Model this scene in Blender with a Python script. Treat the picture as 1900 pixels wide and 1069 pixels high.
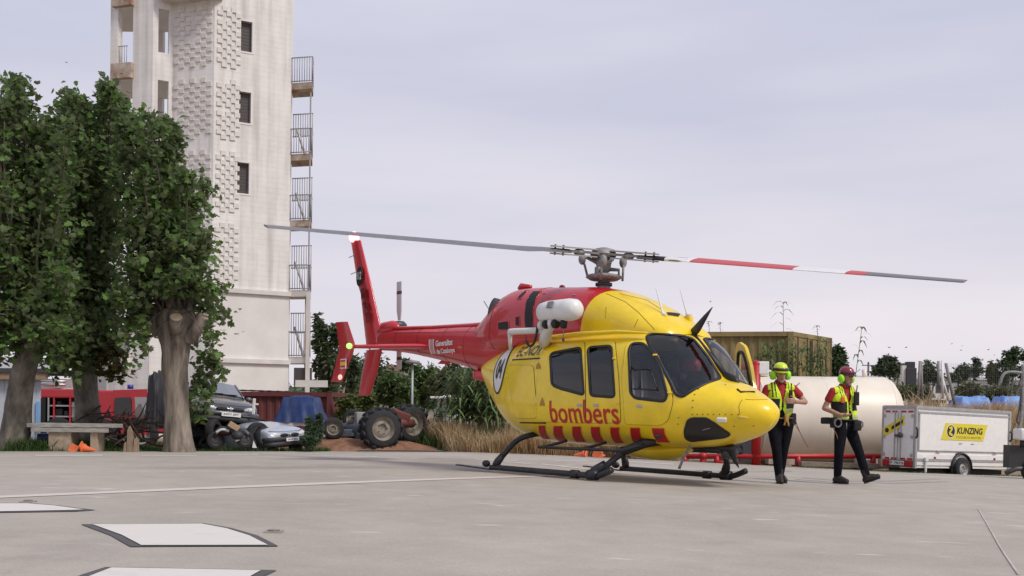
import bpy, bmesh, math, random
import numpy as np
from mathutils import Vector, Matrix, noise
from mathutils.bvhtree import BVHTree
from mathutils.geometry import delaunay_2d_cdt

for o in list(bpy.data.objects):
    bpy.data.objects.remove(o)
SC = bpy.context.scene
COL = SC.collection
rnd = random.Random(11)
nrs = np.random.RandomState(7)
PI = math.pi
V = Vector

# ------------------------------------------------------------------ camera
CAM_H = 0.92
ROLL = -0.0115
cam = bpy.data.cameras.new('camera')
cam.sensor_width = 36.0
cam.lens = 36.0
cam.shift_y = (761.5 - 534.5) / 1900.0
cam.clip_start = 0.1
cam.clip_end = 6000
camo = bpy.data.objects.new('camera', cam)
COL.objects.link(camo)
camo.location = (0, 0, CAM_H)
camo.rotation_euler = (math.radians(90), ROLL, 0)
SC.camera = camo

# ------------------------------------------------------------------ sky, sun, exposure
SUN_AZ, SUN_EL = math.radians(128), math.radians(48)     # azimuth from +Y towards +X
world = bpy.data.worlds.new('World')
SC.world = world
world.use_nodes = True
wn, wl = world.node_tree.nodes, world.node_tree.links
wn.clear()
w_out = wn.new('ShaderNodeOutputWorld')
w_bg = wn.new('ShaderNodeBackground')
w_bg.inputs['Strength'].default_value = 0.1
w_sky = wn.new('ShaderNodeTexSky')
w_sky.sky_type = 'NISHITA'
w_sky.sun_disc = False
w_sky.sun_elevation = SUN_EL
w_sky.sun_rotation = SUN_AZ
w_sky.dust_density = 2.0
w_tc = wn.new('ShaderNodeTexCoord')
w_sep = wn.new('ShaderNodeSeparateXYZ')
wl.new(w_tc.outputs['Generated'], w_sep.inputs[0])
w_map = wn.new('ShaderNodeMapping')
w_map.inputs['Scale'].default_value = (1.0, 1.0, 6.5)
w_map.inputs['Rotation'].default_value = (0, 0.10, 0.5)
wl.new(w_tc.outputs['Generated'], w_map.inputs[0])
w_n = wn.new('ShaderNodeTexNoise')
w_n.inputs['Scale'].default_value = 1.35
w_n.inputs['Detail'].default_value = 5
w_n.inputs['Roughness'].default_value = 0.5
wl.new(w_map.outputs[0], w_n.inputs['Vector'])
# overcast cloud layer: pale at the horizon, bluish grey overhead, soft banks between
w_el = wn.new('ShaderNodeValToRGB')
e = w_el.color_ramp.elements
e[0].position = 0.0; e[0].color = (8.3, 7.8, 8.25, 1)
e[1].position = 0.5; e[1].color = (5.3, 5.7, 7.2, 1)
m = e.new(0.16); m.color = (7.4, 7.15, 7.85, 1)
wl.new(w_sep.outputs['Z'], w_el.inputs[0])
w_cr = wn.new('ShaderNodeValToRGB')
e = w_cr.color_ramp.elements
e[0].position = 0.30; e[0].color = (0.82, 0.85, 0.92, 1)
e[1].position = 0.70; e[1].color = (1.11, 1.08, 1.06, 1)
wl.new(w_n.outputs['Fac'], w_cr.inputs[0])
w_mul = wn.new('ShaderNodeMix'); w_mul.data_type = 'RGBA'; w_mul.blend_type = 'MULTIPLY'
w_mul.inputs[0].default_value = 1.0
wl.new(w_el.outputs[0], w_mul.inputs[6]); wl.new(w_cr.outputs[0], w_mul.inputs[7])
w_mix = wn.new('ShaderNodeMix'); w_mix.data_type = 'RGBA'
w_mix.inputs[0].default_value = 0.92
wl.new(w_sky.outputs[0], w_mix.inputs[6]); wl.new(w_mul.outputs[2], w_mix.inputs[7])
wl.new(w_mix.outputs[2], w_bg.inputs[0])
wl.new(w_bg.outputs[0], w_out.inputs[0])

sun = bpy.data.lights.new('sun', 'SUN')
sun.energy = 2.4
sun.angle = math.radians(14)
sun.color = (1.0, 0.93, 0.84)
suno = bpy.data.objects.new('sun', sun)
COL.objects.link(suno)
sd = V((math.sin(SUN_AZ) * math.cos(SUN_EL), math.cos(SUN_AZ) * math.cos(SUN_EL), math.sin(SUN_EL)))
suno.rotation_euler = sd.to_track_quat('Z', 'Y').to_euler()
SC.render.engine = 'CYCLES'
SC.view_settings.view_transform = 'Standard'
SC.view_settings.look = 'None'
SC.view_settings.exposure = 0.06
SC.view_settings.gamma = 1.0
SC.view_settings.use_curve_mapping = False

# ------------------------------------------------------------------ measuring helpers
CR, SR = math.cos(ROLL), math.sin(ROLL)
RX, UX, FW, ORG = V((CR, 0, -SR)), V((SR, 0, CR)), V((0, 1, 0)), V((0, 0, CAM_H))
def ray(px, py):
    return FW + RX * ((px - 950) / 1900.0) - UX * ((py - 761.5) / 1900.0)
def at(px, py, Y):
    """point at depth Y metres that was measured at photo position px, py"""
    return ORG + ray(px, py) * Y
def sp(t):
    return t + math.log1p(math.exp(-t)) if t > 0 else math.log1p(math.exp(t))
def G(X, Y):
    """height of the ground: gently draining to the right and away"""
    x = min(X, 16.0)
    y = Y if Y < 30 else 30 + 4 * (1 - math.exp(-(Y - 30) / 4.0))
    z = CAM_H - 0.57 - 0.035 * 1.2 * sp(x / 1.2) - 0.02 * y
    if Y > 28.6 and X > 10:                      # a low bank of rough grass at the far right
        a, b = min(1, (Y - 28.6) / 4.5), min(1, (X - 10) / 3.5)
        z += 1.45 * a * a * (3 - 2 * a) * b * b * (3 - 2 * b)
    return z
def gnd(px, py):
    d = ray(px, py)
    t = 2.0
    while t < 90:
        p = ORG + d * t
        if p.z <= G(p.x, p.y):
            return p
        t += 0.01
    return p

# ------------------------------------------------------------------ materials
MATS = {}
def mat(name, col, rough=0.6, metal=0.0, var=0.0, vscale=8.0, bump=0.0, bscale=60.0, col2=None, coat=0.0,
        island=0.0, emit=None, estr=0.0, spec=0.5, stretch=(1, 1, 1), detail=4.0, inner=None, sub=0.0):
    if name in MATS:
        return MATS[name]
    m = bpy.data.materials.new(name)
    m.use_nodes = True
    n, l = m.node_tree.nodes, m.node_tree.links
    b = n['Principled BSDF']
    b.inputs['Base Color'].default_value = (*col, 1)
    b.inputs['Roughness'].default_value = rough
    b.inputs['Metallic'].default_value = metal
    b.inputs['Specular IOR Level'].default_value = spec
    if coat:
        b.inputs['Coat Weight'].default_value = coat
        b.inputs['Coat Roughness'].default_value = 0.04
    tc = n.new('ShaderNodeTexCoord')
    mp = n.new('ShaderNodeMapping')
    mp.inputs['Scale'].default_value = stretch
    l.new(tc.outputs['Object'], mp.inputs[0])
    out = None
    if var or col2:
        nz = n.new('ShaderNodeTexNoise')
        nz.inputs['Scale'].default_value = vscale
        nz.inputs['Detail'].default_value = detail
        nz.inputs['Roughness'].default_value = 0.6
        l.new(mp.outputs[0], nz.inputs['Vector'])
        r = n.new('ShaderNodeValToRGB')
        c2 = col2 if col2 else tuple(min(1, c * (1 + var)) for c in col)
        c1 = col if col2 else tuple(c * (1 - var) for c in col)
        r.color_ramp.elements[0].position = 0.35; r.color_ramp.elements[0].color = (*c1, 1)
        r.color_ramp.elements[1].position = 0.68; r.color_ramp.elements[1].color = (*c2, 1)
        l.new(nz.outputs['Fac'], r.inputs[0])
        out = r.outputs[0]
    if island:
        g = n.new('ShaderNodeNewGeometry')
        hs = n.new('ShaderNodeHueSaturation')
        mr = n.new('ShaderNodeMapRange')
        mr.inputs[3].default_value = 1 - island; mr.inputs[4].default_value = 1 + island
        l.new(g.outputs['Random Per Island'], mr.inputs[0])
        l.new(mr.outputs[0], hs.inputs['Value'])
        mh = n.new('ShaderNodeMapRange')
        mh.inputs[3].default_value = 0.472; mh.inputs[4].default_value = 0.512
        l.new(g.outputs['Random Per Island'], mh.inputs[0])
        l.new(mh.outputs[0], hs.inputs['Hue'])
        if out: l.new(out, hs.inputs['Color'])
        else: hs.inputs['Color'].default_value = (*col, 1)
        out = hs.outputs[0]
    if inner:
        g = n.new('ShaderNodeNewGeometry')
        mx = n.new('ShaderNodeMix'); mx.data_type = 'RGBA'
        l.new(g.outputs['Backfacing'], mx.inputs[0])
        if out: l.new(out, mx.inputs[6])
        else: mx.inputs[6].default_value = (*col, 1)
        mx.inputs[7].default_value = (*inner, 1)
        rr = n.new('ShaderNodeMapRange'); rr.inputs[3].default_value = rough; rr.inputs[4].default_value = .8
        l.new(g.outputs['Backfacing'], rr.inputs[0]); l.new(rr.outputs[0], b.inputs['Roughness'])
        if coat:
            rc = n.new('ShaderNodeMapRange'); rc.inputs[3].default_value = coat; rc.inputs[4].default_value = 0
            l.new(g.outputs['Backfacing'], rc.inputs[0]); l.new(rc.outputs[0], b.inputs['Coat Weight'])
        out = mx.outputs[2]
    if out:
        l.new(out, b.inputs['Base Color'])
    if bump:
        nb = n.new('ShaderNodeTexNoise')
        nb.inputs['Scale'].default_value = bscale
        nb.inputs['Detail'].default_value = 5
        l.new(mp.outputs[0], nb.inputs['Vector'])
        bp = n.new('ShaderNodeBump')
        bp.inputs['Strength'].default_value = bump
        bp.inputs['Distance'].default_value = 0.02
        l.new(nb.outputs['Fac'], bp.inputs['Height'])
        l.new(bp.outputs[0], b.inputs['Normal'])
    if emit:
        b.inputs['Emission Color'].default_value = (*emit, 1)
        b.inputs['Emission Strength'].default_value = estr
    if sub:
        tr = n.new('ShaderNodeBsdfTranslucent')
        if out: l.new(out, tr.inputs[0])
        else: tr.inputs[0].default_value = (*col, 1)
        ms = n.new('ShaderNodeMixShader'); ms.inputs[0].default_value = sub
        l.new(b.outputs[0], ms.inputs[1]); l.new(tr.outputs[0], ms.inputs[2])
        l.new(ms.outputs[0], n['Material Output'].inputs[0])
    MATS[name] = m
    return m
def glass(name, tint, rough=0.02):
    if name in MATS: return MATS[name]
    m = bpy.data.materials.new(name); m.use_nodes = True
    n, l = m.node_tree.nodes, m.node_tree.links
    n.remove(n['Principled BSDF'])
    t = n.new('ShaderNodeBsdfTransparent'); t.inputs[0].default_value = (*tint, 1)
    g = n.new('ShaderNodeBsdfGlossy'); g.inputs['Roughness'].default_value = rough
    f = n.new('ShaderNodeFresnel'); f.inputs[0].default_value = 1.75
    x = n.new('ShaderNodeMixShader')
    l.new(f.outputs[0], x.inputs[0]); l.new(t.outputs[0], x.inputs[1]); l.new(g.outputs[0], x.inputs[2])
    l.new(x.outputs[0], n['Material Output'].inputs[0])
    MATS[name] = m
    return m

# ------------------------------------------------------------------ object helpers
def tag(o, label=None, cat=None, group=None, kind=None):
    if label: o['label'] = label
    if cat: o['category'] = cat
    if group: o['group'] = group
    if kind: o['kind'] = kind
    return o
def empty(name, loc=(0, 0, 0), rz=0.0, label=None, cat=None, group=None):
    o = bpy.data.objects.new(name, None)
    o.empty_display_size = 0.3
    COL.objects.link(o)
    o.location = loc
    o.rotation_euler = (0, 0, rz)
    return tag(o, label, cat, group)
def link(name, me, m=None, parent=None, smooth=True, loc=None, rot=None, label=None):
    if m is not None and not len(me.materials):
        for k in (m if isinstance(m, (list, tuple)) else [m]):
            me.materials.append(k)
    if smooth:
        me.polygons.foreach_set('use_smooth', [True] * len(me.polygons))
    else:
        me.polygons.foreach_set('use_smooth', [False] * len(me.polygons))
    o = bpy.data.objects.new(name, me)
    COL.objects.link(o)
    if parent is not None: o.parent = parent
    if loc is not None: o.location = loc
    if rot is not None: o.rotation_euler = rot
    if label: o['label'] = label
    return o
def copy_tree(o, parent=None):
    c = o.copy()
    COL.objects.link(c)
    if parent is not None:
        c.parent = parent
        c.matrix_parent_inverse = o.matrix_parent_inverse.copy()
    for ch in list(o.children):
        copy_tree(ch, c)
    return c

class MB:
    """collects simple shapes and links them as one mesh object"""
    def __init__(s): s.v, s.f = [], []
    def add(s, vs, fs, M=None):
        k = len(s.v)
        s.v += [tuple(M @ V(p)) if M is not None else tuple(p) for p in vs]
        s.f += [tuple(i + k for i in f) for f in fs]
        return s
    def box(s, c, d, M=None, rot=None, bev=0.0):
        x, y, z = d[0] / 2, d[1] / 2, d[2] / 2
        T = Matrix.Translation(c)
        if rot is not None:
            T = T @ Matrix.Rotation(rot[2], 4, 'Z') @ Matrix.Rotation(rot[1], 4, 'Y') @ Matrix.Rotation(rot[0], 4, 'X')
        if M is not None: T = M @ T
        if bev:
            bm = bmesh.new()
            bmesh.ops.create_cube(bm, size=1)
            for v in bm.verts: v.co = V((v.co.x * d[0], v.co.y * d[1], v.co.z * d[2]))
            bmesh.ops.bevel(bm, geom=list(bm.edges), offset=bev, segments=2, affect='EDGES', profile=0.6)
            bm.verts.index_update()
            s.add([v.co.copy() for v in bm.verts], [[v.index for v in f.verts] for f in bm.faces], T)
            bm.free()
            return s
        s.add([(-x, -y, -z), (x, -y, -z), (x, y, -z), (-x, y, -z), (-x, -y, z), (x, -y, z), (x, y, z), (-x, y, z)],
              [(3, 2, 1, 0), (4, 5, 6, 7), (0, 1, 5, 4), (1, 2, 6, 5), (2, 3, 7, 6), (3, 0, 4, 7)], T)
        return s
    def tube(s, pts, r, n=10, closed=False, flat=1.0, up=None, caps=True, M=None):
        pts = [V(p) for p in pts]
        N = len(pts)
        rr = r if isinstance(r, (list, tuple)) else [r] * N
        vs, fs = [], []
        prev = None
        for i, p in enumerate(pts):
            if closed: t = pts[(i + 1) % N] - pts[i - 1]
            else: t = pts[min(i + 1, N - 1)] - pts[max(i - 1, 0)]
            if t.length < 1e-9: t = V((0, 0, 1))
            t.normalize()
            if up is not None:
                a = V(up[i]) if isinstance(up, list) else V(up)
            elif prev is not None: a = prev
            else: a = V((0, 0, 1)) if abs(t.z) < 0.9 else V((1, 0, 0))
            a = a - t * a.dot(t)
            if a.length < 1e-6: a = t.orthogonal()
            a.normalize(); prev = a
            b = t.cross(a)
            for k in range(n):
                an = 2 * PI * (k + .5) / n
                vs.append(p + a * (math.cos(an) * rr[i] * flat) + b * (math.sin(an) * rr[i]))
        for i in range(N if closed else N - 1):
            j = (i + 1) % N
            for k in range(n):
                q = (k + 1) % n
                fs.append((i * n + k, i * n + q, j * n + q, j * n + k))
        if caps and not closed:
            fs.append(tuple(range(n))[::-1]); fs.append(tuple((N - 1) * n + k for k in range(n)))
        return s.add(vs, fs, M)
    def cyl(s, a, b, r, n=16, r2=None, M=None):
        return s.tube([a, b], [r, r if r2 is None else r2], n, M=M)
    def lathe(s, prof, n=24, M=None, a0=0.0, a1=2 * PI):
        """prof: list of (radius, z)"""
        full = abs(a1 - a0 - 2 * PI) < 1e-6
        cols = n if full else n + 1
        vs = [(r * math.cos(a0 + (a1 - a0) * k / n), r * math.sin(a0 + (a1 - a0) * k / n), z) for r, z in prof for k in range(cols)]
        fs = []
        for i in range(len(prof) - 1):
            for k in range(n):
                q = (k + 1) % cols
                fs.append((i * cols + k, i * cols + q, (i + 1) * cols + q, (i + 1) * cols + k))
        return s.add(vs, fs, M)
    def ball(s, c, d, n=16, m=10, M=None, R=None):
        vs, fs = [], []
        for i in range(m + 1):
            ph = PI * i / m
            for k in range(n):
                a = 2 * PI * k / n
                p = V((math.sin(ph) * math.cos(a) * d[0], math.sin(ph) * math.sin(a) * d[1], math.cos(ph) * d[2]))
                if R is not None: p = R @ p
                vs.append(p + V(c))
        for i in range(m):
            for k in range(n):
                q = (k + 1) % n
                fs.append((i * n + k, (i + 1) * n + k, (i + 1) * n + q, i * n + q))
        return s.add(vs, fs, M)
    def prism(s, poly, h, M=None):
        """poly: (x,y) outline, extruded from z=0 to h"""
        n = len(poly)
        vs = [(p[0], p[1], 0) for p in poly] + [(p[0], p[1], h) for p in poly]
        fs = [tuple(range(n))[::-1], tuple(range(n, 2 * n))]
        fs += [(i, (i + 1) % n, n + (i + 1) % n, n + i) for i in range(n)]
        return s.add(vs, fs, M)
    def mesh(s, name='m'):
        me = bpy.data.meshes.new(name)
        me.from_pydata(s.v, [], s.f)
        bm = bmesh.new(); bm.from_mesh(me)
        bmesh.ops.remove_doubles(bm, verts=bm.verts, dist=1e-5)
        bmesh.ops.recalc_face_normals(bm, faces=bm.faces)
        bm.to_mesh(me); bm.free()
        return me
    def build(s, name, m, parent=None, smooth=False, label=None, auto=None, **k):
        me = s.mesh(name)
        o = link(name, me, m, parent, smooth, label=label, **k)
        if auto is not None:
            sharp(me, auto)
        return o
def sharp(me, deg):
    me.polygons.foreach_set('use_smooth', [True] * len(me.polygons))
    bm = bmesh.new(); bm.from_mesh(me)
    for e in bm.edges:
        if len(e.link_faces) == 2 and e.calc_face_angle(0) > math.radians(deg): e.smooth = False
    bm.to_mesh(me); bm.free()
def spline(rows, t):
    """Catmull-Rom through rows (lists of numbers) at parameter t in [0, len-1]"""
    i = max(0, min(int(t), len(rows) - 2)); f = t - i
    p0, p1, p2, p3 = rows[max(i - 1, 0)], rows[i], rows[i + 1], rows[min(i + 2, len(rows) - 1)]
    return [0.5 * (2 * b + (c - a) * f + (2 * a - 5 * b + 4 * c - d) * f * f + (3 * b - a - 3 * c + d) * f ** 3)
            for a, b, c, d in zip(p0, p1, p2, p3)]
def curve(pts, n):
    return [V(spline([list(p) for p in pts], (len(pts) - 1) * i / (n - 1))) for i in range(n)]
def inside(p, poly):
    x, y = p; r = False
    j = len(poly) - 1
    for i in range(len(poly)):
        a, b = poly[i], poly[j]
        if (a[1] > y) != (b[1] > y) and x < (b[0] - a[0]) * (y - a[1]) / (b[1] - a[1]) + a[0]: r = not r
        j = i
    return r
def rounded(poly, rad, n=4):
    """round the corners of a 2D polygon"""
    out = []
    for i in range(len(poly)):
        p = V(poly[i][:2]); a = V(poly[i - 1][:2]); b = V(poly[(i + 1) % len(poly)][:2])
        da, db = a - p, b - p
        ra = min(rad, da.length * .45, db.length * .45)
        if ra < 1e-6: out.append(tuple(p)); continue
        s, e_ = p + da.normalized() * ra, p + db.normalized() * ra
        for k in range(n + 1):
            t = k / n
            out.append(tuple(s * (1 - t) ** 2 + p * (2 * t * (1 - t)) + e_ * t * t))
    return out
def dens(poly, step):
    """add points along the edges of a 2D polygon"""
    out = []
    for i in range(len(poly)):
        a, b = V(poly[i]), V(poly[(i + 1) % len(poly)])
        k = max(1, int((b - a).length / step))
        out += [tuple(a.lerp(b, j / k)) for j in range(k)]
    return out
def fill(poly, step, holes=()):
    """triangulate a 2D polygon (with holes) with inner grid points"""
    vs, es = [], []
    for pl in [poly] + list(holes):
        k = len(vs)
        vs += [V(p) for p in pl]
        es += [(k + i, k + (i + 1) % len(pl)) for i in range(len(pl))]
    x0, x1 = min(p[0] for p in poly), max(p[0] for p in poly)
    y0, y1 = min(p[1] for p in poly), max(p[1] for p in poly)
    nx, ny = int((x1 - x0) / step) + 1, int((y1 - y0) / step) + 1
    for i in range(nx + 1):
        for j in range(ny + 1):
            p = (x0 + step * (i + .5 * (j % 2)) , y0 + step * j)
            if inside(p, poly) and not any(inside(p, h) for h in holes): vs.append(V(p))
    r = delaunay_2d_cdt(vs, es, [], 0, 1e-6)
    V2 = r[0]
    fs = []
    for f in r[2]:
        c = (sum(V2[i][0] for i in f) / len(f), sum(V2[i][1] for i in f) / len(f))
        if inside(c, poly) and not any(inside(c, h) for h in holes): fs.append(tuple(f))
    return [tuple(v) for v in V2], fs

class Surf:
    """a smooth closed loft; rows = (x, half width, z of max width, top, bottom, upper exponent, lower exponent)"""
    def __init__(s, rows, yc=0.0, shear=None):
        s.rows = rows; s.N = len(rows) - 1; s.yc = yc; s.shear = shear
        vs, fs, s.uv = [], [], []
        nu, nv = s.N * 6, 96
        for i in range(nu + 1):
            for k in range(nv + 1):
                u, v = s.N * i / nu, k / nv * 4 - 2
                s.uv.append((u, v)); vs.append(s.p(u, v))
        for i in range(nu):
            for k in range(nv):
                a = i * (nv + 1) + k
                fs += [(a, a + 1, a + nv + 2), (a, a + nv + 2, a + nv + 1)]
        s.fs = fs; s.vs = vs
        s.bvh = BVHTree.FromPolygons(vs, fs, all_triangles=True)
    def p(s, u, v):
        """v in [-2,2]: -2 bottom, -1 starboard, 0 top, 1 port, 2 bottom"""
        x, w, zc, zt, zb, nu_, nl = spline(s.rows, u)
        w = max(w, .004)
        a = abs(v) * PI / 2
        if abs(v) <= 1:
            h, n = zt - zc, nu_
            y, z = w * abs(math.sin(a)) ** (2 / n), zc + h * max(0, math.cos(a)) ** (2 / n)
        else:
            h, n = zc - zb, nl
            y, z = w * abs(math.sin(a)) ** (2 / n), zc - h * max(0, -math.cos(a)) ** (2 / n)
        y = -y if v < 0 else y
        if s.shear: x += s.shear(x, y, z)
        return V((x, y + s.yc, z))
    def n(s, u, v):
        e = 0.02
        du = s.p(min(u + e, s.N), v) - s.p(max(u - e, 0), v)
        dv = s.p(u, v + e) - s.p(u, v - e)
        n = dv.cross(du)
        if n.length < 1e-9: return V((1, 0, 0))
        n.normalize()
        return n
    def hit(s, o, d):
        loc, nor, idx, dist = s.bvh.ray_cast(o, d)
        if loc is None: return None
        i, j, k = s.fs[idx]
        a, b, c = s.vs[i], s.vs[j], s.vs[k]
        v0, v1, v2 = b - a, c - a, loc - a
        d00, d01, d11, d20, d21 = v0.dot(v0), v0.dot(v1), v1.dot(v1), v2.dot(v0), v2.dot(v1)
        dd = d00 * d11 - d01 * d01
        if abs(dd) < 1e-14: return s.uv[i]
        q = (d11 * d20 - d01 * d21) / dd; r = (d00 * d21 - d01 * d20) / dd
        U = [s.uv[t] for t in (i, j, k)]
        return tuple(U[0][t] * (1 - q - r) + U[1][t] * q + U[2][t] * r for t in (0, 1))
    def side(s, x, z, port=False):
        return s.hit(V((x, 4 if port else -4, z)), V((0, -1 if port else 1, 0)))
    def make(s, name, m, parent, holes=(), nu=None, u0=0.0, u1=None, vstep=0.05, ustep=0.12, keep=None):
        u1 = s.N if u1 is None else u1
        vs, es = [], []
        box = [(u0, -2.0), (u1, -2.0), (u1, 2.0), (u0, 2.0)]
        bd = dens(box, 0.06)
        vs += [V(p) for p in bd]; es += [(i, (i + 1) % len(bd)) for i in range(len(bd))]
        for h in holes:
            k = len(vs); vs += [V(p) for p in h]; es += [(k + i, k + (i + 1) % len(h)) for i in range(len(h))]
        a, b = int((u1 - u0) / ustep) + 1, int(4 / vstep)
        for i in range(1, a):
            for j in range(1, b):
                p = (u0 + (u1 - u0) * i / a, -2 + 4 * j / b)
                if not any(inside(p, h) for h in holes): vs.append(V(p))
        r = delaunay_2d_cdt(vs, es, [], 0, 1e-7)
        fs = []
        for f in r[2]:
            c = (sum(r[0][i][0] for i in f) / 3, sum(r[0][i][1] for i in f) / 3)
            if any(inside(c, h) for h in holes): continue
            if keep and not keep(c): continue
            fs.append(f)
        P = [s.p(*q) for q in r[0]]; N = [s.n(*q) for q in r[0]]
        return s._link(name, P, N, fs, m, parent)
    def _link(s, name, P, N, fs, m, parent):
        me = bpy.data.meshes.new(name)
        out = []
        for f in fs:
            f = tuple(f)
            nn = sum((N[i] for i in f), V())
            a, b, c = P[f[0]], P[f[1]], P[f[2]]
            if (b - a).cross(c - a).dot(nn) < 0: f = f[::-1]
            out.append(f)
        me.from_pydata([tuple(p) for p in P], [], out)
        o = link(name, me, m, parent, True)
        me.normals_split_custom_set_from_vertices([tuple(n) for n in N])
        return o
    def patch(s, name, poly, m, parent, off=0.004, step=0.05, holes=(), thick=0.0):
        """a panel that follows the skin: poly in (u,v)"""
        vs, fs = fill(poly, step, holes)
        N = [s.n(*q) for q in vs]
        P = [s.p(*q) + n * off for q, n in zip(vs, N)]
        o = s._link(name, P, N, fs, m, parent)
        return o
    def rim(s, name, poly, m, parent, r=0.012, off=0.0, n=6, flat=0.6, closed=True):
        N = [s.n(*q) for q in poly]
        P = [s.p(*q) + k * off for q, k in zip(poly, N)]
        return MB().tube(P, r, n, closed=closed, flat=flat, up=N).build(name, m, parent, smooth=True)
# ================================================================== GROUND, PAD, MARKINGS
m_soil = mat('dry soil', (0.20, 0.14, 0.085), 0.95, col2=(0.30, 0.23, 0.15), vscale=1.2, bump=.5, bscale=12)
def concrete():
    m = bpy.data.materials.new('pad concrete'); m.use_nodes = True
    n, l = m.node_tree.nodes, m.node_tree.links
    b = n['Principled BSDF']; b.inputs['Roughness'].default_value = .88
    b.inputs['Specular IOR Level'].default_value = .25
    tc = n.new('ShaderNodeTexCoord')
    def nz(sc, det, st=(1, 1, 1), ro=.6):
        mp = n.new('ShaderNodeMapping'); mp.inputs['Scale'].default_value = st
        l.new(tc.outputs['Object'], mp.inputs[0])
        t = n.new('ShaderNodeTexNoise'); t.inputs['Scale'].default_value = sc; t.inputs['Detail'].default_value = det; t.inputs['Roughness'].default_value = ro
        l.new(mp.outputs[0], t.inputs['Vector']); return t.outputs['Fac']
    def ramp(f, p0, c0, p1, c1):
        r = n.new('ShaderNodeValToRGB'); r.color_ramp.elements[0].position = p0; r.color_ramp.elements[0].color = (*c0, 1)
        r.color_ramp.elements[1].position = p1; r.color_ramp.elements[1].color = (*c1, 1)
        l.new(f, r.inputs[0]); return r.outputs[0]
    def mix(a, c, f=1.0, mode='MULTIPLY'):
        x = n.new('ShaderNodeMix'); x.data_type = 'RGBA'; x.blend_type = mode
        if isinstance(f, float): x.inputs[0].default_value = f
        else: l.new(f, x.inputs[0])
        l.new(a, x.inputs[6])
        if isinstance(c, tuple): x.inputs[7].default_value = (*c, 1)
        else: l.new(c, x.inputs[7])
        return x.outputs[2]
    big = ramp(nz(.28, 4), .3, (.365, .325, .275), .7, (.445, .40, .345))
    mid = ramp(nz(2.2, 6, ro=.7), .32, (.90, .90, .90), .66, (1.06, 1.06, 1.06))
    fine = ramp(nz(70, 3), .3, (.88, .88, .88), .7, (1.08, 1.08, 1.08))
    streak = ramp(nz(1.1, 5, (.35, 2.6, 1), .65), .64, (1, 1, 1), .74, (1.22, 1.2, 1.18))
    stain = ramp(nz(.7, 5, (1.6, .6, 1), .7), .62, (1, 1, 1), .8, (.8, .79, .78))
    chips = ramp(nz(2.6, 2, (.55, 1.9, 1)), .665, (0, 0, 0), .71, (1, 1, 1))
    c = mix(mix(mix(mix(big, mid), fine), streak), stain)
    c = mix(c, (.56, .51, .45), chips, 'MIX')
    l.new(c, b.inputs['Base Color'])
    bp = n.new('ShaderNodeBump'); bp.inputs['Strength'].default_value = .25; bp.inputs['Distance'].default_value = .01
    l.new(nz(45, 5), bp.inputs['Height']); l.new(bp.outputs[0], b.inputs['Normal'])
    return m
m_con = concrete()
PAD = [(-60, -8), (-32, 10.0), (-10.95, 21.9), (-5.17, 25.2), (-1.42, 27.1), (4.31, 25.5), (8.88, 24.4), (13.14, 26.2), (24, 31.0), (60, 34), (60, -8)]
def sheet(poly, step, dz, name, m, holes=()):
    vs, fs = fill(poly, step, holes)
    me = bpy.data.meshes.new(name)
    out = []
    for f in fs:
        a, b, c = (V(vs[i]) for i in f[:3])
        out.append(f if (b - a).cross(c - a) > 0 else f[::-1])
    me.from_pydata([(x, y, G(x, y) + dz) for x, y in vs], [], out)
    return link(name, me, m, None, True)
pad = sheet(dens(PAD, 1.0), 1.0, 0.0, 'landing_pad', m_con)
tag(pad, kind='structure')
bm = bmesh.new(); bm.from_mesh(pad.data)
be = [e for e in bm.edges if e.is_boundary]
r = bmesh.ops.extrude_edge_only(bm, edges=be)
for v in [g for g in r['geom'] if isinstance(g, bmesh.types.BMVert)]: v.co.z -= .12
bm.to_mesh(pad.data); bm.free()
# the terrain: fine near the pad, coarse to the horizon
xs = [-2500, -900, -400, -200, -110] + [x for x in range(-70, 72, 2)] + [110, 200, 400, 900, 2500]
ys = [-1500, -300, -80] + [y for y in range(-30, 90, 2)] + [110, 150, 220, 350, 600, 1000, 1800, 3000]
vs = []
for y in ys:
    for x in xs:
        z = G(x, y) - .07 + (.05 * noise.noise(V((x * .3, y * .3, 0))) if y > 28 else 0)
        vs.append((x, y, z))
fs = [(j * len(xs) + i, j * len(xs) + i + 1, (j + 1) * len(xs) + i + 1, (j + 1) * len(xs) + i) for j in range(len(ys) - 1) for i in range(len(xs) - 1)]
me = bpy.data.meshes.new('ground'); me.from_pydata(vs, [], fs)
tag(link('ground', me, m_soil, None, True), kind='structure')

def wornpaint(name, col, wear=.55, under=(.41, .36, .30)):
    m = mat(name, col, .8)
    n, l = m.node_tree.nodes, m.node_tree.links
    tc = n.new('ShaderNodeTexCoord'); t = n.new('ShaderNodeTexNoise'); t.inputs['Scale'].default_value = 5; t.inputs['Detail'].default_value = 9; t.inputs['Roughness'].default_value = .75
    r = n.new('ShaderNodeValToRGB'); r.color_ramp.elements[0].position = wear; r.color_ramp.elements[0].color = (*col, 1)
    r.color_ramp.elements[1].position = wear + .16; r.color_ramp.elements[1].color = (*under, 1)
    l.new(tc.outputs['Object'], t.inputs['Vector']); l.new(t.outputs['Fac'], r.inputs[0]); l.new(r.outputs[0], n['Principled BSDF'].inputs['Base Color'])
    return m
m_pw = wornpaint('white ground paint', (.66, .62, .57), .55, (.55, .51, .45))
m_pb = wornpaint('dark ground paint', (.085, .08, .08), .54, (.16, .145, .13))
m_pf = wornpaint('faded ground paint', (.56, .515, .46), .47, (.42, .37, .31))
m_pp = wornpaint('pale pinkish line paint', (.60, .53, .47), .56)
def gp(px, py):
    p = gnd(px, py); return (p.x, p.y)
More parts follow.
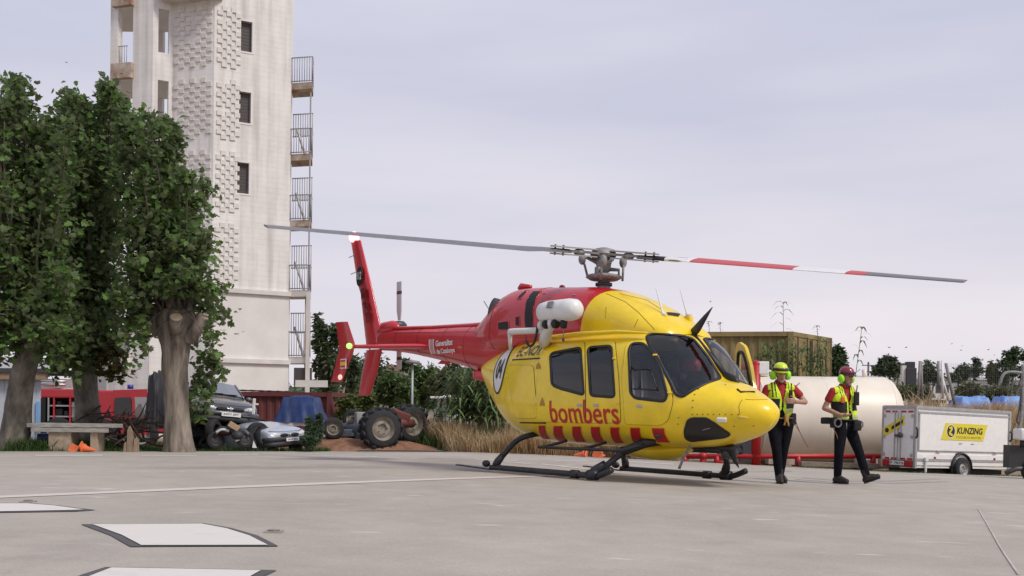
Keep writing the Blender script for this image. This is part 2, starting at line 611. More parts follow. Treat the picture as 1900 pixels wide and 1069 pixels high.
def paint(poly, name, m, dz, step=.3):
    o = sheet(dens([gp(*q) for q in poly], step), step, dz, name, m)
    return tag(o, kind='structure')
# white dashes with dark borders in front of the camera
paint([(150, 974), (378, 972), (430, 981), (478, 995), (517, 1015), (242, 1016), (205, 995)], 'dark_dash_border', m_pb, .004)
paint([(172, 975.5), (374, 974), (420, 983), (462, 996), (497, 1014), (262, 1014.5), (226, 995)], 'white_dash', m_pw, .008)
paint([(150, 1069), (196, 1054), (514, 1060), (470, 1080), (452, 1090), (100, 1090)], 'dark_dash_border', m_pb, .004)
paint([(175, 1069), (207, 1056.5), (484, 1062), (452, 1080), (440, 1088), (130, 1088)], 'white_dash', m_pw, .008)
paint([(-120, 934), (60, 934.5), (110, 939), (178, 947.5), (140, 950), (-120, 954.5)], 'dark_dash_border', m_pb, .004)
paint([(-120, 936), (50, 936), (100, 940), (156, 947.3), (130, 948.5), (-120, 953.2)], 'white_dash', m_pw, .008)
paint([(-40, 922.5), (300, 908), (640, 894.5), (905, 885.3), (1130, 880.5), (1130, 882), (905, 888), (640, 898), (300, 912), (-40, 926.5)], 'pad_line', m_pp, .004, .6)
for a, b, y0, y1, w in ((65, 190, 844.5, 844.2, 2.2), (262, 365, 845.5, 845.4, 1.3), (405, 480, 843.6, 843.2, 1.6), (595, 700, 846, 847, 1.3), (700, 776, 850, 850.6, 1.1), (935, 985, 856.5, 860, 1.5), (1005, 1110, 860.5, 872, 1.9), (1030, 1110, 855, 853.5, 1.3), (880, 960, 852, 854.5, 1.3), (1120, 1250, 853, 861, 1.6), (440, 620, 841.2, 841.2, 1)):
    paint([(a, y0), (b, y1), (b, y1 + w), (a, y0 + w)], 'faded_dash', m_pf, .004, .5)
m_tyremark = wornpaint('tyre mark', (.27, .235, .20), .45, (.40, .355, .30))
for a, b, c_ in (((1488, 886), (1600, 893), (1745, 888)), ((1475, 889), (1610, 897), (1760, 893)), ((1290, 872), (1380, 875), (1470, 874))):
    top = [spline([a, b, c_], 2 * k / 12) for k in range(13)]
    paint([tuple(p) for p in top] + [(p[0], p[1] + 1.1) for p in top[::-1]], 'tyre_mark', m_tyremark, .003, .4)
# paler strip along the pad edge
E1 = [PAD[i] for i in range(1, 9)]
inner = [(-32.0, 9.6), (-10.9, 21.5), (-5.1, 24.75), (-1.42, 26.55), (4.25, 25.0), (8.85, 23.9), (13.3, 25.65), (24, 30.4)]
o = sheet(dens([(x, y - .02) for x, y in E1] + inner[::-1], .6), .6, .004, 'pad_edge_strip', m_pf); tag(o, kind='structure')
# joint with a cable at the right
pts = [gnd(*q) for q in [(1815, 945), (1838, 985), (1858, 1020), (1890, 1068)]]
MB().tube(curve([p + V((0, 0, .003)) for p in pts], 20), .006, 5).build('crack_filler', m_pf, None)['kind'] = 'structure'
# small recessed pad lights
for q, lab in (((52, 932), 'small flush pad light beside the half seen white dash at the left edge'), ((508, 988), 'small flush pad light beside the large white dash')):
    p = gnd(*q)
    t = empty('pad_light', (p.x, p.y, p.z), .1, lab, 'pad light', 'flush lights set in the pad')
    MB().box((0, 0, .005), (.10, .10, .010), bev=.003).build('light_frame', mat('pad light rim', (.30, .25, .22), .7), t)
    MB().lathe([(.0, .012), (.032, .012), (.034, .015), (.02, .018), (0, .019)], 14).build('light_lens', mat('pad lens', (.2, .19, .18), .3), t, smooth=True)
# ================================================================== HELICOPTER
YELLOW = (0.85, 0.60, 0.008)
RED = (0.50, 0.012, 0.02)
m_yel = mat('yellow paint', YELLOW, 0.36, coat=0.4, var=0.08, vscale=4, inner=(0.26, 0.26, 0.275))
m_red = mat('red paint', RED, 0.34, coat=0.4, var=0.07, vscale=3, inner=(0.03, 0.02, 0.02))
m_sqr = mat('red marking film', (0.46, 0.01, 0.012), 0.4)
m_blk = mat('black rubber', (0.012, 0.012, 0.014), 0.5)
m_skid = mat('black skid paint', (0.014, 0.014, 0.017), 0.45, var=0.5, vscale=14)
m_wht = mat('white paint', (0.74, 0.73, 0.71), 0.35, var=0.05)
m_gry = mat('grey metal', (0.25, 0.24, 0.235), 0.58, 0.15, var=0.3, vscale=16)
m_dgy = mat('dark grey metal', (0.07, 0.07, 0.075), 0.45, 0.3, var=0.2, vscale=20)
m_lgy = mat('blade grey', (0.15, 0.14, 0.14), 0.4, var=0.1)
m_drk = mat('dark opening', (0.012, 0.012, 0.013), 0.7)
m_wg = glass('cabin glass', (0.24, 0.25, 0.26))
m_ws = glass('windscreen glass', (0.66, 0.68, 0.72))
m_seat = mat('seat fabric', (0.16, 0.16, 0.18), 0.8, var=0.2)
m_lin = mat('cabin lining', (0.32, 0.32, 0.34), 0.7)

heli = empty('helicopter', label='yellow and red rescue helicopter lettered bombers standing on black skids on the pad', cat='helicopter')
hyaw, hroll = math.radians(52), -0.025
HMAT = Matrix.Translation((1.273, 14.4, 0.04)) @ Matrix.Rotation(-hyaw, 4, 'Z') @ Matrix.Rotation(hroll, 4, 'X')
heli.matrix_world = HMAT
HI = HMAT.inverted()
H_O = HI @ ORG
def hd(px, py): return (HI.to_3x3() @ ray(px, py))
def hp(px, py, y):
    d = hd(px, py); return H_O + d * ((y - H_O.y) / d.y)
def pxp(s, pts):
    r = [s.hit(H_O, hd(*q)) for q in pts]
    return [q for q in r if q]
def rp(s, pts, r, st=3.0):
    return pxp(s, dens(rounded(pts, r), st))
def ln8(pts):
    return [tuple(V(a).lerp(V(b), t / 8)) for a, b in zip(pts[:-1], pts[1:]) for t in range(8)] + [pts[-1]]
def mir(poly): return [(u, -v) for u, v in poly][::-1]
def part(mb, name, m, parent=None, smooth=True, **k):
    return mb.build(name, m, parent or heli, smooth=smooth, **k)

hull = Surf([
    (2.950, .003, .88, .883, .877, 2.0, 2.0), (2.932, .105, .88, .95, .79, 2.0, 2.0), (2.85, .21, .88, 1.03, .695, 2.0, 2.0),
    (2.68, .345, .89, 1.125, .60, 2.05, 2.0), (2.44, .50, .90, 1.235, .53, 2.15, 2.05), (2.19, .645, .92, 1.32, .47, 2.35, 2.2),
    (1.95, .77, .94, 1.58, .445, 2.6, 2.3), (1.70, .83, .95, 1.83, .43, 2.8, 2.4), (1.45, .87, .95, 1.925, .42, 3.0, 2.5),
    (1.0, .91, .96, 1.97, .41, 3.1, 2.6), (.5, .93, .97, 1.985, .40, 3.1, 2.6), (0, .93, .98, 1.985, .40, 3.1, 2.6),
    (-.45, .915, 1.0, 1.98, .41, 3.0, 2.5), (-.9, .87, 1.03, 1.965, .425, 2.9, 2.4), (-1.3, .78, 1.08, 1.94, .475, 2.7, 2.3),
    (-1.7, .65, 1.2, 1.89, .61, 2.5, 2.2), (-2.05, .52, 1.35, 1.82, .84, 2.3, 2.1), (-2.35, .40, 1.46, 1.73, 1.1, 2.2, 2.0),
    (-2.6, .25, 1.53, 1.64, 1.34, 2.0, 2.0), (-2.68, .05, 1.55, 1.58, 1.5, 2.0, 2.0)])

# outlines of doors and windows, measured on the starboard side of the photo
W_REAR = rp(hull, [(1021, 656), (1078, 645), (1084, 737), (1024, 715)], 8)
W_MID = rp(hull, [(1091, 645), (1135, 642), (1141, 741), (1096, 738)], 8)
W_FRONT = rp(hull, [(1167, 650), (1172, 638), (1192, 637), (1212, 655), (1227, 688), (1238, 733), (1233, 746), (1178, 742), (1170, 730)], 7)
D_REAR = rp(hull, [(1003, 640), (1085, 634), (1087, 785), (1001, 782), (992, 772)], 6)
D_MID = rp(hull, [(1086.5, 634), (1141, 632), (1148, 700), (1152, 784), (1088.5, 785)], 6)
D_FRONT = rp(hull, [(1154, 700), (1161, 643), (1168, 633), (1198, 631), (1222, 660), (1243, 712), (1249, 745), (1240, 780), (1226, 789), (1160, 787)], 6)
D_BAG = rp(hull, [(941, 678), (990, 678), (997, 776), (956, 776), (948, 730)], 7)
WS_R = rp(hull, [(1200, 622), (1214, 619), (1268, 623), (1287, 629), (1312, 659), (1338, 702), (1310, 711), (1284, 724), (1266, 736), (1254, 732), (1243, 708), (1228, 680), (1214, 654), (1203, 637)], 7)
CHIN = rp(hull, [(1270, 800), (1276, 780), (1284, 776), (1312, 776), (1356, 806), (1344, 812), (1282, 819), (1272, 814)], 6)
CL = 0.018
WS_R = [(u, min(v, -CL)) for u, v in WS_R]
holes = []
for h in (W_REAR, W_MID, W_FRONT, WS_R): holes += [h, mir(h)]
holes_s = [holes[0], holes[2], holes[4], holes[6]]
holes_p = [holes[1], holes[3], mir(D_FRONT), holes[7]]
hull.make('cabin_shell', m_yel, heli, holes=holes_s + holes_p)

def door(poly, win, name, handle, port=False):
    P, Wn = (mir(poly), mir(win) if win else None) if port else (poly, win)
    d = hull.patch(name, P, m_yel, heli, off=.006, holes=[Wn] if Wn else [])
    hull.rim('door_seal', P, m_drk, d, r=.0055, off=.003, n=5)
    if Wn:
        w = hull.patch('window', Wn, m_wg if 'cockpit' not in name else m_ws, d, off=.002)
        hull.rim('window_seal', Wn, m_blk, d, r=.021, off=.006, n=8, flat=.45)
    if handle:
        uv = hull.hit(H_O, hd(*handle))
        if port: uv = (uv[0], -uv[1])
        p, n = hull.p(*uv), hull.n(*uv)
        Mx = Matrix.Translation(p + n * .008) @ n.to_track_quat('Y', 'Z').to_matrix().to_4x4()
        b = MB().box((0, 0, 0), (.085, .02, .036), M=Mx, bev=.006)
        b.build('door_handle', mat('door handle grey', (.42, .40, .36), .4), d, smooth=True)
    return d
dr = door(D_REAR, W_REAR, 'sliding_door', (1076, 751))
dm = door(D_MID, W_MID, 'cabin_door', (1107, 751))
df = door(D_FRONT, W_FRONT, 'cockpit_door', (1187, 753))
door(D_BAG, None, 'baggage_door', None)
door(D_REAR, W_REAR, 'sliding_door', (1076, 751), True)
door(D_MID, W_MID, 'cabin_door', (1107, 751), True)
# sliding pane in the cockpit door window
for a, b in (((1172, 686), (1207, 685)), ((1207, 685), (1221, 724)), ((1221, 724), (1176, 722)), ((1187, 686), (1187, 722))):
    uv = [hull.hit(H_O, hd(a[0] + (b[0] - a[0]) * t / 5, a[1] + (b[1] - a[1]) * t / 5)) for t in range(6)]
    MB().tube([hull.p(*q) + hull.n(*q) * .008 for q in uv], .011, 6).build('sliding_pane_bar', m_blk, df, smooth=True)
# hinges
for q in [(1141, 666), (1147, 749), (1216, 660), (1243, 729)]:
    uv = hull.hit(H_O, hd(*q)); p, n = hull.p(*uv), hull.n(*uv)
    MB().box((0, 0, 0), (.055, .03, .022), M=Matrix.Translation(p + n * .01) @ n.to_track_quat('Y', 'Z').to_matrix().to_4x4(), bev=.005).build('hinge', m_yel, heli, smooth=True)
# port front door standing open
od = [(0, .70), (.0, .98), (-.06, 1.2), (-.2, 1.52), (-.40, 1.80), (-.62, 1.88), (-.70, 1.80), (-.70, .72)]
ow = [(-.10, 1.06), (-.17, 1.28), (-.32, 1.56), (-.44, 1.72), (-.60, 1.74), (-.62, 1.08)]
OM = Matrix.Translation((2.02, .80, 0)) @ Matrix.Rotation(math.radians(-27), 4, 'Z') @ Matrix.Rotation(math.radians(90), 4, 'X')
vs, fs = fill(dens(rounded(od, .06), .08), .12, [dens(rounded(ow, .06), .08)])
me = bpy.data.meshes.new('cockpit_door')
me.from_pydata([tuple(OM @ V((x, y, 0))) for x, y in vs], [], fs)
opd = link('cockpit_door', me, m_yel, heli, False, label='yellow port cockpit door standing open')
sm = opd.modifiers.new('solid', 'SOLIDIFY'); sm.thickness = .045
vs, fs = fill(rounded(ow, .06), .2)
me = bpy.data.meshes.new('window'); me.from_pydata([tuple(OM @ V((x, y, 0))) for x, y in vs], [], fs)
w = link('window', me, m_ws, opd, False)
MB().tube([OM @ V((x, y, 0)) for x, y in rounded(ow, .06)], .024, 6, closed=True).build('window_seal', m_blk, opd, smooth=True)

# windscreen halves, chin windows
for k, (poly, cp) in enumerate(((WS_R, CHIN), (mir(WS_R), mir(CHIN)))):
    w = hull.patch('windscreen', poly, m_ws, heli, off=.0)
    hull.rim('windscreen_seal', poly, m_blk, w, r=.024, off=.004, n=8, flat=.4)
    c = hull.patch('chin_window', cp, mat('chin glass', (.012, .012, .013), .12), heli, off=.006)
    hull.rim('chin_window_seal', cp, m_blk, c, r=.014, off=.006, n=8, flat=.5)
# two faint ribs seen in the chin window
MB().tube([hull.p(*q) + hull.n(*q) * .012 for q in pxp(hull, [(1304, 797), (1318, 793)])], .006, 5).build('chin_window_rib', m_gry, heli, smooth=True)

# red squares along the lower side
for k in range(7):
    x0 = [1000, 1028, 1063, 1097, 1133, 1170, 1210][k]; x1 = [1012, 1044, 1078, 1113, 1149, 1187, 1232][k]
    s0 = [1009, 1036, 1070, 1106, 1142, 1177, 1221][k]; s1 = [1020, 1052, 1087, 1122, 1157, 1195, 1243][k]
    yt = 789.5 + (x0 - 998) * .022; yb = [814, 817, 819, 820, 821, 821, 820][k]
    poly = pxp(hull, [(x0, yt), (x1, yt + .4), (s1, yb), (s0, yb)])
    if len(poly) == 4:
        hull.patch('red_square', dens(poly, .05), m_sqr, heli, off=.008)
        hull.patch('red_square', dens(mir(poly), .05), m_sqr, heli, off=.008)
        hull.rim('square_outline', poly, mat('orange outline', (.75, .16, .02), .4), heli, r=.007, off=.006, n=5)
uv = hull.hit(H_O, hd(1222, 808)); p, n = hull.p(*uv), hull.n(*uv)
MB().box((0, 0, 0), (.09, .03, .07), M=Matrix.Translation(p + n * .012) @ n.to_track_quat('Y', 'Z').to_matrix().to_4x4(), bev=.012).build('fuel_filler', m_dgy, heli, smooth=True)

# flat print that follows the skin
def text_mesh(body, bold=0.0, shear=0.0, spacing=1.0):
    cu = bpy.data.curves.new('t', 'FONT')
    cu.body = body; cu.size = 1.0; cu.offset = bold; cu.shear = shear; cu.space_character = spacing; cu.resolution_u = 3
    o = bpy.data.objects.new('t', cu); COL.objects.link(o)
    dg = bpy.context.evaluated_depsgraph_get()
    me = bpy.data.meshes.new_from_object(o.evaluated_get(dg))
    bpy.data.objects.remove(o); bpy.data.curves.remove(cu)
    me.materials.clear()
    bm = bmesh.new(); bm.from_mesh(me)
    bmesh.ops.triangulate(bm, faces=bm.faces)
    for _ in range(2):
        ed = [e for e in bm.edges if e.calc_length() > .22]
        if ed: bmesh.ops.subdivide_edges(bm, edges=ed, cuts=1); bmesh.ops.triangulate(bm, faces=bm.faces)
    bm.to_mesh(me); bm.free()
    c = [v.co for v in me.vertices]
    x0, x1, y0, y1 = min(v.x for v in c), max(v.x for v in c), min(v.y for v in c), max(v.y for v in c)
    for v in me.vertices: v.co = ((v.co.x - x0) / (x1 - x0), (v.co.y - y0) / (y1 - y0), 0)
    return me
def wrap_text(surf, body, x0, x1, z0, z1, m, name, off, bold=0.0, shear=0.0, port=False, rise=0.0, spacing=1.0):
    me = text_mesh(body, bold, shear, spacing)
    for v in me.vertices:
        t, h = v.co.x, v.co.y
        if port: t = 1 - t
        x, z = x0 + (x1 - x0) * t, z0 + (z1 - z0) * h + rise * t
        uv = surf.side(x, z, port)
        if uv: v.co = surf.p(*uv) + surf.n(*uv) * off
    return link(name, me, m, heli, False)
m_let = mat('red lettering', (.50, .012, .012), .4)
m_ink = mat('black lettering', (.012, .012, .014), .4)
for pt in (False, True):
    wrap_text(hull, 'bombers', -.075, 1.225, .70, .985, m_let, 'bombers_lettering', .013, bold=.010, port=pt)
    wrap_text(hull, 'EC-NOT', -1.09, -.43, 1.63, 1.785, m_ink, 'registration', .012, bold=.012, shear=.18, port=pt)
    # roundel with the number 04
    cx, cz, rx, rz = -1.56, 1.475, .21, .36
    if True:
        out = []
        for k in range(28):
            a = 2 * PI * k / 28
            uv = hull.side(cx + rx * math.cos(a), cz + rz * math.sin(a), pt)
            if uv: out.append(uv)
        hull.patch('roundel', out, m_wht, heli, off=.009, step=.06)
        hull.rim('roundel_ring', out, m_ink, heli, r=.016, off=.010, n=6, flat=.3)
        wrap_text(hull, '04', cx - .115, cx + .125, cz - .15, cz + .15, m_ink, 'number', .016, bold=.02, port=pt)
for a, b, r in (((951, 668), (1003, 665), .011), ((965, 784), (1013, 785), .012)):
    pts = [hull.hit(H_O, hd(a[0] + (b[0] - a[0]) * t / 6, a[1] + (b[1] - a[1]) * t / 6)) for t in range(7)]
    MB().tube([hull.p(*q) + hull.n(*q) * .004 for q in pts if q], r, 6, up=[hull.n(*q) for q in pts if q], flat=.4).build('black_rail', m_blk, heli, smooth=True)
# small service marks: triangles, latches, rivets on the nose, landing light
m_brn = mat('brown warning film', (.42, .22, .02), .5)
for q in [(1000, 680), (1007, 748)]:
    c = pxp(hull, [(q[0] - 5, q[1] + 5), (q[0] + 5, q[1] + 5), (q[0] + 4, q[1] - 2), (q[0] + .5, q[1] - 7), (q[0] - .5, q[1] - 7), (q[0] - 4, q[1] - 2)])
    hull.patch('warning_mark', c, m_brn, heli, off=.009)
riv = MB()
for q in [(1285, 769), (1294, 769), (1304, 769), (1314, 769), (1324, 769), (1335, 769), (1346, 769), (1358, 769), (1370, 769), (1285, 756), (1286, 743), (1289, 732), (1296, 722), (1305, 715), (1346, 714), (1398, 790), (1362, 791), (1259, 775), (1258, 787), (955, 706), (957, 740), (940, 700)]:
    uv = hull.hit(H_O, hd(*q))
    if uv:
        p, n = hull.p(*uv), hull.n(*uv)
        riv.ball(p, (.009, .009, .009), 6, 4)
riv.build('rivets', mat('rivet', (.16, .09, .01), .5), heli, smooth=True)['kind'] = 'stuff'
uv = hull.hit(H_O, hd(1339, 779)); p, n = hull.p(*uv), hull.n(*uv)
MB().box((0, 0, 0), (.12, .03, .06), M=Matrix.Translation(p + n * .008) @ n.to_track_quat('Y', 'Z').to_matrix().to_4x4(), bev=.012).build('pitot_cover', m_wht, heli, smooth=True)
uv = hull.hit(H_O, hd(1376, 774)); p, n = hull.p(*uv), hull.n(*uv)
MB().tube([p + V((-.10, 0, 0)) + n * .01, p + n * .02, p + V((.10, -.01, 0)) + n * .03], [.012, .018, .008], 8).build('temperature_probe', mat('pale yellow', (.8, .55, .1), .3), heli, smooth=True)
# nose panel joints
for ln in ([(1373, 768), (1371, 755), (1374, 746), (1378, 742)], [(1383, 741), (1400, 742), (1424, 741)], [(1249, 730), (1248, 745), (1244, 765), (1238, 778)]):
    uv = pxp(hull, ln8(ln))
    MB().tube([hull.p(*q) + hull.n(*q) * .001 for q in uv], .004, 5).build('panel_joint', mat('joint', (.35, .2, .01), .6), heli, smooth=True)
uv = pxp(hull, [(1368, 723), (1374, 728), (1400, 728)])
MB().tube([hull.p(*q) + hull.n(*q) * .004 for q in uv], .014, 6).build('vent_lip', m_blk, heli, smooth=True)

# ------------------------------------------------------------------ engine cowling
def csh(x, y, z):
    return 0.0
cowl = Surf([
    (1.64, .30, 1.80, 1.88, 1.7, 2.2, 2), (1.56, .44, 1.83, 1.985, 1.7, 2.3, 2), (1.38, .53, 1.86, 2.10, 1.7, 2.3, 2), (1.13, .58, 1.88, 2.25, 1.7, 2.3, 2), (.76, .60, 1.9, 2.42, 1.7, 2.4, 2),
    (.38, .61, 1.92, 2.545, 1.7, 2.6, 2), (.0, .62, 1.95, 2.62, 1.7, 2.8, 2), (-.45, .62, 1.97, 2.66, 1.7, 2.9, 2), (-.95, .62, 1.98, 2.70, 1.7, 2.8, 2),
    (-1.45, .60, 2.0, 2.74, 1.7, 2.6, 2), (-1.85, .56, 2.02, 2.74, 1.7, 2.4, 2), (-2.2, .48, 2.04, 2.64, 1.7, 2.3, 2), (-2.45, .40, 2.06, 2.50, 1.75, 2.2, 2),
    (-2.7, .31, 2.08, 2.35, 1.8, 2.1, 2), (-2.95, .2, 2.1, 2.25, 1.9, 2.0, 2), (-3.1, .06, 2.12, 2.18, 2.0, 2, 2)])
def cpx(pts): return pxp(cowl, pts)
us = []          # the curved paint edge between the yellow front and the red rear
for k in range(41):
    v = -2 + 4 * k / 40
    f = max(0, 1 - abs(v)) if abs(v) < 1 else 0
    us.append((5.62 - 0.75 * f ** 1.2, v))
front = [(0, -2)] + [(0, -2 + 4 * k / 20) for k in range(1, 21)] + us[::-1]
rear = us + [(cowl.N, 2 - 4 * k / 20) for k in range(21)]
def cowl_piece(poly, name, m):
    vs, fs = fill(poly, .06)
    return cowl._link(name, [cowl.p(*q) for q in vs], [cowl.n(*q) for q in vs], fs, m, heli)
cowl_piece(front, 'front_cowling', m_yel)
cowl_piece(rear, 'rear_cowling', m_red)
for poly in ([(975, 613), (974, 575), (980, 552), (990, 541), (1005, 541), (996, 553), (990, 575), (990, 613)],
             [(985, 538), (1003, 532), (1012, 532), (1008, 537), (998, 539)],
             [(925, 613), (924, 598), (944, 596), (945, 613)], [(957, 605), (957, 588), (964, 587), (965, 605)],
             [(959, 555), (975, 540), (981, 539), (966, 556)]):
    c = cpx(poly)
    if len(c) > 3:
        cowl.patch('cooling_vent', dens(rounded(c, .02), .06), m_drk, heli, off=.005)
        cowl.rim('vent_frame', rounded(c, .02), m_red, heli, r=.009, off=.005, n=5)
c = cpx([(1236, 580), (1262, 583), (1258, 588), (1239, 585)])
if len(c) > 3: cowl.patch('air_scoop', dens(c, .06), m_drk, heli, off=.006)
for ln, mm in (([(1125, 545), (1160, 560), (1185, 580), (1215, 612)], 'a'), ([(1125, 614), (1088.5, 617)], 'a'), ([(1150, 545), (1200, 557), (1228, 575)], 'a'), ([(1124, 590), (1125, 570)], 'b'), ([(1177, 607), (1184, 592)], 'a')):
    c = cpx(ln8(ln))
    if len(c) > 1: MB().tube([cowl.p(*q) + cowl.n(*q) * .001 for q in c], .0045, 5).build('panel_joint', MATS['joint'], heli, smooth=True)
# tail pipe
MX = Matrix.Translation(hp(921, 578, -.28)) @ V((-1, -.35, .25)).to_track_quat('Z', 'Y').to_matrix().to_4x4()
MB().lathe([(.0, -.05), (.12, -.05), (.135, .06), (.15, .08), (.15, .03), (.14, -.12), (.12, -.3)], 20, M=MX @ Matrix.Diagonal((.75, 1.35, 1, 1))).build('exhaust_pipe', m_dgy, heli, smooth=True)
MB().tube([hp(917, 590, -.1), hp(898, 559, -.1)], .008, 6).build('whip_antenna', m_gry, heli, smooth=True)
MB().tube([hp(963, 536, 0), hp(968, 531, 0), hp(985, 532, 0)], [.03, .05, .03], 8).build('tail_fairing', m_red, heli, smooth=True)
MB().ball(hp(1043, 533, -.1), (.045, .045, .035)).build('roof_light', mat('dark red lens', (.15, .005, .01), .2), heli, smooth=True)
# gutter bulge between cabin roof and cowling, rails
for y in (-1, 1):
    MB().tube([(-.62, y * .70, 1.87), (-.3, y * .72, 1.893), (.3, y * .74, 1.90), (1.0, y * .72, 1.89), (1.45, y * .64, 1.86)], [.012, .042, .05, .045, .015], 10, flat=.6).build('roof_gutter', m_yel, heli, smooth=True)
# antennas on the front cowling
for q, y in (((1232, 593), -.2), ((1277, 594), .22)):
    b = hp(q[0], q[1], y)
    MB().box(b + V((0, 0, -.02)), (.12, .07, .14), bev=.015).build('antenna_base', m_yel, heli, smooth=True)
    MB().tube([b + V((0, 0, .05)), b + V((-.03, 0, .10)), b + V((-.16, 0, .42))], [.05, .015, .007], 8).build('antenna', m_wht, heli, smooth=True)

# ------------------------------------------------------------------ tail boom
boom = Surf([(-1.75, .40, 1.84, 2.12, 1.5, 2.4, 2.2), (-2.3, .37, 1.85, 2.20, 1.42, 2.4, 2.2), (-2.85, .315, 1.89, 2.245, 1.50, 2.3, 2.1), (-3.5, .26, 1.96, 2.275, 1.63, 2.2, 2.1),
             (-4.2, .21, 2.03, 2.295, 1.745, 2.1, 2.0), (-5.0, .16, 2.1, 2.325, 1.87, 2.1, 2.0), (-5.7, .125, 2.15, 2.35, 1.95, 2, 2), (-6.15, .10, 2.17, 2.35, 1.99, 2, 2), (-6.28, .04, 2.17, 2.25, 2.1, 2, 2)])
boom.make('tail_boom', m_red, heli, vstep=.08, ustep=.2)
MB().tube([(-2.2, 0, 2.26), (-3.2, 0, 2.275), (-4.4, 0, 2.31), (-5.4, 0, 2.355), (-5.75, 0, 2.36)], [.10, .09, .08, .075, .05], 10, flat=.5).build('drive_shaft_cover', m_red, heli, smooth=True)
MB().tube([(-5.55, 0, 2.37), (-5.75, 0, 2.41), (-6.05, 0, 2.40), (-6.25, 0, 2.33)], [.05, .11, .11, .05], 12).build('gearbox_cover', m_red, heli, smooth=True)
m_rj = mat('red panel joint', (.16, .006, .008), .6)
for u in (2.35, 3.4, 4.55, 5.6): MB().tube([boom.p(u, -2 + 4 * k / 36) + boom.n(u, -2 + 4 * k / 36) * .001 for k in range(36)], .0045, 5, closed=True).build('panel_joint', m_rj, heli, smooth=True)
for v in (-.55, -1.5): MB().tube([boom.p(1.2 + 4.6 * k / 24, v) + boom.n(1.2 + 4.6 * k / 24, v) * .001 for k in range(25)], .004, 5).build('panel_joint', m_rj, heli, smooth=True)
for u in (8.2, 10.6): MB().tube([cowl.p(u, -1.45 + 2.9 * k / 30) + cowl.n(u, -1.45 + 2.9 * k / 30) * .001 for k in range(31)], .0045, 5).build('panel_joint', m_rj, heli, smooth=True)
for u in (15.2,): MB().tube([hull.p(u, -1.9 + 3.8 * k / 40) + hull.n(u, -1.9 + 3.8 * k / 40) * .001 for k in range(41)], .004, 5).build('panel_joint', MATS['joint'], heli, smooth=True)
rv = MB()
for k in range(60):
    for v in (-.60, -1.45):
        u = 1.3 + 4.4 * k / 59; rv.ball(boom.p(u, v), (.006, .006, .006), 5, 3)
for k in range(24):
    u, v = 6.2 + 3.4 * k / 23, -1.12; rv.ball(cowl.p(u, v), (.008, .008, .008), 5, 3)
rv.build('rivets', m_rj, heli, smooth=True)['kind'] = 'stuff'
for q_ in [(1004, 560), (1010, 545), (1065, 548), (1020, 552)]:
    uv = cowl.hit(H_O, hd(*q_))
    if uv: p, n = cowl.p(*uv), cowl.n(*uv); MB().box((0, 0, 0), (.05, .012, .022), M=Matrix.Translation(p + n * .004) @ n.to_track_quat('Y', 'Z').to_matrix().to_4x4(), bev=.003).build('latch', m_gry, heli, smooth=True)
wrap_text(boom, 'Generalitat', -3.97, -3.40, 1.945, 2.045, m_wht, 'operator_lettering', .006, bold=.03)
wrap_text(boom, 'de Catalunya', -3.97, -3.33, 1.80, 1.905, m_wht, 'operator_lettering', .006, bold=.03)
m_pink = mat('pale red stripe', (.66, .36, .34), .4)
for k in range(5):       # striped shield
    xs = -4.20 + k * .036
    pl = [boom.side(x, z) for x, z in ((xs, 1.83), (xs + .028, 1.83), (xs + .028, 2.075), (xs, 2.075))]
    if all(pl): boom.patch('emblem_stripe', dens(pl, .05), m_wht if k in (0, 4) else m_pink, heli, off=.007)

def foil(secs, n=12):
    """lifting surface through sections (leading edge, trailing edge, thickness direction vector)"""
    mb = MB(); vs, fs = [], []
    xs = [(1 - math.cos(PI * k / n)) / 2 for k in range(n + 1)]
    for le, te, t in secs:
        le, te, t = V(le), V(te), V(t)
        for x in xs: vs.append(le.lerp(te, x) + t * (1.4845 * math.sqrt(x) - .63 * x - 1.758 * x * x + 1.4215 * x ** 3 - .5075 * x ** 4))
        for x in xs[1:-1][::-1]: vs.append(le.lerp(te, x) - t * (1.4845 * math.sqrt(x) - .63 * x - 1.758 * x * x + 1.4215 * x ** 3 - .5075 * x ** 4))
    c = 2 * n
    for i in range(len(secs) - 1):
        for k in range(c): fs.append((i * c + k, i * c + (k + 1) % c, (i + 1) * c + (k + 1) % c, (i + 1) * c + k))
    fs += [tuple(range(c))[::-1], tuple((len(secs) - 1) * c + k for k in range(c))]
    return mb.add(vs, fs)
F = lambda px, py: hp(px, py, 0)
fin = foil([(F(669, 446), F(651, 447), (0, .07, 0)), (F(683, 505), F(660, 505), (0, .09, 0)), (F(690, 535), F(665, 532), (0, .10, 0)), (F(692, 545), F(669, 545), (0, .10, 0)), (F(706, 605), F(677, 620), (0, .12, 0)), (F(712, 640), F(680, 645), (0, .12, 0))]).build('upper_fin', m_red, heli, auto=50)
foil([(F(708, 648), F(680, 650), (0, .11, 0)), (F(700, 690), F(672, 690), (0, .1, 0)), (F(686, 733), F(665, 735), (0, .08, 0))]).build('lower_fin', m_red, heli, auto=50)
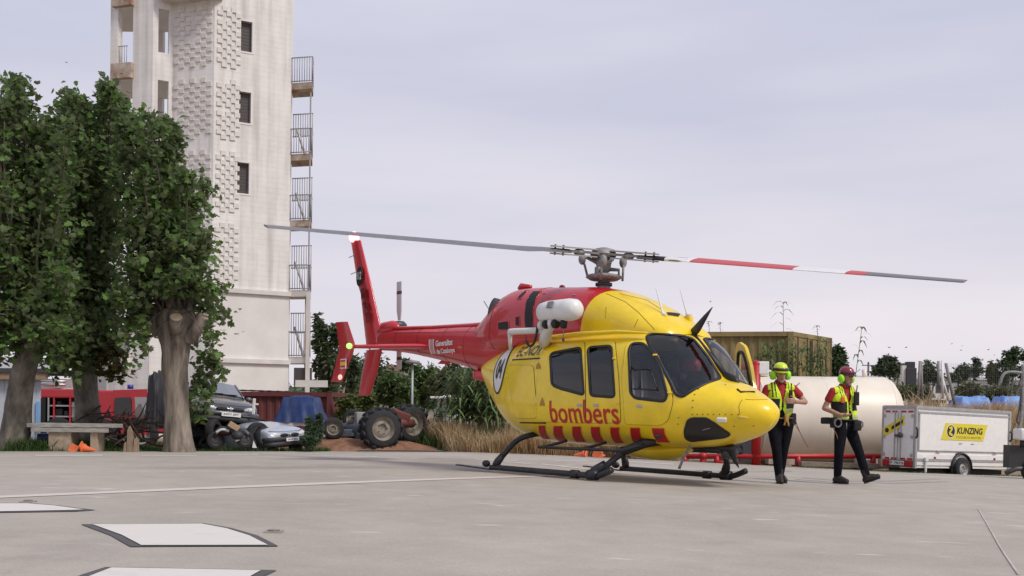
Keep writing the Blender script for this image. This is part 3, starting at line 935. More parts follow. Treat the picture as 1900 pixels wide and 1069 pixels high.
for y in (-1, 1):
    S = lambda px, py, yy: (lambda p: V((p.x, p.y * y * -1, p.z)))(hp(px, py, -yy))
    foil([(S(805, 642, .12), S(706, 643, .12), (0, 0, .10)), (S(700, 643, .9), S(672, 643, .9), (0, 0, .075)), (S(661, 643, 1.13), S(640, 643, 1.13), (0, 0, .07))]).build('stabiliser', m_red, heli, auto=50)
    if y > 0: S = (lambda f_: lambda px, py, yy: f_(px, 640 + (py - 640) * .3, yy))(S)
    ep = foil([(S(645, 597, 1.15), S(623, 598, 1.15), (0, .04, 0)), (S(658, 637, 1.15), S(629, 643, 1.15), (0, .055, 0)), (S(656, 652, 1.15), S(628, 655, 1.15), (0, .055, 0)), (S(634, 709, 1.15), S(614, 709, 1.15), (0, .04, 0))]).build('end_plate', m_red, heli, auto=50)
    MB().ball(S(648, 642, 1.15 + .06), (.05, .05, .05)).build('navigation_light', mat('green light', (.2, .9, .1), emit=(.25, 1.0, .12), estr=2.2) if y < 0 else mat('red lens', (.6, .02, .02), .2), ep, smooth=True)
    if y < 0: MB().ball(S(631, 700, 1.15 + .04), (.06, .03, .05)).build('tail_light', mat('pale lens', (.85, .6, .5), .2, emit=(1, .6, .45), estr=.6), ep, smooth=True)
    # small flag
    if y > 0: continue
    c = S(637, 675, 1.15 + .045)
    MB().box(c, (.20, .01, .17)).build('flag_border', m_wht, ep)
    for dz, mm in ((.05, m_let), (-.05, m_let)):
        MB().box(c + V((0, -.006 * -y, dz)), (.16, .012, .035)).build('flag_stripe', mm, ep)
    MB().box(c + V((0, -.006 * -y, 0)), (.16, .012, .062)).build('flag_stripe', mat('flag yellow', (.8, .5, .02), .5), ep)
MB().ball(F(657, 440), (.10, .10, .11)).build('strobe_light', mat('red strobe', (1, .1, .1), emit=(1.0, .16, .16), estr=9), heli, smooth=True)
# black roundel and letters on the fin
c = F(668, 515)
MB().lathe([(.0, .0), (.155, .0), (.155, .012), (0, .012)], 24, M=Matrix.Translation(c + V((.12, -.075, 0))) @ Matrix.Rotation(PI / 2, 4, 'X') @ Matrix.Diagonal((.75, 1.25, 1, 1))).build('fin_roundel', m_ink, fin, smooth=False)
def plate_text(body, origin, ux, uy, w, h, m, name, parent, bold=.0, shear=0.0):
    me = text_mesh(body, bold, shear)
    for v in me.vertices: v.co = V(origin) + V(ux) * (v.co.x * w) + V(uy) * (v.co.y * h)
    return link(name, me, m, parent, False)
plate_text('112', c + V((.045, -.092, -.06)), (1, 0, 0), (0, 0, 1), .16, .15, m_wht, 'fin_number', fin, .02)
dv = (F(683, 600) - F(671, 541)).normalized()
for k, ch in enumerate('12408'):
    o = F(672.5, 545).lerp(F(684, 600), k / 5)
    plate_text(ch, o + V((.16, -.115, -.14)), (.97, 0, .2), (-.2, 0, 1), .15, .20, mat('dark red lettering', (.12, .005, .01), .4), 'fin_lettering', fin, .01)
for py in (474, 505):
    MB().tube([F(653 + (py - 447) * .13, py), F(645 + (py - 447) * .1, py + 4)], .008, 5).build('static_wick', m_gry, fin, smooth=True)

# tail rotor on the far side
trc = hp(741, 604, .34)
tr = MB().lathe([(.0, -.12), (.07, -.12), (.09, -.02), (.09, .08), (.05, .14), (0, .14)], 14, M=Matrix.Translation(trc) @ Matrix.Rotation(-PI / 2, 4, 'X')).build('tail_rotor_hub', m_dgy, heli, smooth=True)
MB().tube([(trc.x - .03, 0, 2.40), trc], .05, 8).build('tail_rotor_shaft', m_dgy, heli, smooth=True)
for s in (1, -1):
    ax = V((-.06, 0, 1)).normalized() * s
    b = foil([(trc + ax * .10 + V((.05, 0, 0)), trc + ax * .10 - V((.05, 0, 0)), (0, .03, 0)), (trc + ax * .28 + V((.08, 0, 0)), trc + ax * .28 - V((.1, 0, 0)), (0, .025, 0)), (trc + ax * .84 + V((.08, 0, 0)), trc + ax * .84 - V((.1, 0, 0)), (0, .018, 0))]).build('tail_rotor_blade', mat('pale rotor grey', (.55, .54, .54), .5), heli, auto=50)
    for r0, r1 in ((.60, .66),):
        foil([(trc + ax * r0 + V((.083, 0, 0)), trc + ax * r0 - V((.103, 0, 0)), (0, .030, 0)), (trc + ax * r1 + V((.083, 0, 0)), trc + ax * r1 - V((.103, 0, 0)), (0, .028, 0))]).build('blade_band', m_dgy, b, auto=50)
MB().box((-2.75, -.12, 1.43), (.34, .16, .16), rot=(0, .15, 0), bev=.04).build('belly_beacon', m_red, heli, smooth=True)

# ------------------------------------------------------------------ main rotor
HUB = V((-.10, 0, 3.10))
BD = [V((-.19, -.981, -.033)).normalized(), V((.939, .317, -.133)).normalized()]
BD.append(-(BD[0] + BD[1]).normalized())
UPR = BD[0].cross(BD[1]).normalized()
if UPR.z < 0: UPR = -UPR
MB().tube([(-.07, 0, 2.5), (-.075, 0, 2.72)], [.11, .085], 16).build('mast_base', m_gry, heli, smooth=True)
mast = MB().tube([(-.075, 0, 2.72), (-.085, 0, 2.84), (-.09, 0, 2.86), (-.095, 0, 3.06)], [.075, .06, .09, .13], 16).build('rotor_mast', m_gry, heli, smooth=True)
MB().lathe([(.0, -.03), (.20, -.035), (.26, 0), (.24, .03), (.14, .05), (0, .05)], 24, M=Matrix.Translation((-.078, 0, 2.775))).build('swashplate', m_gry, heli, smooth=True)
MB().lathe([(.0, -.03), (.12, -.03), (.12, .01), (0, .01)], 24, M=Matrix.Translation((-.075, 0, 2.685))).build('swashplate', m_dgy, heli, smooth=True)
for k, b in enumerate(BD):
    lat = UPR.cross(b).normalized()
    a = V((-.08, 0, 2.75)) + b * .10 - lat * .27
    t = HUB + b * .16 - lat * .30 - UPR * .06
    MB().tube([a, t], .018, 8).build('pitch_link', m_gry, heli, smooth=True)
    a2 = V((-.09, 0, 2.90)); c2 = V((-.08, 0, 2.90)) + (b + lat * .6).normalized() * .21
    MB().tube([a2, c2, V((c2.x, c2.y, 2.76))], [.035, .025, .022], 8).build('scissor_link', m_gry, heli, smooth=True)
    MB().tube([V((-.09, 0, 2.94)), HUB + (b - lat * .5).normalized() * .24 - UPR * .05], [.03, .025], 8).build('brace', m_gry, heli, smooth=True)
    MB().ball(HUB + (b * .5 - lat * .86) * .34 - UPR * .08, (.055, .055, .085)).build('vibration_absorber', m_gry, heli, smooth=True)
star = MB()
for b in BD:
    lat = UPR.cross(b).normalized()
    R3 = Matrix((b, lat, UPR)).transposed().to_4x4(); R3.translation = HUB
    star.prism([(0, -.16), (.30, -.07), (.56, -.05), (.60, 0), (.56, .05), (.30, .07), (0, .16)], .035, M=R3)
star.lathe([(0, -.05), (.16, -.05), (.19, 0), (.16, .07), (.06, .10), (0, .10)], 20, M=Matrix.Translation(HUB))
star.build('rotor_hub', m_gry, heli, auto=30)
m_bred = mat('blade red', (.52, .07, .07), .45)
for k, b in enumerate(BD):
    lat = UPR.cross(b).normalized()
    R3 = Matrix((b, lat, UPR)).transposed().to_4x4(); R3.translation = HUB
    for dz, nm in ((.055, 'upper_sleeve'), (-.045, 'lower_sleeve')):
        MB().prism([(.16, -.10), (.34, -.085), (.84, -.05), (.87, 0), (.84, .05), (.34, .085), (.16, .10), (.12, 0)], .020, M=R3 @ Matrix.Translation((0, 0, dz))).build(nm, mat('pale sleeve grey', (.36, .35, .34), .55), heli, auto=30)
    for x in (.66, .79): MB().cyl((x, 0, -.055), (x, 0, .092), .014, 8, M=R3).build('sleeve_bolt', m_dgy, heli, smooth=True)
    fr = MB()
    fr.ball((.40, 0, .01), (.085, .085, .05), M=R3)
    fr.build('elastomer_bearing', m_gry, heli, smooth=True)
    RAD = 4.80
    def bsec(r, g=0.0):
        c0, c1 = (.075, -.22) if r > 1.25 else ((.05, -.07) if r < .8 else (.06, -.11))
        tw = math.radians(15 - 8 * r / RAD) * (-1 if k == 1 else 1)
        th = (.024 if r > 1.2 else .05) * (1 + g)
        dr = -.004 * (r - 1) ** 2 * 0
        L = lambda y: HUB + b * r + (lat * -1 * y * math.cos(tw)) + UPR * (y * math.sin(tw) + .012 + dr)
        return (L(c0 + .002 * (g > 0)), L(c1 - .002 * (g > 0)), UPR * th)
    bl = foil([bsec(r) for r in (.55, .8, 1.0, 1.3, 2.0, 3.0, 4.0, 4.6, RAD)]).build('rotor_blade', m_lgy, heli, auto=50)
    if k >= 1:
        for r0, r1, mm in ((.66, .98, m_blk), (.98, 1.36, m_wht), (1.36, 2.78, m_bred), (2.78, 3.44, m_wht), (3.44, 3.68, m_bred)):
            q = [r0 + (r1 - r0) * t / 4 for t in range(5)]
            foil([bsec(r, .10) for r in q]).build('blade_band', mm, bl, auto=50)

# ------------------------------------------------------------------ landing gear
for y, sx, ext in ((-1.1, -.05, 0), (1.1, .25, 0)):
    xf, xr = 1.08 + sx, -.98 + sx + (.08 if y > 0 else 0)
    pts = [(xr - .10, y, .035), (xr + .15, y, .04), (xf - .3, y, .04), (xf + .02, y, .04), (xf + .14, y, .06), (xf + .32, y, .13)]
    if y < 0: pts = [(p[0], p[1], p[2]) for p in pts]
    sk = MB().tube(curve(pts, 24), .040, 10).build('skid', m_skid, heli, smooth=True)
    MB().box((xr - .5, y, .02), (.85, .09, .018), rot=(0, .03, 0)).build('skid_spring', m_skid, sk)
    MB().ball((xr - .22, y, .085), (.075, .05, .05)).build('skid_clamp', m_skid, sk, smooth=True)
    MB().tube([(xf - .42, y, .04), (xf - .30, y, .04)], .058, 10).build('skid_collar', m_skid, sk, smooth=True)
    MB().tube([(xf - .10, y, .045), (xf + .06, y, .05)], .066, 10).build('skid_collar', m_skid, sk, smooth=True)
    s = -1 if y < 0 else 1
    MB().tube(curve([(xf - .05, y, .05), (xf - .02 + .1, y - s * .10, .15), (xf + .22, s * .78, .36), (xf + .40, s * .55, .46), (xf + .45, s * .3, .49), (xf + .45, 0, .50)], 24), .042, 10).build('front_cross_tube', m_skid, heli, smooth=True)
    MB().tube(curve([(xr, y, .05), (xr + .03, y - s * .06, .16), (xr + .15, s * .86, .42), (xr + .27, s * .66, .52), (xr + .3, s * .3, .56), (xr + .3, 0, .56)], 24), .040, 10).build('rear_cross_tube', m_skid, heli, smooth=True)
    MB().tube([(xf - .05, y, .06), (xf + .0, y - s * .04, .12), (xf + .085, y - s * .12, .20)], [.058, .058, .048], 12).build('cross_tube_socket', m_skid, heli, smooth=True)
    MB().tube([(xr, y, .06), (xr + .02, y - s * .03, .13), (xr + .05, y - s * .09, .22)], [.056, .056, .046], 12).build('cross_tube_socket', m_skid, heli, smooth=True)
    # boarding step
    st = MB().tube([(-.15 + sx, s * 1.0, .36), (1.35 + sx, s * 1.0, .37)], .022, 8)
    for x in (-.15, .62, 1.3): st.tube(curve([(x + sx, s * 1.0, .36), (x + .15 + sx, s * .97, .38), (x + .3 + sx, s * .75, .46)], 8), .02, 8)
    st.build('boarding_step', m_skid, heli, smooth=True)
    # fairing where the front tube leaves the belly
    MB().tube([(xf + .18, s * .82, .34), (xf + .40, s * .62, .47), (xf + .54, s * .58, .50)], [.055, .065, .03], 10).build('tube_fairing', m_skid, heli, smooth=True)
MB().tube([(.45, 0, .42), (.75, 0, .36), (1.25, 0, .36), (1.7, 0, .42)], [.02, .3, .33, .05], 16, flat=.35).build('belly_pod', m_yel, heli, smooth=True)
MB().tube([(1.95, -.35, .46), (1.88, -.4, .28), (1.84, -.42, .17)], [.02, .016, .02], 8).build('tow_hook', m_gry, heli, smooth=True)
MB().box((1.95, .15, .42), (.45, .4, .08), bev=.02).build('searchlight_bracket', m_skid, heli, smooth=True)
MB().ball((2.2, .1, .39), (.10, .12, .09)).build('searchlight', m_dgy, heli, smooth=True)
# wire cutters
K = lambda px, py, y=0.0: hp(px, py, y)
def blade(pts, w, name, y=0.0):
    c = [K(*p, y) for p in pts]
    return MB().tube(c, w, 8, up=(0, 1, 0), flat=.35).build(name, m_blk, heli, smooth=True)
blade([(1322, 570), (1309, 588), (1295, 608), (1283, 622)], [.006, .035, .06, .07], 'wire_cutter')
blade([(1280, 618), (1281, 632), (1285, 653)], [.07, .045, .006], 'wire_cutter')
MB().tube([K(1258, 620), K(1279, 612)], .012, 6).build('cutter_brace', m_blk, heli, smooth=True)
MB().tube([K(1285, 622) + V((0, 0, .01)), K(1312, 658) + V((.02, 0, .02)), K(1345, 702) + V((.02, 0, .03))], [.035, .03, .035], 8, up=(0, 1, 0)).build('centre_post', m_blk, heli, smooth=True)
MB().tube([K(1343, 700) + V((.02, 0, .03)), K(1362, 710) + V((.02, 0, .03)), K(1372, 721)], [.045, .055, .02], 8, up=(0, 1, 0)).build('deflector', m_blk, heli, smooth=True)
blade([(1352, 812), (1357, 836), (1364, 856), (1371, 868)], [.07, .05, .03, .006], 'wire_cutter')
blade([(1300, 826), (1345, 812), (1385, 806), (1397, 797)], [.02, .03, .03, .012], 'wire_cutter')
blade([(1345, 811), (1357, 803), (1362, 797)], [.05, .03, .006], 'wire_cutter')
blade([(1377, 806), (1388, 802), (1396, 795)], [.03, .045, .008], 'wire_cutter')
MB().box((1.9, 0, .44), (.9, .1, .05), bev=.01).build('cutter_mount', m_skid, heli, smooth=True)

# ------------------------------------------------------------------ rescue hoist
c = hp(1038, 577, -1.0)
MB().tube([c + V((-.40, 0, 0)), c + V((-.385, 0, .0)), c + V((-.33, 0, 0)), c + V((-.22, 0, 0)), c + V((.22, 0, -.0)), c + V((.33, 0, 0)), c + V((.385, 0, 0)), c + V((.40, 0, 0))], [.03, .09, .135, .15, .15, .135, .09, .03], 20).build('hoist_housing', m_wht, heli, smooth=True)
MB().box(c + V((-.02, -.15, .07)), (.11, .02, .09), rot=(-.35, 0, 0)).build('hoist_plate', m_gry, heli)
m_hs = mat('hoist white', (.68, .66, .62), .4)
arm = MB().tube(curve([hp(1008, 613, -.95), hp(985, 614, -.97), hp(955, 615, -.98), hp(946, 616, -.98)], 8), .045, 12)
arm.build('hoist_arm', m_hs, heli, smooth=True)
MB().tube([hp(946, 615, -.98), hp(947, 650, -.90)], [.035, .022], 10).build('hoist_strut', m_hs, heli, smooth=True)
MB().tube([hp(1010, 637, -.75), hp(1012, 625, -.92), hp(1018, 608, -1.0), hp(1030, 600, -1.0)], [.085, .085, .07, .05], 14).build('hoist_bracket', m_hs, heli, smooth=True)
for q, dq in (((1005, 604), 0), ((1014, 602), 0), ((1024, 600), 0), ((1031, 601), 0)):
    p = hp(q[0], q[1], -1.06)
    MB().tube([p + V((-.026, 0, .0)), p + V((.026, 0, 0))], .062, 14).build('hose_band', m_blk if q[0] in (1014, 1031) else m_hs, heli, smooth=True)
MB().tube(curve([hp(998, 600, -1.0), hp(995, 622, -1.02), hp(990, 638, -1.0), hp(982, 642, -.98), hp(976, 632, -.95)], 14), .018, 8).build('hoist_hose', m_blk, heli, smooth=True)
p = hp(1046, 601, -1.02)
MB().tube([p + V((0, 0, .05)), p + V((0, 0, .0)), p + V((0, 0, -.06))], [.045, .05, .04], 10).build('hook_damper', m_blk, heli, smooth=True)
MB().tube([p, p + V((0, 0, -.20))], .006, 6).build('hoist_cable', m_gry, heli, smooth=True)
MB().ball(p + V((0, 0, -.21)), (.02, .02, .03)).build('hoist_hook', m_dgy, heli, smooth=True)

# ------------------------------------------------------------------ interior
MB().box((.5, 0, .60), (2.4, 1.2, .05)).build('cabin_floor', m_lin, heli)
MB().box((-.75, 0, 1.15), (.06, 1.45, 1.1)).build('rear_bulkhead', m_lin, heli)
def seat(x, y, w=.46):
    s = MB().box((x + .05, y, .86), (.46, w, .12), bev=.04)
    s.box((x, y, .72), (.36, w * .8, .18))
    s.build('seat', m_seat, heli, smooth=True)
    b = MB().box((x - .22, y, 1.16), (.12, w, .56), rot=(0, -.12, 0), bev=.045)
    b.box((x - .27, y, 1.53), (.09, w * .55, .2), rot=(0, -.12, 0), bev=.04)
    b.build('seat_back', m_seat, heli, smooth=True)
    for dy in (-.08, .08):
        MB().tube([(x - .17, y + dy, 1.42), (x - .13, y + dy, 1.1), (x - .1, y + dy * .5, .93)], .02, 6, flat=.4).build('seat_belt', m_wht if y < 0 else m_gry, heli, smooth=True)
for y in (-.38, .38): seat(1.18, y)
for y in (-.52, 0, .52): seat(-.25, y, .42)
pn = MB().box((1.98, .15, 1.08), (.22, .95, .28), rot=(0, .3, 0), bev=.05)
pn.box((1.75, .0, .8), (.5, .2, .4), bev=.03)
pn.build('instrument_panel', m_blk, heli, smooth=True)
MB().box((1.95, -.55, .80), (.10, .16, .24), rot=(0, .2, 0), bev=.02).build('map_case', mat('pale grey plastic', (.34, .33, .33), .6), heli, smooth=True)
for y in (-.38, .38):
    MB().tube(curve([(1.6, y, .62), (1.55, y, .85), (1.5, y, 1.02)], 8), .016, 8).build('control_stick', m_blk, heli, smooth=True)
MB().tube(curve([(1.55, 0, 1.80), (1.0, 0, 1.84), (.4, 0, 1.85)], 6), .09, 8, flat=.5).build('overhead_panel', m_lin, heli, smooth=True)
# bake the parts under the posed empty
# ================================================================== TRAINING TOWER
TY = 42.0
m_tw = bpy.data.materials.new('tower white'); m_tw.use_nodes = True
def _tw(m):
    n, l = m.node_tree.nodes, m.node_tree.links
    b = n['Principled BSDF']; b.inputs['Roughness'].default_value = .85
    tc = n.new('ShaderNodeTexCoord')
    sx = n.new('ShaderNodeSeparateXYZ'); l.new(tc.outputs['Object'], sx.inputs[0])
    # block courses: thin darker joints every 0.2 m
    md = n.new('ShaderNodeMath'); md.operation = 'MODULO'; md.inputs[1].default_value = .22
    l.new(sx.outputs['Z'], md.inputs[0])
    lt = n.new('ShaderNodeMath'); lt.operation = 'LESS_THAN'; lt.inputs[1].default_value = .02
    l.new(md.outputs[0], lt.inputs[0])
    nz = n.new('ShaderNodeTexNoise'); nz.inputs['Scale'].default_value = .9; nz.inputs['Detail'].default_value = 8; nz.inputs['Roughness'].default_value = .7
    l.new(tc.outputs['Object'], nz.inputs['Vector'])
    r = n.new('ShaderNodeValToRGB'); r.color_ramp.elements[0].position = .3; r.color_ramp.elements[0].color = (.69, .66, .625, 1)
    r.color_ramp.elements[1].position = .62; r.color_ramp.elements[1].color = (.81, .785, .755, 1)
    l.new(nz.outputs['Fac'], r.inputs[0])
    # chipped spots and drips
    n2 = n.new('ShaderNodeTexNoise'); n2.inputs['Scale'].default_value = 3.2; n2.inputs['Detail'].default_value = 6; n2.inputs['Roughness'].default_value = .75
    l.new(tc.outputs['Object'], n2.inputs['Vector'])
    r2 = n.new('ShaderNodeValToRGB'); r2.color_ramp.elements[0].position = .70; r2.color_ramp.elements[0].color = (1, 1, 1, 1)
    r2.color_ramp.elements[1].position = .75; r2.color_ramp.elements[1].color = (.55, .52, .49, 1)
    l.new(n2.outputs['Fac'], r2.inputs[0])
    mp = n.new('ShaderNodeMapping'); mp.inputs['Scale'].default_value = (2.2, 2.2, .12); l.new(tc.outputs['Object'], mp.inputs[0])
    n3 = n.new('ShaderNodeTexNoise'); n3.inputs['Scale'].default_value = 1.5; n3.inputs['Detail'].default_value = 5; l.new(mp.outputs[0], n3.inputs['Vector'])
    r3 = n.new('ShaderNodeValToRGB'); r3.color_ramp.elements[0].position = .45; r3.color_ramp.elements[0].color = (1, 1, 1, 1)
    r3.color_ramp.elements[1].position = .72; r3.color_ramp.elements[1].color = (.76, .74, .72, 1)
    l.new(n3.outputs['Fac'], r3.inputs[0])
    def mul(a, c, f=1.0):
        x = n.new('ShaderNodeMix'); x.data_type = 'RGBA'; x.blend_type = 'MULTIPLY'; x.inputs[0].default_value = f
        l.new(a, x.inputs[6]); l.new(c, x.inputs[7]); return x.outputs[2]
    j = n.new('ShaderNodeMix'); j.data_type = 'RGBA'; j.inputs[6].default_value = (1, 1, 1, 1); j.inputs[7].default_value = (.945, .94, .935, 1)
    l.new(lt.outputs[0], j.inputs[0])
    l.new(mul(mul(mul(r.outputs[0], r2.outputs[0]), r3.outputs[0]), j.outputs[2]), b.inputs['Base Color'])
    bp = n.new('ShaderNodeBump'); bp.inputs['Strength'].default_value = .35; bp.inputs['Distance'].default_value = .03
    inv = n.new('ShaderNodeMath'); inv.operation = 'SUBTRACT'; l.new(nz.outputs['Fac'], inv.inputs[0]); l.new(lt.outputs[0], inv.inputs[1])
    l.new(inv.outputs[0], bp.inputs['Height']); l.new(bp.outputs[0], b.inputs['Normal'])
_tw(m_tw)
m_tp = mat('tower plaster', (.69, .655, .615), .88, col2=(.78, .75, .715), vscale=.8, bump=.1, bscale=8, detail=8)
m_rust = mat('rusty concrete', (.28, .17, .10), .9, col2=(.56, .49, .42), vscale=2.2, detail=8, bump=.3, bscale=20)
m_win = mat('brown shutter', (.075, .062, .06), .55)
m_rail = mat('railing grey', (.33, .32, .32), .55, .2)
m_stn = mat('stained white concrete', (.60, .565, .52), .9, col2=(.72, .685, .64), vscale=1.5, detail=8)

P1 = at(390, 754, TY); GZ = G(P1.x, TY) - .3
d_r = V((.876, .482, 0)).normalized(); d_l = V((-.96, .277, 0)).normalized()
def along(o, d, px):
    """where the vertical plane through o along d is seen at photo column px"""
    a = ray(px - 7, 754); k = a.x / a.y
    t = (k * o.y - o.x) / (d.x - k * d.y)
    return t
W_R = along(P1, d_r, 541); W_L = along(P1, d_l, 320)
P0 = P1 + d_r * W_R; P2 = P1 + d_l * W_L
W_3 = along(P2, -d_r, 283); P3 = P2 - d_r * W_3
W_4 = along(P3, d_l, 247); P4 = P3 + d_l * W_4
W_5 = along(P4, d_l, 204); P5 = P4 + d_l * W_5
def zz(py, p): return CAM_H + (761.5 + (950 + 1900 * p.x / p.y - 950) * -ROLL * 1.0 - py) / 1900.0 * p.y if False else at(950 + 1900 * p.x / p.y, py, p.y).z
TOP = 22.5
tower = empty('training_tower', (P1.x, P1.y, GZ), 0, 'tall white block training tower with relief bricks, openings and balconies behind the plane trees', 'tower')
TI = V((P1.x, P1.y, GZ))
def wall(name, a, d, w, z0, z1, ops=(), th=.3, m=m_tw, back=None):
    """upright slab from a along d, outer face on the camera side, openings (t0,t1,za,zb)"""
    nrm = V((d.y, -d.x, 0))
    if nrm.y > 0: nrm = -nrm
    ts = sorted({0, w, *[q for o in ops for q in o[:2]]}); zs = sorted({z0, z1, *[q for o in ops for q in o[2:4]]})
    solid = lambda i, j: 0 <= i < len(ts) - 1 and 0 <= j < len(zs) - 1 and not any(o[0] - 1e-6 <= ts[i] and ts[i + 1] <= o[1] + 1e-6 and o[2] - 1e-6 <= zs[j] and zs[j + 1] <= o[3] + 1e-6 for o in ops)
    mb = MB()
    def q(i, j, k): return a + d * ts[i] - nrm * (th * k) + V((0, 0, zs[j] - a.z)) - TI
    for i in range(len(ts) - 1):
        for j in range(len(zs) - 1):
            if not solid(i, j): continue
            mb.add([q(i, j, 0), q(i + 1, j, 0), q(i + 1, j + 1, 0), q(i, j + 1, 0)], [(0, 1, 2, 3)])
            mb.add([q(i, j, 1), q(i + 1, j, 1), q(i + 1, j + 1, 1), q(i, j + 1, 1)], [(3, 2, 1, 0)])
            for di, dj, e in ((-1, 0, ((0, 0), (0, 1))), (1, 0, ((1, 0), (1, 1))), (0, -1, ((0, 0), (1, 0))), (0, 1, ((0, 1), (1, 1)))):
                if not solid(i + di, j + dj):
                    (x0, y0), (x1, y1) = e
                    mb.add([q(i + x0, j + y0, 0), q(i + x1, j + y1, 0), q(i + x1, j + y1, 1), q(i + x0, j + y0, 1)], [(0, 1, 2, 3)])
    return mb.build(name, m, tower)
B1, B2 = zz(537, P1), zz(668, P1)           # the two ledges
wins = []
for x0, x1, ya, yb in ((446, 467, 40, 96), (444, 466, 171, 228), (442, 464, 302, 359)):
    t0, t1 = along(P1, d_r, x0), along(P1, d_r, x1)
    q = P1 + d_r * ((t0 + t1) / 2)
    wins.append((t0, t1, zz(yb, q), zz(ya, q)))
wall('block_wall', P1, d_r, W_R, B1, TOP, wins)
n_r = V((d_r.y, -d_r.x, 0)); n_l = V((-d_l.y, d_l.x, 0))
for t0, t1, za, zb in wins:
    sh = MB()
    c = P1 + d_r * ((t0 + t1) / 2) - n_r * .2 - TI
    Mx = Matrix.Translation((c.x, c.y, (za + zb) / 2 - TI.z)) @ Matrix.Rotation(math.atan2(d_r.y, d_r.x), 4, 'Z')
    w = MB().box((0, 0, 0), (t1 - t0, .06, zb - za), M=Mx).build('shutter', m_win, tower)
    for k in range(9):
        MB().box((0, -.035, (k - 4) * (zb - za) / 9.3), (t1 - t0 - .05, .012, .075), M=Mx, rot=(.06, 0, 0)).build('shutter_slat', m_win, w)
    fr = MB()
    for sx in (-1, 1): fr.box((sx * ((t1 - t0) / 2 + .035), -.19, 0), (.07, .06, zb - za + .14), M=Mx)
    fr.box((0, -.19, (zb - za) / 2 + .035), (t1 - t0, .058, .07), M=Mx).box((0, -.19, -(zb - za) / 2 - .035), (t1 - t0, .058, .07), M=Mx)
    fr.build('window_surround', m_tp, tower)
wall('plaster_wall', P1 + n_r * .03, d_r, W_R, B2, B1, (), .3, m_tp)
wall('plaster_wall', P1 + n_r * .06, d_r, W_R, GZ - .5, B2, (), .3, m_tp)
for zb_, off in ((B1, .10), (B2, .13)):
    c = P1 + d_r * (W_R / 2) + n_r * (off / 2) - TI
    MB().box((c.x, c.y, zb_ - TI.z), (W_R + .1, off + .1, .18), rot=(0, 0, math.atan2(d_r.y, d_r.x))).build('ledge', m_stn, tower)
wall('relief_wall', P1, d_l, W_L, GZ - .5, TOP, ())
# opening bay left of the relief wall
zf = [zz(y, P3) for y in (30, 138, 146, 285, 420, 535)]
def op(o, d, x0, x1, ya, yb):
    t0, t1 = along(o, d, x0), along(o, d, x1); q = o + d * ((t0 + t1) / 2)
    return (min(t0, t1), max(t0, t1), zz(yb, q), zz(ya, q))
o2 = [op(P3, d_r, 293, 313, 17 + k * 132.5, 98 + k * 132.5) for k in range(-1, 5)]
wall('bay_wall', P3, d_r, W_3, GZ - .5, TOP, o2, .25)
wall('pillar_wall', P3, d_l, W_4, GZ - .5, TOP, (), .3)
o1 = [op(P4, d_l, 217.5, 246, 15 + k * 134, 119 + k * 134) for k in range(-1, 5)]
wall('end_wall', P4, d_l, W_5, GZ - .5, TOP, o1, .3)
# floors, inner posts, the far side of the open bay, apron slabs with rust
for k in range(-1, 5):
    q = P4 + d_l * (W_5 * .5)
    zb_ = zz(134 + k * 134, q)
    c = (P4 + P5) / 2 - d_l.orthogonal().normalized() * 0
    c = P4 + d_l * (W_5 * .42) + V((0, -.06, 0)) - TI
    MB().box((c.x, c.y, zb_ - TI.z), (W_5 * .86, .3, .62), rot=(0, 0, math.atan2(d_l.y, d_l.x))).build('floor_edge', m_rust if k < 2 else m_stn, tower)
    pl = [P5 - d_l * .05, P4, P3, P2, at(318, 754, TY + 3.6), at(208, 754, TY + 3.6)]
    MB().prism([(q.x - TI.x, q.y - TI.y + .31) for q in pl], .2, M=Matrix.Translation((0, 0, zb_ - TI.z - .1))).build('bay_floor', m_tp, tower)
    # lintels and rails seen through the openings
    for px, sgn in ((226, 1), (303, 1)):
        r_ = at(px, 60, TY + 3.2)
        for dz in (.0, .28, .56):
            c = V((r_.x, r_.y, zb_ + .55 + dz)) - TI
            MB().tube([c + V((-.32, 0, 0)), c + V((.4, .1, 0))], .025, 6).build('inner_rail', m_rail, tower)
    rl = MB()
    for t in range(6): rl.tube([P4 + d_l * (.35 + t * .11) + V((0, .05, zb_ + .3 - P4.z)) - TI, P4 + d_l * (.35 + t * .11) + V((0, .05, zb_ + 1.1 - P4.z)) - TI], .014, 5)
    rl.tube([P4 + d_l * .3 + V((0, .05, zb_ + 1.1 - P4.z)) - TI, P4 + d_l * .95 + V((0, .05, zb_ + 1.1 - P4.z)) - TI], .02, 5)
    rl.build('opening_railing', m_rail, tower, smooth=True)
# lintel bands behind the openings
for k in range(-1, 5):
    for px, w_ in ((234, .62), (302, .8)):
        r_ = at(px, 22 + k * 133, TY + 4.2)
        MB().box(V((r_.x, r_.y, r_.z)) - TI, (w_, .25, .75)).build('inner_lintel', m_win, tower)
MB().box(at(283, 300, TY + 3.9) - TI, (.9, .3, 30)).build('inner_post', m_tp, tower)
# roof overhang above the relief wall and back walls to close the core
c = (P1 + P2) / 2 + n_l * .25 - TI
MB().box((c.x, c.y, zz(-1, P1) - TI.z + .25), (W_L + .5, .9, .5), rot=(0, 0, math.atan2(d_l.y, d_l.x))).build('roof_edge', m_stn, tower)
back = [P0 - n_r * .3, P0 - n_r * 3.2, P2 - n_l * 3.6 + d_r * .2, P2 - n_l * .31]
for a, b in zip(back[:-1], back[1:]):
    d = (b - a); L = d.length; d.normalize()
    nrm = V((-d.y, d.x, 0))
    MB().box(((a + b) / 2 - TI) * 1 + V((0, 0, 11 - (a.z + b.z) / 2 + TI.z)), (L, .25, 24), rot=(0, 0, math.atan2(d.y, d.x))).build('rear_wall', m_tp, tower)
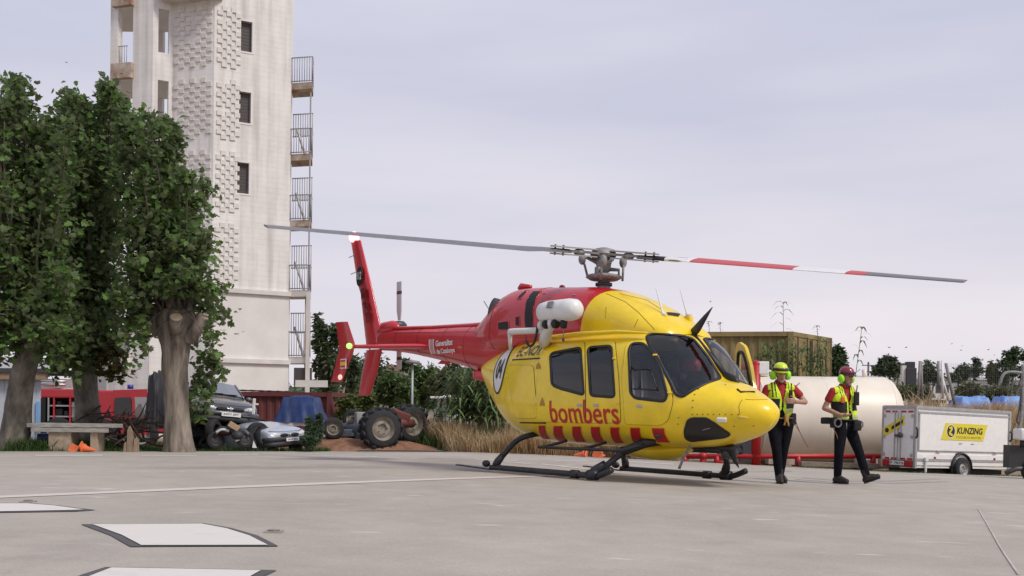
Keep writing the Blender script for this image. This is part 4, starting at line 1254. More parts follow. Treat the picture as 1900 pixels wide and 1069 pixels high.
# relief bricks: one block shared by all
m_blo = m_stn
bk = MB().box((0, 0, 0), (.225, .12, .20), bev=.012).mesh('relief_brick')
bk.materials.append(m_blo)
def relief(o, d, nrm, cols, ztop, rows, dz):
    rz = math.atan2(d.y, d.x)
    for c, cpx_ in enumerate(cols):
        n_ = rows - (c % 2 == 0)
        for r in range(n_):
            if rnd.random() < .04: continue
            p = o + d * along(o, d, cpx_) - nrm * .012
            z = ztop - r * dz - (dz * .5 if c % 2 == 0 else 0)
            ob = bpy.data.objects.new('relief_brick', bk); COL.objects.link(ob); ob.parent = tower
            ob.location = V((p.x, p.y, z)) - TI
            ob.rotation_euler = (rnd.uniform(-.02, .02), rnd.uniform(-.02, .02), rz)
for k in range(4):
    q = P1 + d_r * .6
    relief(P1, d_r, n_r, (407.5, 415.8, 424.2, 432.8, 441), zz(18 + k * 133.5, q), 7, .385)
    q = P1 + d_l * .9
    if k < 3: relief(P1, d_l, n_l, (388.7, 378.3, 368, 358, 348, 337.7, 327.6), zz(16 + k * 134, q), 7, .385)
# balconies with railings and stairs on the right side
dB = V((.97, -.24, 0)).normalized()
W_B = along(P0, dB, 580)
slabs = [160, 292, 415, 545, 669]
for k, y in enumerate(slabs):
    q = P0 + dB * (W_B / 2)
    z = zz(y, q)
    vB = V((-.165, 1, 0))
    pl = [P0, P0 + dB * W_B, P0 + dB * W_B + vB * 1.15, P0 + vB * 1.15]
    MB().prism([(p_.x - TI.x, p_.y - TI.y) for p_ in pl], .34, M=Matrix.Translation((0, 0, z - TI.z - .12)) @ Matrix.Diagonal((1, 1, .8, 1))).build('balcony_slab', m_rust if k < 3 else m_stn, tower)
    for nm, yo, hgt, zo in (('balcony_railing', -.02, 1.05, .17), ('stair_railing', 1.5, 1.02, 1.25)):
        if nm == 'stair_railing' and k == 0: continue
        if k == 4 and nm == 'stair_railing': hgt = .9
        rl = MB()
        nb = 8
        for t in range(nb + 1):
            b = P0 + dB * (.03 + (W_B - .06) * t / nb) + vB * yo; b.z = z + zo
            rl.tube([b - TI, b + V((0, 0, hgt)) - TI], .016, 5)
        for zz_ in (.05, hgt):
            a = P0 + vB * yo; a.z = z + zo + zz_
            rl.tube([a - TI, a + dB * W_B - TI], .024, 5)
        if nm == 'balcony_railing':       # side return
            for t in range(5):
                b = P0 + dB * W_B + vB * (yo + t * .25); b.z = z + zo
                rl.tube([b - TI, b + V((0, 0, hgt)) - TI], .016, 5)
            a = P0 + dB * W_B + vB * yo; a.z = z + zo + hgt
            rl.tube([a - TI, a + vB * 1.05 - TI], .024, 5)
        rl.build(nm, m_rail, tower, smooth=True)
    if k:
        a = P0 + V((.05, .9, 0)); a.z = z + 1.5; b = P0 + dB * (W_B * .55) + V((0, .9, 0)); b.z = z + .15
        MB().tube([a - TI, b - TI], .06, 6).build('stair_stringer', m_rail, tower)
pz = zz(735, P0); 
for y0, y1, r_ in ((172, 540, .035), (545, 760, .11)):
    a = P0 + dB * (W_B - .08) + V((0, .02, 0)); a.z = zz(y0, a); b = a.copy(); b.z = zz(y1, P0)
    MB().tube([a - TI, b - TI], r_, 4 if r_ > .1 else 6).build('corner_post', m_stn if r_ > .1 else m_rail, tower)
a = P0 + dB * (W_B * .75) + V((0, .5, 0)); a.z = zz(552, a); b = a.copy(); b.z = zz(760, a)
MB().tube([a - TI, b - TI], .11, 4).build('inner_post', m_rust, tower)
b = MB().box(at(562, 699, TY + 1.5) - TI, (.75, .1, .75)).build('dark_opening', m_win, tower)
MB().box(at(578, 712, TY - .2) - TI, (1.3, .12, .28)).build('beam', m_stn, tower)
# low annexe of the tower seen between the trunks
an = empty('annexe_building', (at(235, 700, 44).x, 46, GZ), 0, 'low white annexe with a dark window at the foot of the training tower', 'building')
ao = V((at(235, 700, 44).x, 46, GZ))
wz = at(222, 700, 44).z - GZ
MB().box((-.3, 2.2, 2.4), (5.6, 4, 5.6)).build('wall', m_tp, an)
MB().box((-.3, .12, at(222, 668, 44).z - GZ), (5.8, .22, .22)).build('ledge', m_stn, an)
w = MB().box((at(222, 700, 46).x - ao.x, .19, wz + .1), (.72, .06, .8)).build('window', m_win, an)
for k in range(5): MB().box((at(222, 700, 46).x - ao.x, .15, wz - .2 + k * .15), (.66, .03, .02)).build('window_bar', m_rail, w)
# ================================================================== PEOPLE
m_skin = mat('skin', (.42, .235, .165), .55, var=.08, vscale=25)
m_navy = mat('dark trousers', (.008, .008, .012), .9, var=.25, vscale=18, bump=.3, bscale=30, spec=.12)
m_shirt = mat('red shirt', (.34, .018, .022), .85, var=.15, vscale=14, bump=.2, bscale=30)
m_hv = mat('hi-vis yellow', (.60, .80, .02), .7, var=.06, vscale=14, bump=.2, bscale=30)
m_hvb = mat('black mesh pocket', (.018, .018, .02), .9)
m_refl = mat('grey-green reflective band', (.46, .52, .24), .5)
m_boot = mat('dark boot leather', (.018, .012, .011), .6, var=.2)
m_muff = mat('green ear muff', (.33, .85, .03), .4)
m_hel1 = mat('yellow helmet', (.62, .80, .02), .3, coat=.3)
m_hel2 = mat('crimson helmet', (.26, .012, .038), .35, coat=.3)
m_web = mat('brown webbing', (.20, .12, .06), .8)
m_hair = mat('dark hair', (.02, .014, .01), .8)

def caps(mb, a, b, ra, rb, n=14):
    a, b = V(a), V(b)
    mb.tube([a, a.lerp(b, .5), b], [ra, (ra + rb) / 2, rb], n)
    mb.ball(a, (ra, ra, ra), n, 8); mb.ball(b, (rb, rb, rb), n, 8)
def fuse(mb, name, m, parent, vox=.011, smooth=4, paint=None, cut=None):
    me = bpy.data.meshes.new(name); me.from_pydata(mb.v, [], mb.f)
    o = bpy.data.objects.new('t', me); COL.objects.link(o)
    r = o.modifiers.new('r', 'REMESH'); r.mode = 'VOXEL'; r.voxel_size = vox
    s = o.modifiers.new('s', 'SMOOTH'); s.iterations = smooth; s.factor = .5
    dg = bpy.context.evaluated_depsgraph_get()
    me2 = bpy.data.meshes.new_from_object(o.evaluated_get(dg))
    bpy.data.objects.remove(o); bpy.data.meshes.remove(me)
    me2.name = name
    if cut:
        bm = bmesh.new(); bm.from_mesh(me2)
        bmesh.ops.delete(bm, geom=[f for f in bm.faces if cut(f.calc_center_median())], context='FACES')
        bm.to_mesh(me2); bm.free()
    me2.materials.clear()
    for k in (m if isinstance(m, list) else [m]): me2.materials.append(k)
    if paint:
        for p in me2.polygons: p.material_index = paint(p.center)
    return link(name, me2, None, parent, True)
def hand(mb, wrist, direction, palm_n, curl, s=1.0, side=1):
    """palm, four separate curled fingers and a thumb"""
    d = V(direction).normalized(); n = V(palm_n); n = (n - d * n.dot(d)).normalized(); l = d.cross(n) * side
    w = V(wrist)
    for t in (-.026, 0, .026):
        caps(mb, w + l * t * .7, w + d * .085 * s + l * t * s, .017, .015, 8)
    for i, (off, ln) in enumerate(((-.036, .066), (-.012, .078), (.012, .072), (.034, .056))):
        p = w + d * .088 * s + l * off * s
        dd = d.copy()
        for seg, f in enumerate((.45, .32, .25)):
            ang = curl * (.5 + .4 * seg)
            q = p + (dd * math.cos(ang) + n * math.sin(ang)) * ln * f * 1.2 * s
            caps(mb, p, q, .0095 - .001 * seg, .0085 - .001 * seg, 8); p = q
    p = w + d * .03 * s - l * .03 * s
    q = p + (d * .6 - l * .8 + n * .25).normalized() * .045 * s; caps(mb, p, q, .013, .011, 8)
    r_ = q + (d * .9 - l * .2 + n * .4).normalized() * .035 * s; caps(mb, q, r_, .011, .009, 8)
def person(loc, label, S, helmet_m, vest_front):
    t = empty('person', loc, 0, label, 'person', 'crew walking in front of the water tank')
    J = {k: V(v) for k, v in S['J'].items()}
    hy = S['head_yaw']; HR = Matrix.Rotation(hy, 4, 'Z') @ Matrix.Rotation(S.get('head_tilt', 0), 4, 'X')
    hc = J['head']
    HM = Matrix.Translation(hc) @ HR          # head frame: face towards -Y
    b = MB()
    b.ball((0, .008, .035), (.076, .094, .098), 20, 14, M=HM)
    b.ball((0, -.03, -.035), (.058, .06, .075), 18, 12, M=HM)
    b.ball((0, -.055, -.085), (.032, .03, .026), 12, 8, M=HM)
    b.add(*(lambda q: (q.v, q.f))(MB().tube([HM @ V((0, -.082, .025)), HM @ V((0, -.104, -.012)), HM @ V((0, -.088, -.026))], [.010, .016, .013], 8)))
    for s in (-1, 1):
        b.ball((s * .078, .01, .0), (.010, .022, .032), 10, 8, M=HM)
        b.ball((s * .03, -.066, .045), (.028, .022, .010), 10, 8, M=HM)
    caps(b, J['neck'], hc + V((0, .015, -.05)), .056, .054)
    caps(b, J['chest'], J['neck'], .075, .05)
    caps(b, J['pelvis'], J['chest'], .085, .08)
    for s in 'LR':
        caps(b, J['sh' + s], J['el' + s], .046, .040); caps(b, J['el' + s], J['wr' + s], .041, .028)
        caps(b, J['chest'], J['sh' + s], .06, .042)
        caps(b, J['hip' + s], J['kn' + s], .078, .052); caps(b, J['kn' + s], J['an' + s], .052, .036)
        caps(b, J['pelvis'], J['hip' + s], .1, .08)
        hand(b, J['wr' + s], S['hd' + s], S['hn' + s], S['hcurl' + s], 1.0, 1 if s == 'L' else -1)
    fuse(b, 'body', m_skin, t, .0085, 2)
    # trousers
    q = MB()
    for s in 'LR':
        h, k, a = J['hip' + s], J['kn' + s], J['an' + s]
        caps(q, h, h.lerp(k, .5), .098, .088); caps(q, h.lerp(k, .5), k, .088, .070); caps(q, k, k.lerp(a, .5), .070, .066); caps(q, k.lerp(a, .5), a + V((0, 0, .02)), .066, .056)
        caps(q, J['pelvis'], h, .118, .10)
    caps(q, J['pelvis'], J['pelvis'] + V((0, 0, .12)), .125, .125)
    q.ball(J['pelvis'] + V((0, .02, .05)), (.175, .115, .12))
    fuse(q, 'trousers', m_navy, t, .012, 3)
    # boots
    for s in 'LR':
        a = J['an' + s]; f = V(S['ft' + s]).normalized(); up = V(S.get('fu' + s, (0, 0, 1)))
        q = MB()
        caps(q, a + up * .10, a, .058, .056); caps(q, a - f * .035 - up * .035, a + f * .15 - up * .045, .045, .040); caps(q, a, a + f * .10 - up * .03, .050, .045)
        bt = fuse(q, 'boot', m_boot, t, .010, 2)
        sl = MB(); l = f.cross(up)
        sl.tube([a - f * .07 - up * .080, a + f * .05 - up * .080, a + f * .175 - up * .080], [.036, .044, .032], 10, flat=.26, up=up)
        sl.build('sole', m_hvb, bt, smooth=True)
    # shirt
    ty = S['torso_yaw']; TM = Matrix.Translation((J['pelvis'] + J['chest']) / 2) @ Matrix.Rotation(ty, 4, 'Z')
    TMi = TM.inverted()
    q = MB()
    caps(q, J['pelvis'] + V((0, 0, .08)), J['chest'], .105, .108)
    for s in 'LR':
        e_ = J['sh' + s].lerp(J['el' + s], .50)
        caps(q, J['sh' + s] + V((0, 0, -.012)), e_, .058, .060); caps(q, J['chest'] + V((0, 0, .03)), J['sh' + s] + V((0, 0, -.012)), .09, .060)
    caps(q, J['chest'], J['neck'] + V((0, 0, .005)), .10, .062)
    fuse(q, 'shirt', m_shirt, t, .011, 3)
    # waistcoat
    q = MB()
    pel, ch = J['pelvis'] + V((0, 0, S['hem'] + .1)), J['chest']
    for dx in (-.07, .07):
        o = TM.to_3x3() @ V((dx, 0, 0))
        caps(q, pel + o * .95 + V((0, 0, -.02)), ch + o, .128, .130); caps(q, ch + o, J['neck'] + o * 1.5 + V((0, 0, -.035)), .12, .062)
    for s in 'LR': caps(q, J['neck'].lerp(J['sh' + s], .25) + V((0, 0, -.03)), J['sh' + s].lerp(J['chest'], .12) + V((0, 0, .0)), .068, .066)
    z0 = pel.z - TM.translation.z
    def cut(c):
        p = TMi @ c
        if p.z < z0 - .115: return True
        return p.y < .02 and p.z > .11 and abs(p.x) < .010 + (p.z - .11) * .27
    def pnt(c):
        p = TMi @ c
        if p.y < .03:
            return vest_front(p.x, p.z)
        return 1 if -.05 < p.z < .1 else 0
    fuse(q, 'hi_vis_vest', [m_hv, m_hvb, m_refl, m_shirt], t, .010, 3, pnt, cut)
    T3 = TM.to_3x3()
    # collar, belt, pouches, straps
    MB().tube([J['neck'] + T3 @ V((math.sin(a) * .072, -math.cos(a) * .072 + .008, .02 + .02 * -math.cos(a))) for a in [PI * (k / 10 * 1.7 - .85) + PI for k in range(11)]], .016, 6, flat=1.6).build('collar', m_shirt, t, smooth=True)
    bc = J['pelvis'] + V((0, 0, .03))
    MB().tube([bc + T3 @ V((.178 * math.cos(a), .142 * math.sin(a), .0)) for a in [2 * PI * k / 20 for k in range(20)]], .024, 6, closed=True, flat=.5).build('belt', m_web if S['belt'] else m_hvb, t, smooth=True)
    for kind, c, d in S['gear']:
        c = V(c)
        g = MB()
        if kind == 'pouch':
            g.box(c, d, bev=min(d) * .3); nm, mm = 'pouch', m_hvb
        elif kind == 'radio':
            g.box(c, d, bev=.01); g.cyl(c + V((0, 0, d[2] / 2)), c + V((.01, 0, d[2] / 2 + .10)), .008, 6); nm, mm = 'radio', m_hvb
        elif kind == 'glove':
            g.box(c, (.06, .05, .12), bev=.02); g.tube([c + V((-.02, 0, -.05)), c + V((-.03, 0, -.10))], .014, 6); g.tube([c + V((.02, 0, -.05)), c + V((.03, 0, -.11))], .014, 6); nm, mm = 'work_glove', mat('tan leather', (.42, .25, .06), .8)
        elif kind == 'ring':
            g.tube([c + V((d * math.cos(a), .0, d * 1.2 * math.sin(a))) for a in [2 * PI * k / 16 for k in range(16)]], .013, 6, closed=True); nm, mm = 'carabiner', m_gry
        elif kind == 'strap':
            g.tube(curve([c] + [V(x) for x in d], 12), .010, 6, flat=.5); nm, mm = 'strap', m_web
        elif kind == 'tool':
            g.tube([c, c + V(d)], .008, 6); nm, mm = 'pen', m_gry
        elif kind == 'tag':
            g.box(c, d, bev=.004); nm, mm = 'orange_tag', mat('orange tab', (.75, .12, .02), .6)
        g.build(nm, mm, t, smooth=True)
    # head gear
    hl = MB()
    prof = [(.0, .128), (.05, .122), (.085, .100), (.104, .06), (.110, .02), (.108, .004), (.098, .004), (.098, .02)]
    hl.lathe(prof, 28, M=HM @ Matrix.Translation((0, .012, .045)) @ Matrix.Rotation(.12, 4, 'X') @ Matrix.Diagonal((.92, 1.12, 1.06, 1)))
    he = hl.build('helmet', helmet_m, t, auto=60)
    bm_ = MB().prism([(.078 * math.cos(a), -.098 - .036 * math.sin(a)) for a in [PI * k / 12 for k in range(13)]], .012, M=HM @ Matrix.Translation((0, -.008, .066)) @ Matrix.Rotation(.2, 4, 'X'))
    bm_.build('peak', helmet_m, he, auto=40)
    MB().tube([HM @ V((.106 * math.sin(a), -.128 * math.cos(a) + .01, .085)) for a in [PI * (k / 12 - .5) * .95 for k in range(13)]], .023, 8, flat=.35, up=[HM.to_3x3() @ V((math.sin(a), -math.cos(a), 0)) for a in [PI * (k / 12 - .5) * .95 for k in range(13)]]).build('visor', mat('dark visor', (.05, .035, .045), .25), he, smooth=True)
    for s in (-1, 1):
        MB().lathe([(0, -.03), (.044, -.03), (.052, -.012), (.052, .012), (.042, .034), (0, .038)], 18, M=HM @ Matrix.Translation((s * .108, .012, -.005)) @ Matrix.Rotation(s * PI / 2, 4, 'Y') @ Matrix.Diagonal((1.25, 1, 1, 1))).build('ear_muff', m_muff, he, smooth=True)
        MB().tube([HM @ V((s * .112, .012, .05)), HM @ V((s * .106, .012, .10))], .009, 6).build('muff_arm', m_hvb, he, smooth=True)
        MB().ball(HM @ V((s * .031, -.083, .028)), (.014, .010, .008), 10, 8).build('eye', mat('eye', (.03, .02, .018), .3), t, smooth=True)
        MB().tube([HM @ V((s * .052, -.068, .046)), HM @ V((s * .032, -.083, .052)), HM @ V((s * .014, -.086, .047))], .006, 6).build('eyebrow', m_hair, t, smooth=True)
        MB().tube([HM @ V((s * .084, .0, .03)), HM @ V((s * .074, -.02, -.06)), HM @ V((s * .03, -.062, -.116)), HM @ V((0, -.068, -.12))], .007, 6, flat=.6).build('chin_strap', m_hvb, t, smooth=True)
    MB().tube([HM @ V((-.026, -.083, -.052)), HM @ V((0, -.092, -.050)), HM @ V((.026, -.083, -.052))], [.004, .008, .004], 6).build('mouth', mat('lips', (.24, .09, .07), .6), t, smooth=True)
    return t
# the front patterns of the two vests: 0 yellow, 1 black, 2 grey band, 3 red
def vest_a(x, z):
    if abs(x) < .014: return 1
    if .0 < z < .135 and abs(x) > .045: return 1
    if -.055 < z < .0 and x > .045: return 2
    if z > .16 and (.09 < abs(x) < .105 or .13 < abs(x) < .145): return 1
    return 0
def vest_b(x, z):
    if abs(x) < .013: return 1
    if -.035 < z < .135 and x < -.04: return 1
    if .0 < z < .11 and x > .05: return 1
    if -.12 < z < -.06 and abs(x) > .05: return 2
    if z > .14 and (.085 < abs(x) < .097 or .12 < abs(x) < .132): return 1
    return 0
p = gnd(1447, 897)
person(p, 'person in yellow helmet and hi-vis vest walking by the helicopter nose, hand on chest', dict(
    J=dict(pelvis=(-.02, 0, .90), chest=(.0, -.01, 1.24), neck=(-.01, -.01, 1.42), head=(-.015, -.03, 1.545),
           shR=(-.195, 0, 1.365), elR=(-.275, .03, 1.10), wrR=(-.265, -.06, .86), shL=(.175, -.01, 1.365), elL=(.325, -.07, 1.165), wrL=(.16, -.22, 1.165),
           hipR=(-.105, 0, .86), hipL=(.095, 0, .86), knR=(-.075, -.10, .47), knL=(.055, .04, .47), anR=(-.04, -.10, .095), anL=(.045, .16, .11)),
    head_yaw=.06, head_tilt=.12, torso_yaw=.05,
    hdR=(-.1, -.2, -1), hnR=(1, 0, 0), hcurlR=.7, hdL=(-1, -.05, .1), hnL=(0, 1, 0), hcurlL=.35,
    ftR=(-.05, -1, -.05), ftL=(.22, -1, -.12), belt=True, hem=.06,
    gear=[('glove', (.04, -.165, .93), 0), ('pouch', (.165, -.03, .92), (.09, .1, .17)), ('pouch', (-.27, -.09, .78), (.09, .06, .08)), ('strap', (.19, -.03, .96), [(.24, -.03, .80), (.33, -.03, .62), (.39, -.03, .52)]),
          ('strap', (.16, -.08, .86), [(.22, -.08, .79), (.25, -.08, .74)]), ('radio', (.10, -.155, 1.27), (.05, .035, .11)), ('tool', (.20, -.03, 1.38), (.06, 0, .06)), ('strap', (.0, -.16, .96), [(.09, -.15, .94), (.17, -.06, .93)])]),
    m_hel1, vest_a)
p = gnd(1556, 896.5); p = at(1560, 896, 15.3); p.z = G(p.x, p.y)
person(p, 'person in crimson helmet and hi-vis vest striding to the right towards the white trailer', dict(
    J=dict(pelvis=(.06, 0, .93), chest=(.01, -.0, 1.27), neck=(.045, 0, 1.45), head=(.065, -.025, 1.58),
           shR=(-.155, -.07, 1.40), elR=(-.265, -.03, 1.135), wrR=(-.075, -.22, 1.03), shL=(.175, .08, 1.40), elL=(.20, .19, 1.12), wrL=(.24, .03, .95),
           hipR=(-.02, -.06, .89), hipL=(.125, .06, .89), knR=(-.065, -.10, .47), knL=(.26, -.02, .49), anR=(-.05, .0, .10), anL=(.365, -.06, .12)),
    head_yaw=.55, head_tilt=.05, torso_yaw=.38,
    hdR=(1, -.08, .0), hnR=(0, .4, 1), hcurlR=.5, hdL=(.3, -.2, -1), hnL=(-1, 0, 0), hcurlL=.8,
    ftR=(.65, -.75, 0), ftL=(.92, -.35, .38), fuL=(-.35, .1, .92), belt=False, hem=.0,
    gear=[('pouch', (-.13, -.05, .92), (.10, .12, .16)), ('pouch', (-.24, -.03, .95), (.15, .08, .10)), ('ring', (-.10, -.15, .92), .05), ('ring', (.27, -.02, .90), .045), ('pouch', (.20, -.10, .88), (.12, .08, .15)),
          ('radio', (.18, -.12, 1.28), (.07, .06, .20)), ('tag', (-.035, -.165, 1.26), (.05, .02, .09)), ('tool', (-.01, -.17, 1.33), (.03, -.01, .02)), ('tool', (.03, -.14, .93), (0, 0, -.10)), ('strap', (-.17, -.09, .88), [(-.12, -.13, .76), (-.09, -.14, .66)])]),
    m_hel2, vest_b)
# pilot behind the windscreen
pl = empty('person', label='seated pilot with red helmet behind the helicopter windscreen', cat='person')
pl.matrix_world = HMAT @ Matrix.Translation((1.22, .46, -.02)) @ Matrix.Rotation(PI / 2, 4, 'Z')
b = MB()
b.ball((0, 0, 1.52), (.075, .092, .10), 16, 12); b.ball((0, -.04, 1.45), (.055, .055, .06), 12, 8); b.ball((0, -.098, 1.49), (.014, .018, .022), 8, 6)
caps(b, (0, .01, 1.30), (0, .01, 1.46), .055, .055); caps(b, (0, .02, .95), (0, .02, 1.25), .14, .14)
for s in (-1, 1):
    caps(b, (0, .02, 1.27), (s * .18, .0, 1.28), .08, .065); caps(b, (s * .18, 0, 1.28), (s * .23, -.12, 1.05), .055, .045); caps(b, (s * .23, -.12, 1.05), (s * .10, -.36, 1.02), .045, .03)
    caps(b, (s * .1, 0, .93), (s * .13, -.42, .96), .09, .065); caps(b, (s * .13, -.42, .96), (s * .12, -.55, .64), .06, .04)
    hand(b, (s * .10, -.36, 1.02), (-.3 * s, -1, 0), (0, 0, -1), .9)
fuse(b, 'body', m_navy, pl, .012, 3)
MB().lathe([(0, .13), (.06, .12), (.10, .08), (.115, .02), (.11, -.05), (.10, -.06)], 20, M=Matrix.Translation((0, .01, 1.52)) @ Matrix.Diagonal((.95, 1.15, 1, 1))).build('helmet', mat('bright red helmet', (.42, .03, .03), .4), pl, smooth=True)
MB().box((0, -.085, 1.52), (.13, .05, .06), bev=.02).build('visor', m_hvb, pl, smooth=True)
# ================================================================== VEHICLES AND YARD THINGS
def px_w(px, Y): return px * Y / 1900.0
# ------------------------------------------------------------------ water tank
m_tank = mat('cream tank paint', (.76, .68, .565), .42, var=.05, vscale=1.3, stretch=(1, 1, .4))
TKY = 29.5
tl, trr = at(1398, 780, TKY), at(1640, 780, TKY)
R_T = px_w(164, TKY - .6) / 2
tz = at(1500, 779, TKY).z
tank = empty('water_tank', ((tl.x + trr.x) / 2, TKY, G(tl.x, TKY)), 0, 'large cream cylindrical water tank lying behind the walking crew', 'tank')
LT = trr.x - tl.x
TMX = Matrix.Translation((0, 0, tz - tank.location.z)) @ Matrix.Rotation(PI / 2, 4, 'Y')
prof = [(0, -LT / 2 - .42), (R_T * .45, -LT / 2 - .38), (R_T * .78, -LT / 2 - .24), (R_T * .95, -LT / 2 - .08), (R_T, -LT / 2 + .06), (R_T, 0), (R_T, LT / 2 - .06)]
prof += [(r, -z) for r, z in prof[:5]][::-1]
MB().lathe(prof, 64, M=TMX).build('tank_shell', m_tank, tank, smooth=True)
for x in (-LT / 2 + .05, LT / 2 - .05, 0.0):
    MB().lathe([(R_T + .001, x - .02), (R_T + .008, x), (R_T + .001, x + .02)], 64, M=TMX).build('weld_seam', m_tank, tank, smooth=True)
for x in (-LT * .32, LT * .32):
    MB().box((x, 0, (tz - tank.location.z - R_T) / 2 + .1), (.35, 1.9, tz - tank.location.z - R_T + .35)).build('saddle', mat('concrete block', (.42, .37, .31), .9, var=.2, vscale=4), tank)
MB().lathe([(0, R_T), (.3, R_T), (.3, R_T + .12), (.36, R_T + .12), (.36, R_T + .17), (0, R_T + .17)], 20, M=Matrix.Translation((-1.75, 0, tz - tank.location.z))).build('manhole', m_tank, tank, auto=40)
MB().cyl((1.3, 0, tz - tank.location.z + R_T - .02), (1.3, 0, tz - tank.location.z + R_T + .22), .06).build('vent_pipe', m_tank, tank, smooth=True)
# ------------------------------------------------------------------ red hydrant pipework
m_pipe = mat('red pipe paint', (.42, .012, .018), .45, var=.12)
PY = 27.3
pz = lambda px, py: at(px, py, PY)
pw = empty('hydrant_pipework', (pz(1403, 860).x, PY, G(pz(1403, 860).x, PY)), 0, 'red hydrant pipework with a tall post and long low pipe before the tank', 'pipework')
PO = V(pw.location)
def pp(a, b, r, nm): MB().tube([pz(*a) - PO, pz(*b) - PO], r, 12).build(nm, m_pipe, pw, smooth=True)
pp((1402, 676), (1403, 868), .125, 'standpipe')
pp((1376, 681), (1424, 677), .085, 'head_pipe')
pp((1267, 847), (1640, 846.5), .07, 'long_pipe')
for x in (1270, 1304, 1330, 1348, 1481, 1620): pp((x, 846), (x, 866), .075, 'pipe_leg')
pp((1330, 858), (1350, 858), .05, 'branch_pipe')
for q in ((1403, 846), (1403, 676), (1304, 846)):
    MB().ball(pz(*q) - PO, (.125, .125, .11)).build('pipe_elbow', m_pipe, pw, smooth=True)
MB().box(pz(1416, 690) - PO + V((0, 0, .1)), (.28, .2, .35), bev=.03).build('gauge_box', m_wht, pw)
for x, w, h in ((1288, 25, 17), (1462, 18, 17), (1600, 22, 17), (1358, 18, 14), (1318, 20, 17), (1434, 24, 16)):
    p = at(x, 866, PY + .5); p.z = G(p.x, p.y)
    o = MB().box((0, 0, px_w(h, PY) / 2), (px_w(w, PY), .4, px_w(h, PY)), bev=.015).build('concrete_block', mat('pale concrete', (.50, .42, .34), .9, var=.2, vscale=5), None)
    o.location = p
    tag(o, {1288: 'pale concrete block under the left end of the long red pipe', 1462: 'pale concrete block just right of the yellow helmeted walker', 1600: 'pale concrete block near the trailer under the long red pipe', 1358: 'small concrete block below the dark bin beside the pipe', 1318: 'pale concrete block between the two left legs of the red pipe', 1434: 'pale concrete block behind the legs of the yellow helmeted walker'}[x], 'block', 'concrete blocks under the red pipe')
# dark bin behind the helicopter's nose
p = at(1345, 860, 28.2); p.z = G(p.x, p.y)
o = MB().prism([(-.45, .0), (.45, 0), (.52, .95), (-.52, .95)], .9, M=Matrix.Translation((0, .45, 0)) @ Matrix.Rotation(PI / 2, 4, 'X')).build('storage_bin', mat('slate plastic', (.055, .06, .075), .6), None)
o.location = p + V((.2, 0, .05)); tag(o, 'slate grey plastic bin standing behind the helicopter nose', 'bin')
# plank on the ground under the tank
p = at(1575, 862, 27.0); p.z = G(p.x, p.y)
o = MB().box((0, 0, .08), (2.6, .3, .12), rot=(0, .02, .03)).build('plank', mat('weathered wood', (.22, .18, .14), .9, var=.3, vscale=6, stretch=(1, 8, 8)), None); o.location = p
tag(o, 'weathered plank lying on the ground in front of the tank', 'plank')

# ------------------------------------------------------------------ container bodies
def container(name, corner, d1, w1, d2, w2, h, m, label, cat, dz=0.0, doors=None, roof_m=None):
    t = empty(name, corner, 0, label, cat)
    d1, d2 = V(d1).normalized(), V(d2).normalized()
    def side(d, w, nrm, nm):
        mb = MB(); n = int(w / .28)
        xs = []
        for k in range(n): xs += [(k * .28, 0), (k * .28 + .09, 0), (k * .28 + .13, -.035), (k * .28 + .23, -.035)]
        xs = [x for x in xs if x[0] < w - .1] + [(w, 0)]
        vs = [tuple(d * x + nrm * (o - .02) + V((0, 0, z))) for z in (.12, h - .1) for x, o in xs]
        k = len(xs)
        mb.add(vs, [(i, i + 1, k + i + 1, k + i) for i in range(k - 1)])
        mb.build(nm, m, t)
    n1 = V((d1.y, -d1.x, 0)); n1 = -n1 if n1.dot(d2) > 0 else n1
    n2 = V((d2.y, -d2.x, 0)); n2 = -n2 if n2.dot(d1) > 0 else n2
    side(d1, w1, n1, 'corrugated_side'); 
    if not doors: side(d2, w2, n2, 'corrugated_side')
    a1, a2 = math.atan2(d1.y, d1.x), math.atan2(d2.y, d2.x)
    for z in (.06, h - .06):
        c = d1 * w1 / 2; MB().box((c.x, c.y, z), (w1, .12, .14), rot=(0, 0, a1)).build('side_rail', m, t)
        c = d2 * w2 / 2; MB().box((c.x, c.y, z + .001), (w2, .12, .14), rot=(0, 0, a2)).build('side_rail', m, t)
    for c in (V((0, 0, 0)), d1 * w1, d2 * w2): MB().box((c.x, c.y, h / 2), (.16, .16, h + .01), rot=(0, 0, a1)).build('corner_post', m, t)
    q = [V((0, 0, 0)), d1 * w1, d1 * w1 + d2 * w2, d2 * w2]
    MB().add([tuple(p + V((0, 0, h - .02))) for p in q], [(0, 1, 2, 3)]).build('roof_panel', roof_m or m, t)
    for e0, e1 in ((q[1], q[2]), (q[2], q[3])):
        MB().add([tuple(e0), tuple(e1), tuple(e1 + V((0, 0, h - .03))), tuple(e0 + V((0, 0, h - .03)))], [(0, 1, 2, 3)]).build('far_panel', m, t)
    return t, d1, d2, n2
m_yc = mat('rusty yellow container paint', (.29, .22, .085), .85, col2=(.17, .115, .06), vscale=1.6, detail=9, stretch=(1, 1, .45))
CY = 31.0
c = at(1466, 700, CY); c.z = at(1466, 700, CY).z - 1.15
ch = at(1466, 616, CY).z - c.z
dd = V((.62, .78, 0)).normalized()
k1 = ray(1538, 700); k = k1.x / k1.y
w2 = (k * c.y - c.x) / (dd.x - k * dd.y)
ct, d1, d2, n2 = container('shipping_container', c, (-.98, .20, 0), 4.4, dd, w2, ch, m_yc, 'rust-streaked yellow container standing behind reeds and the cream tank', 'container', doors=True)
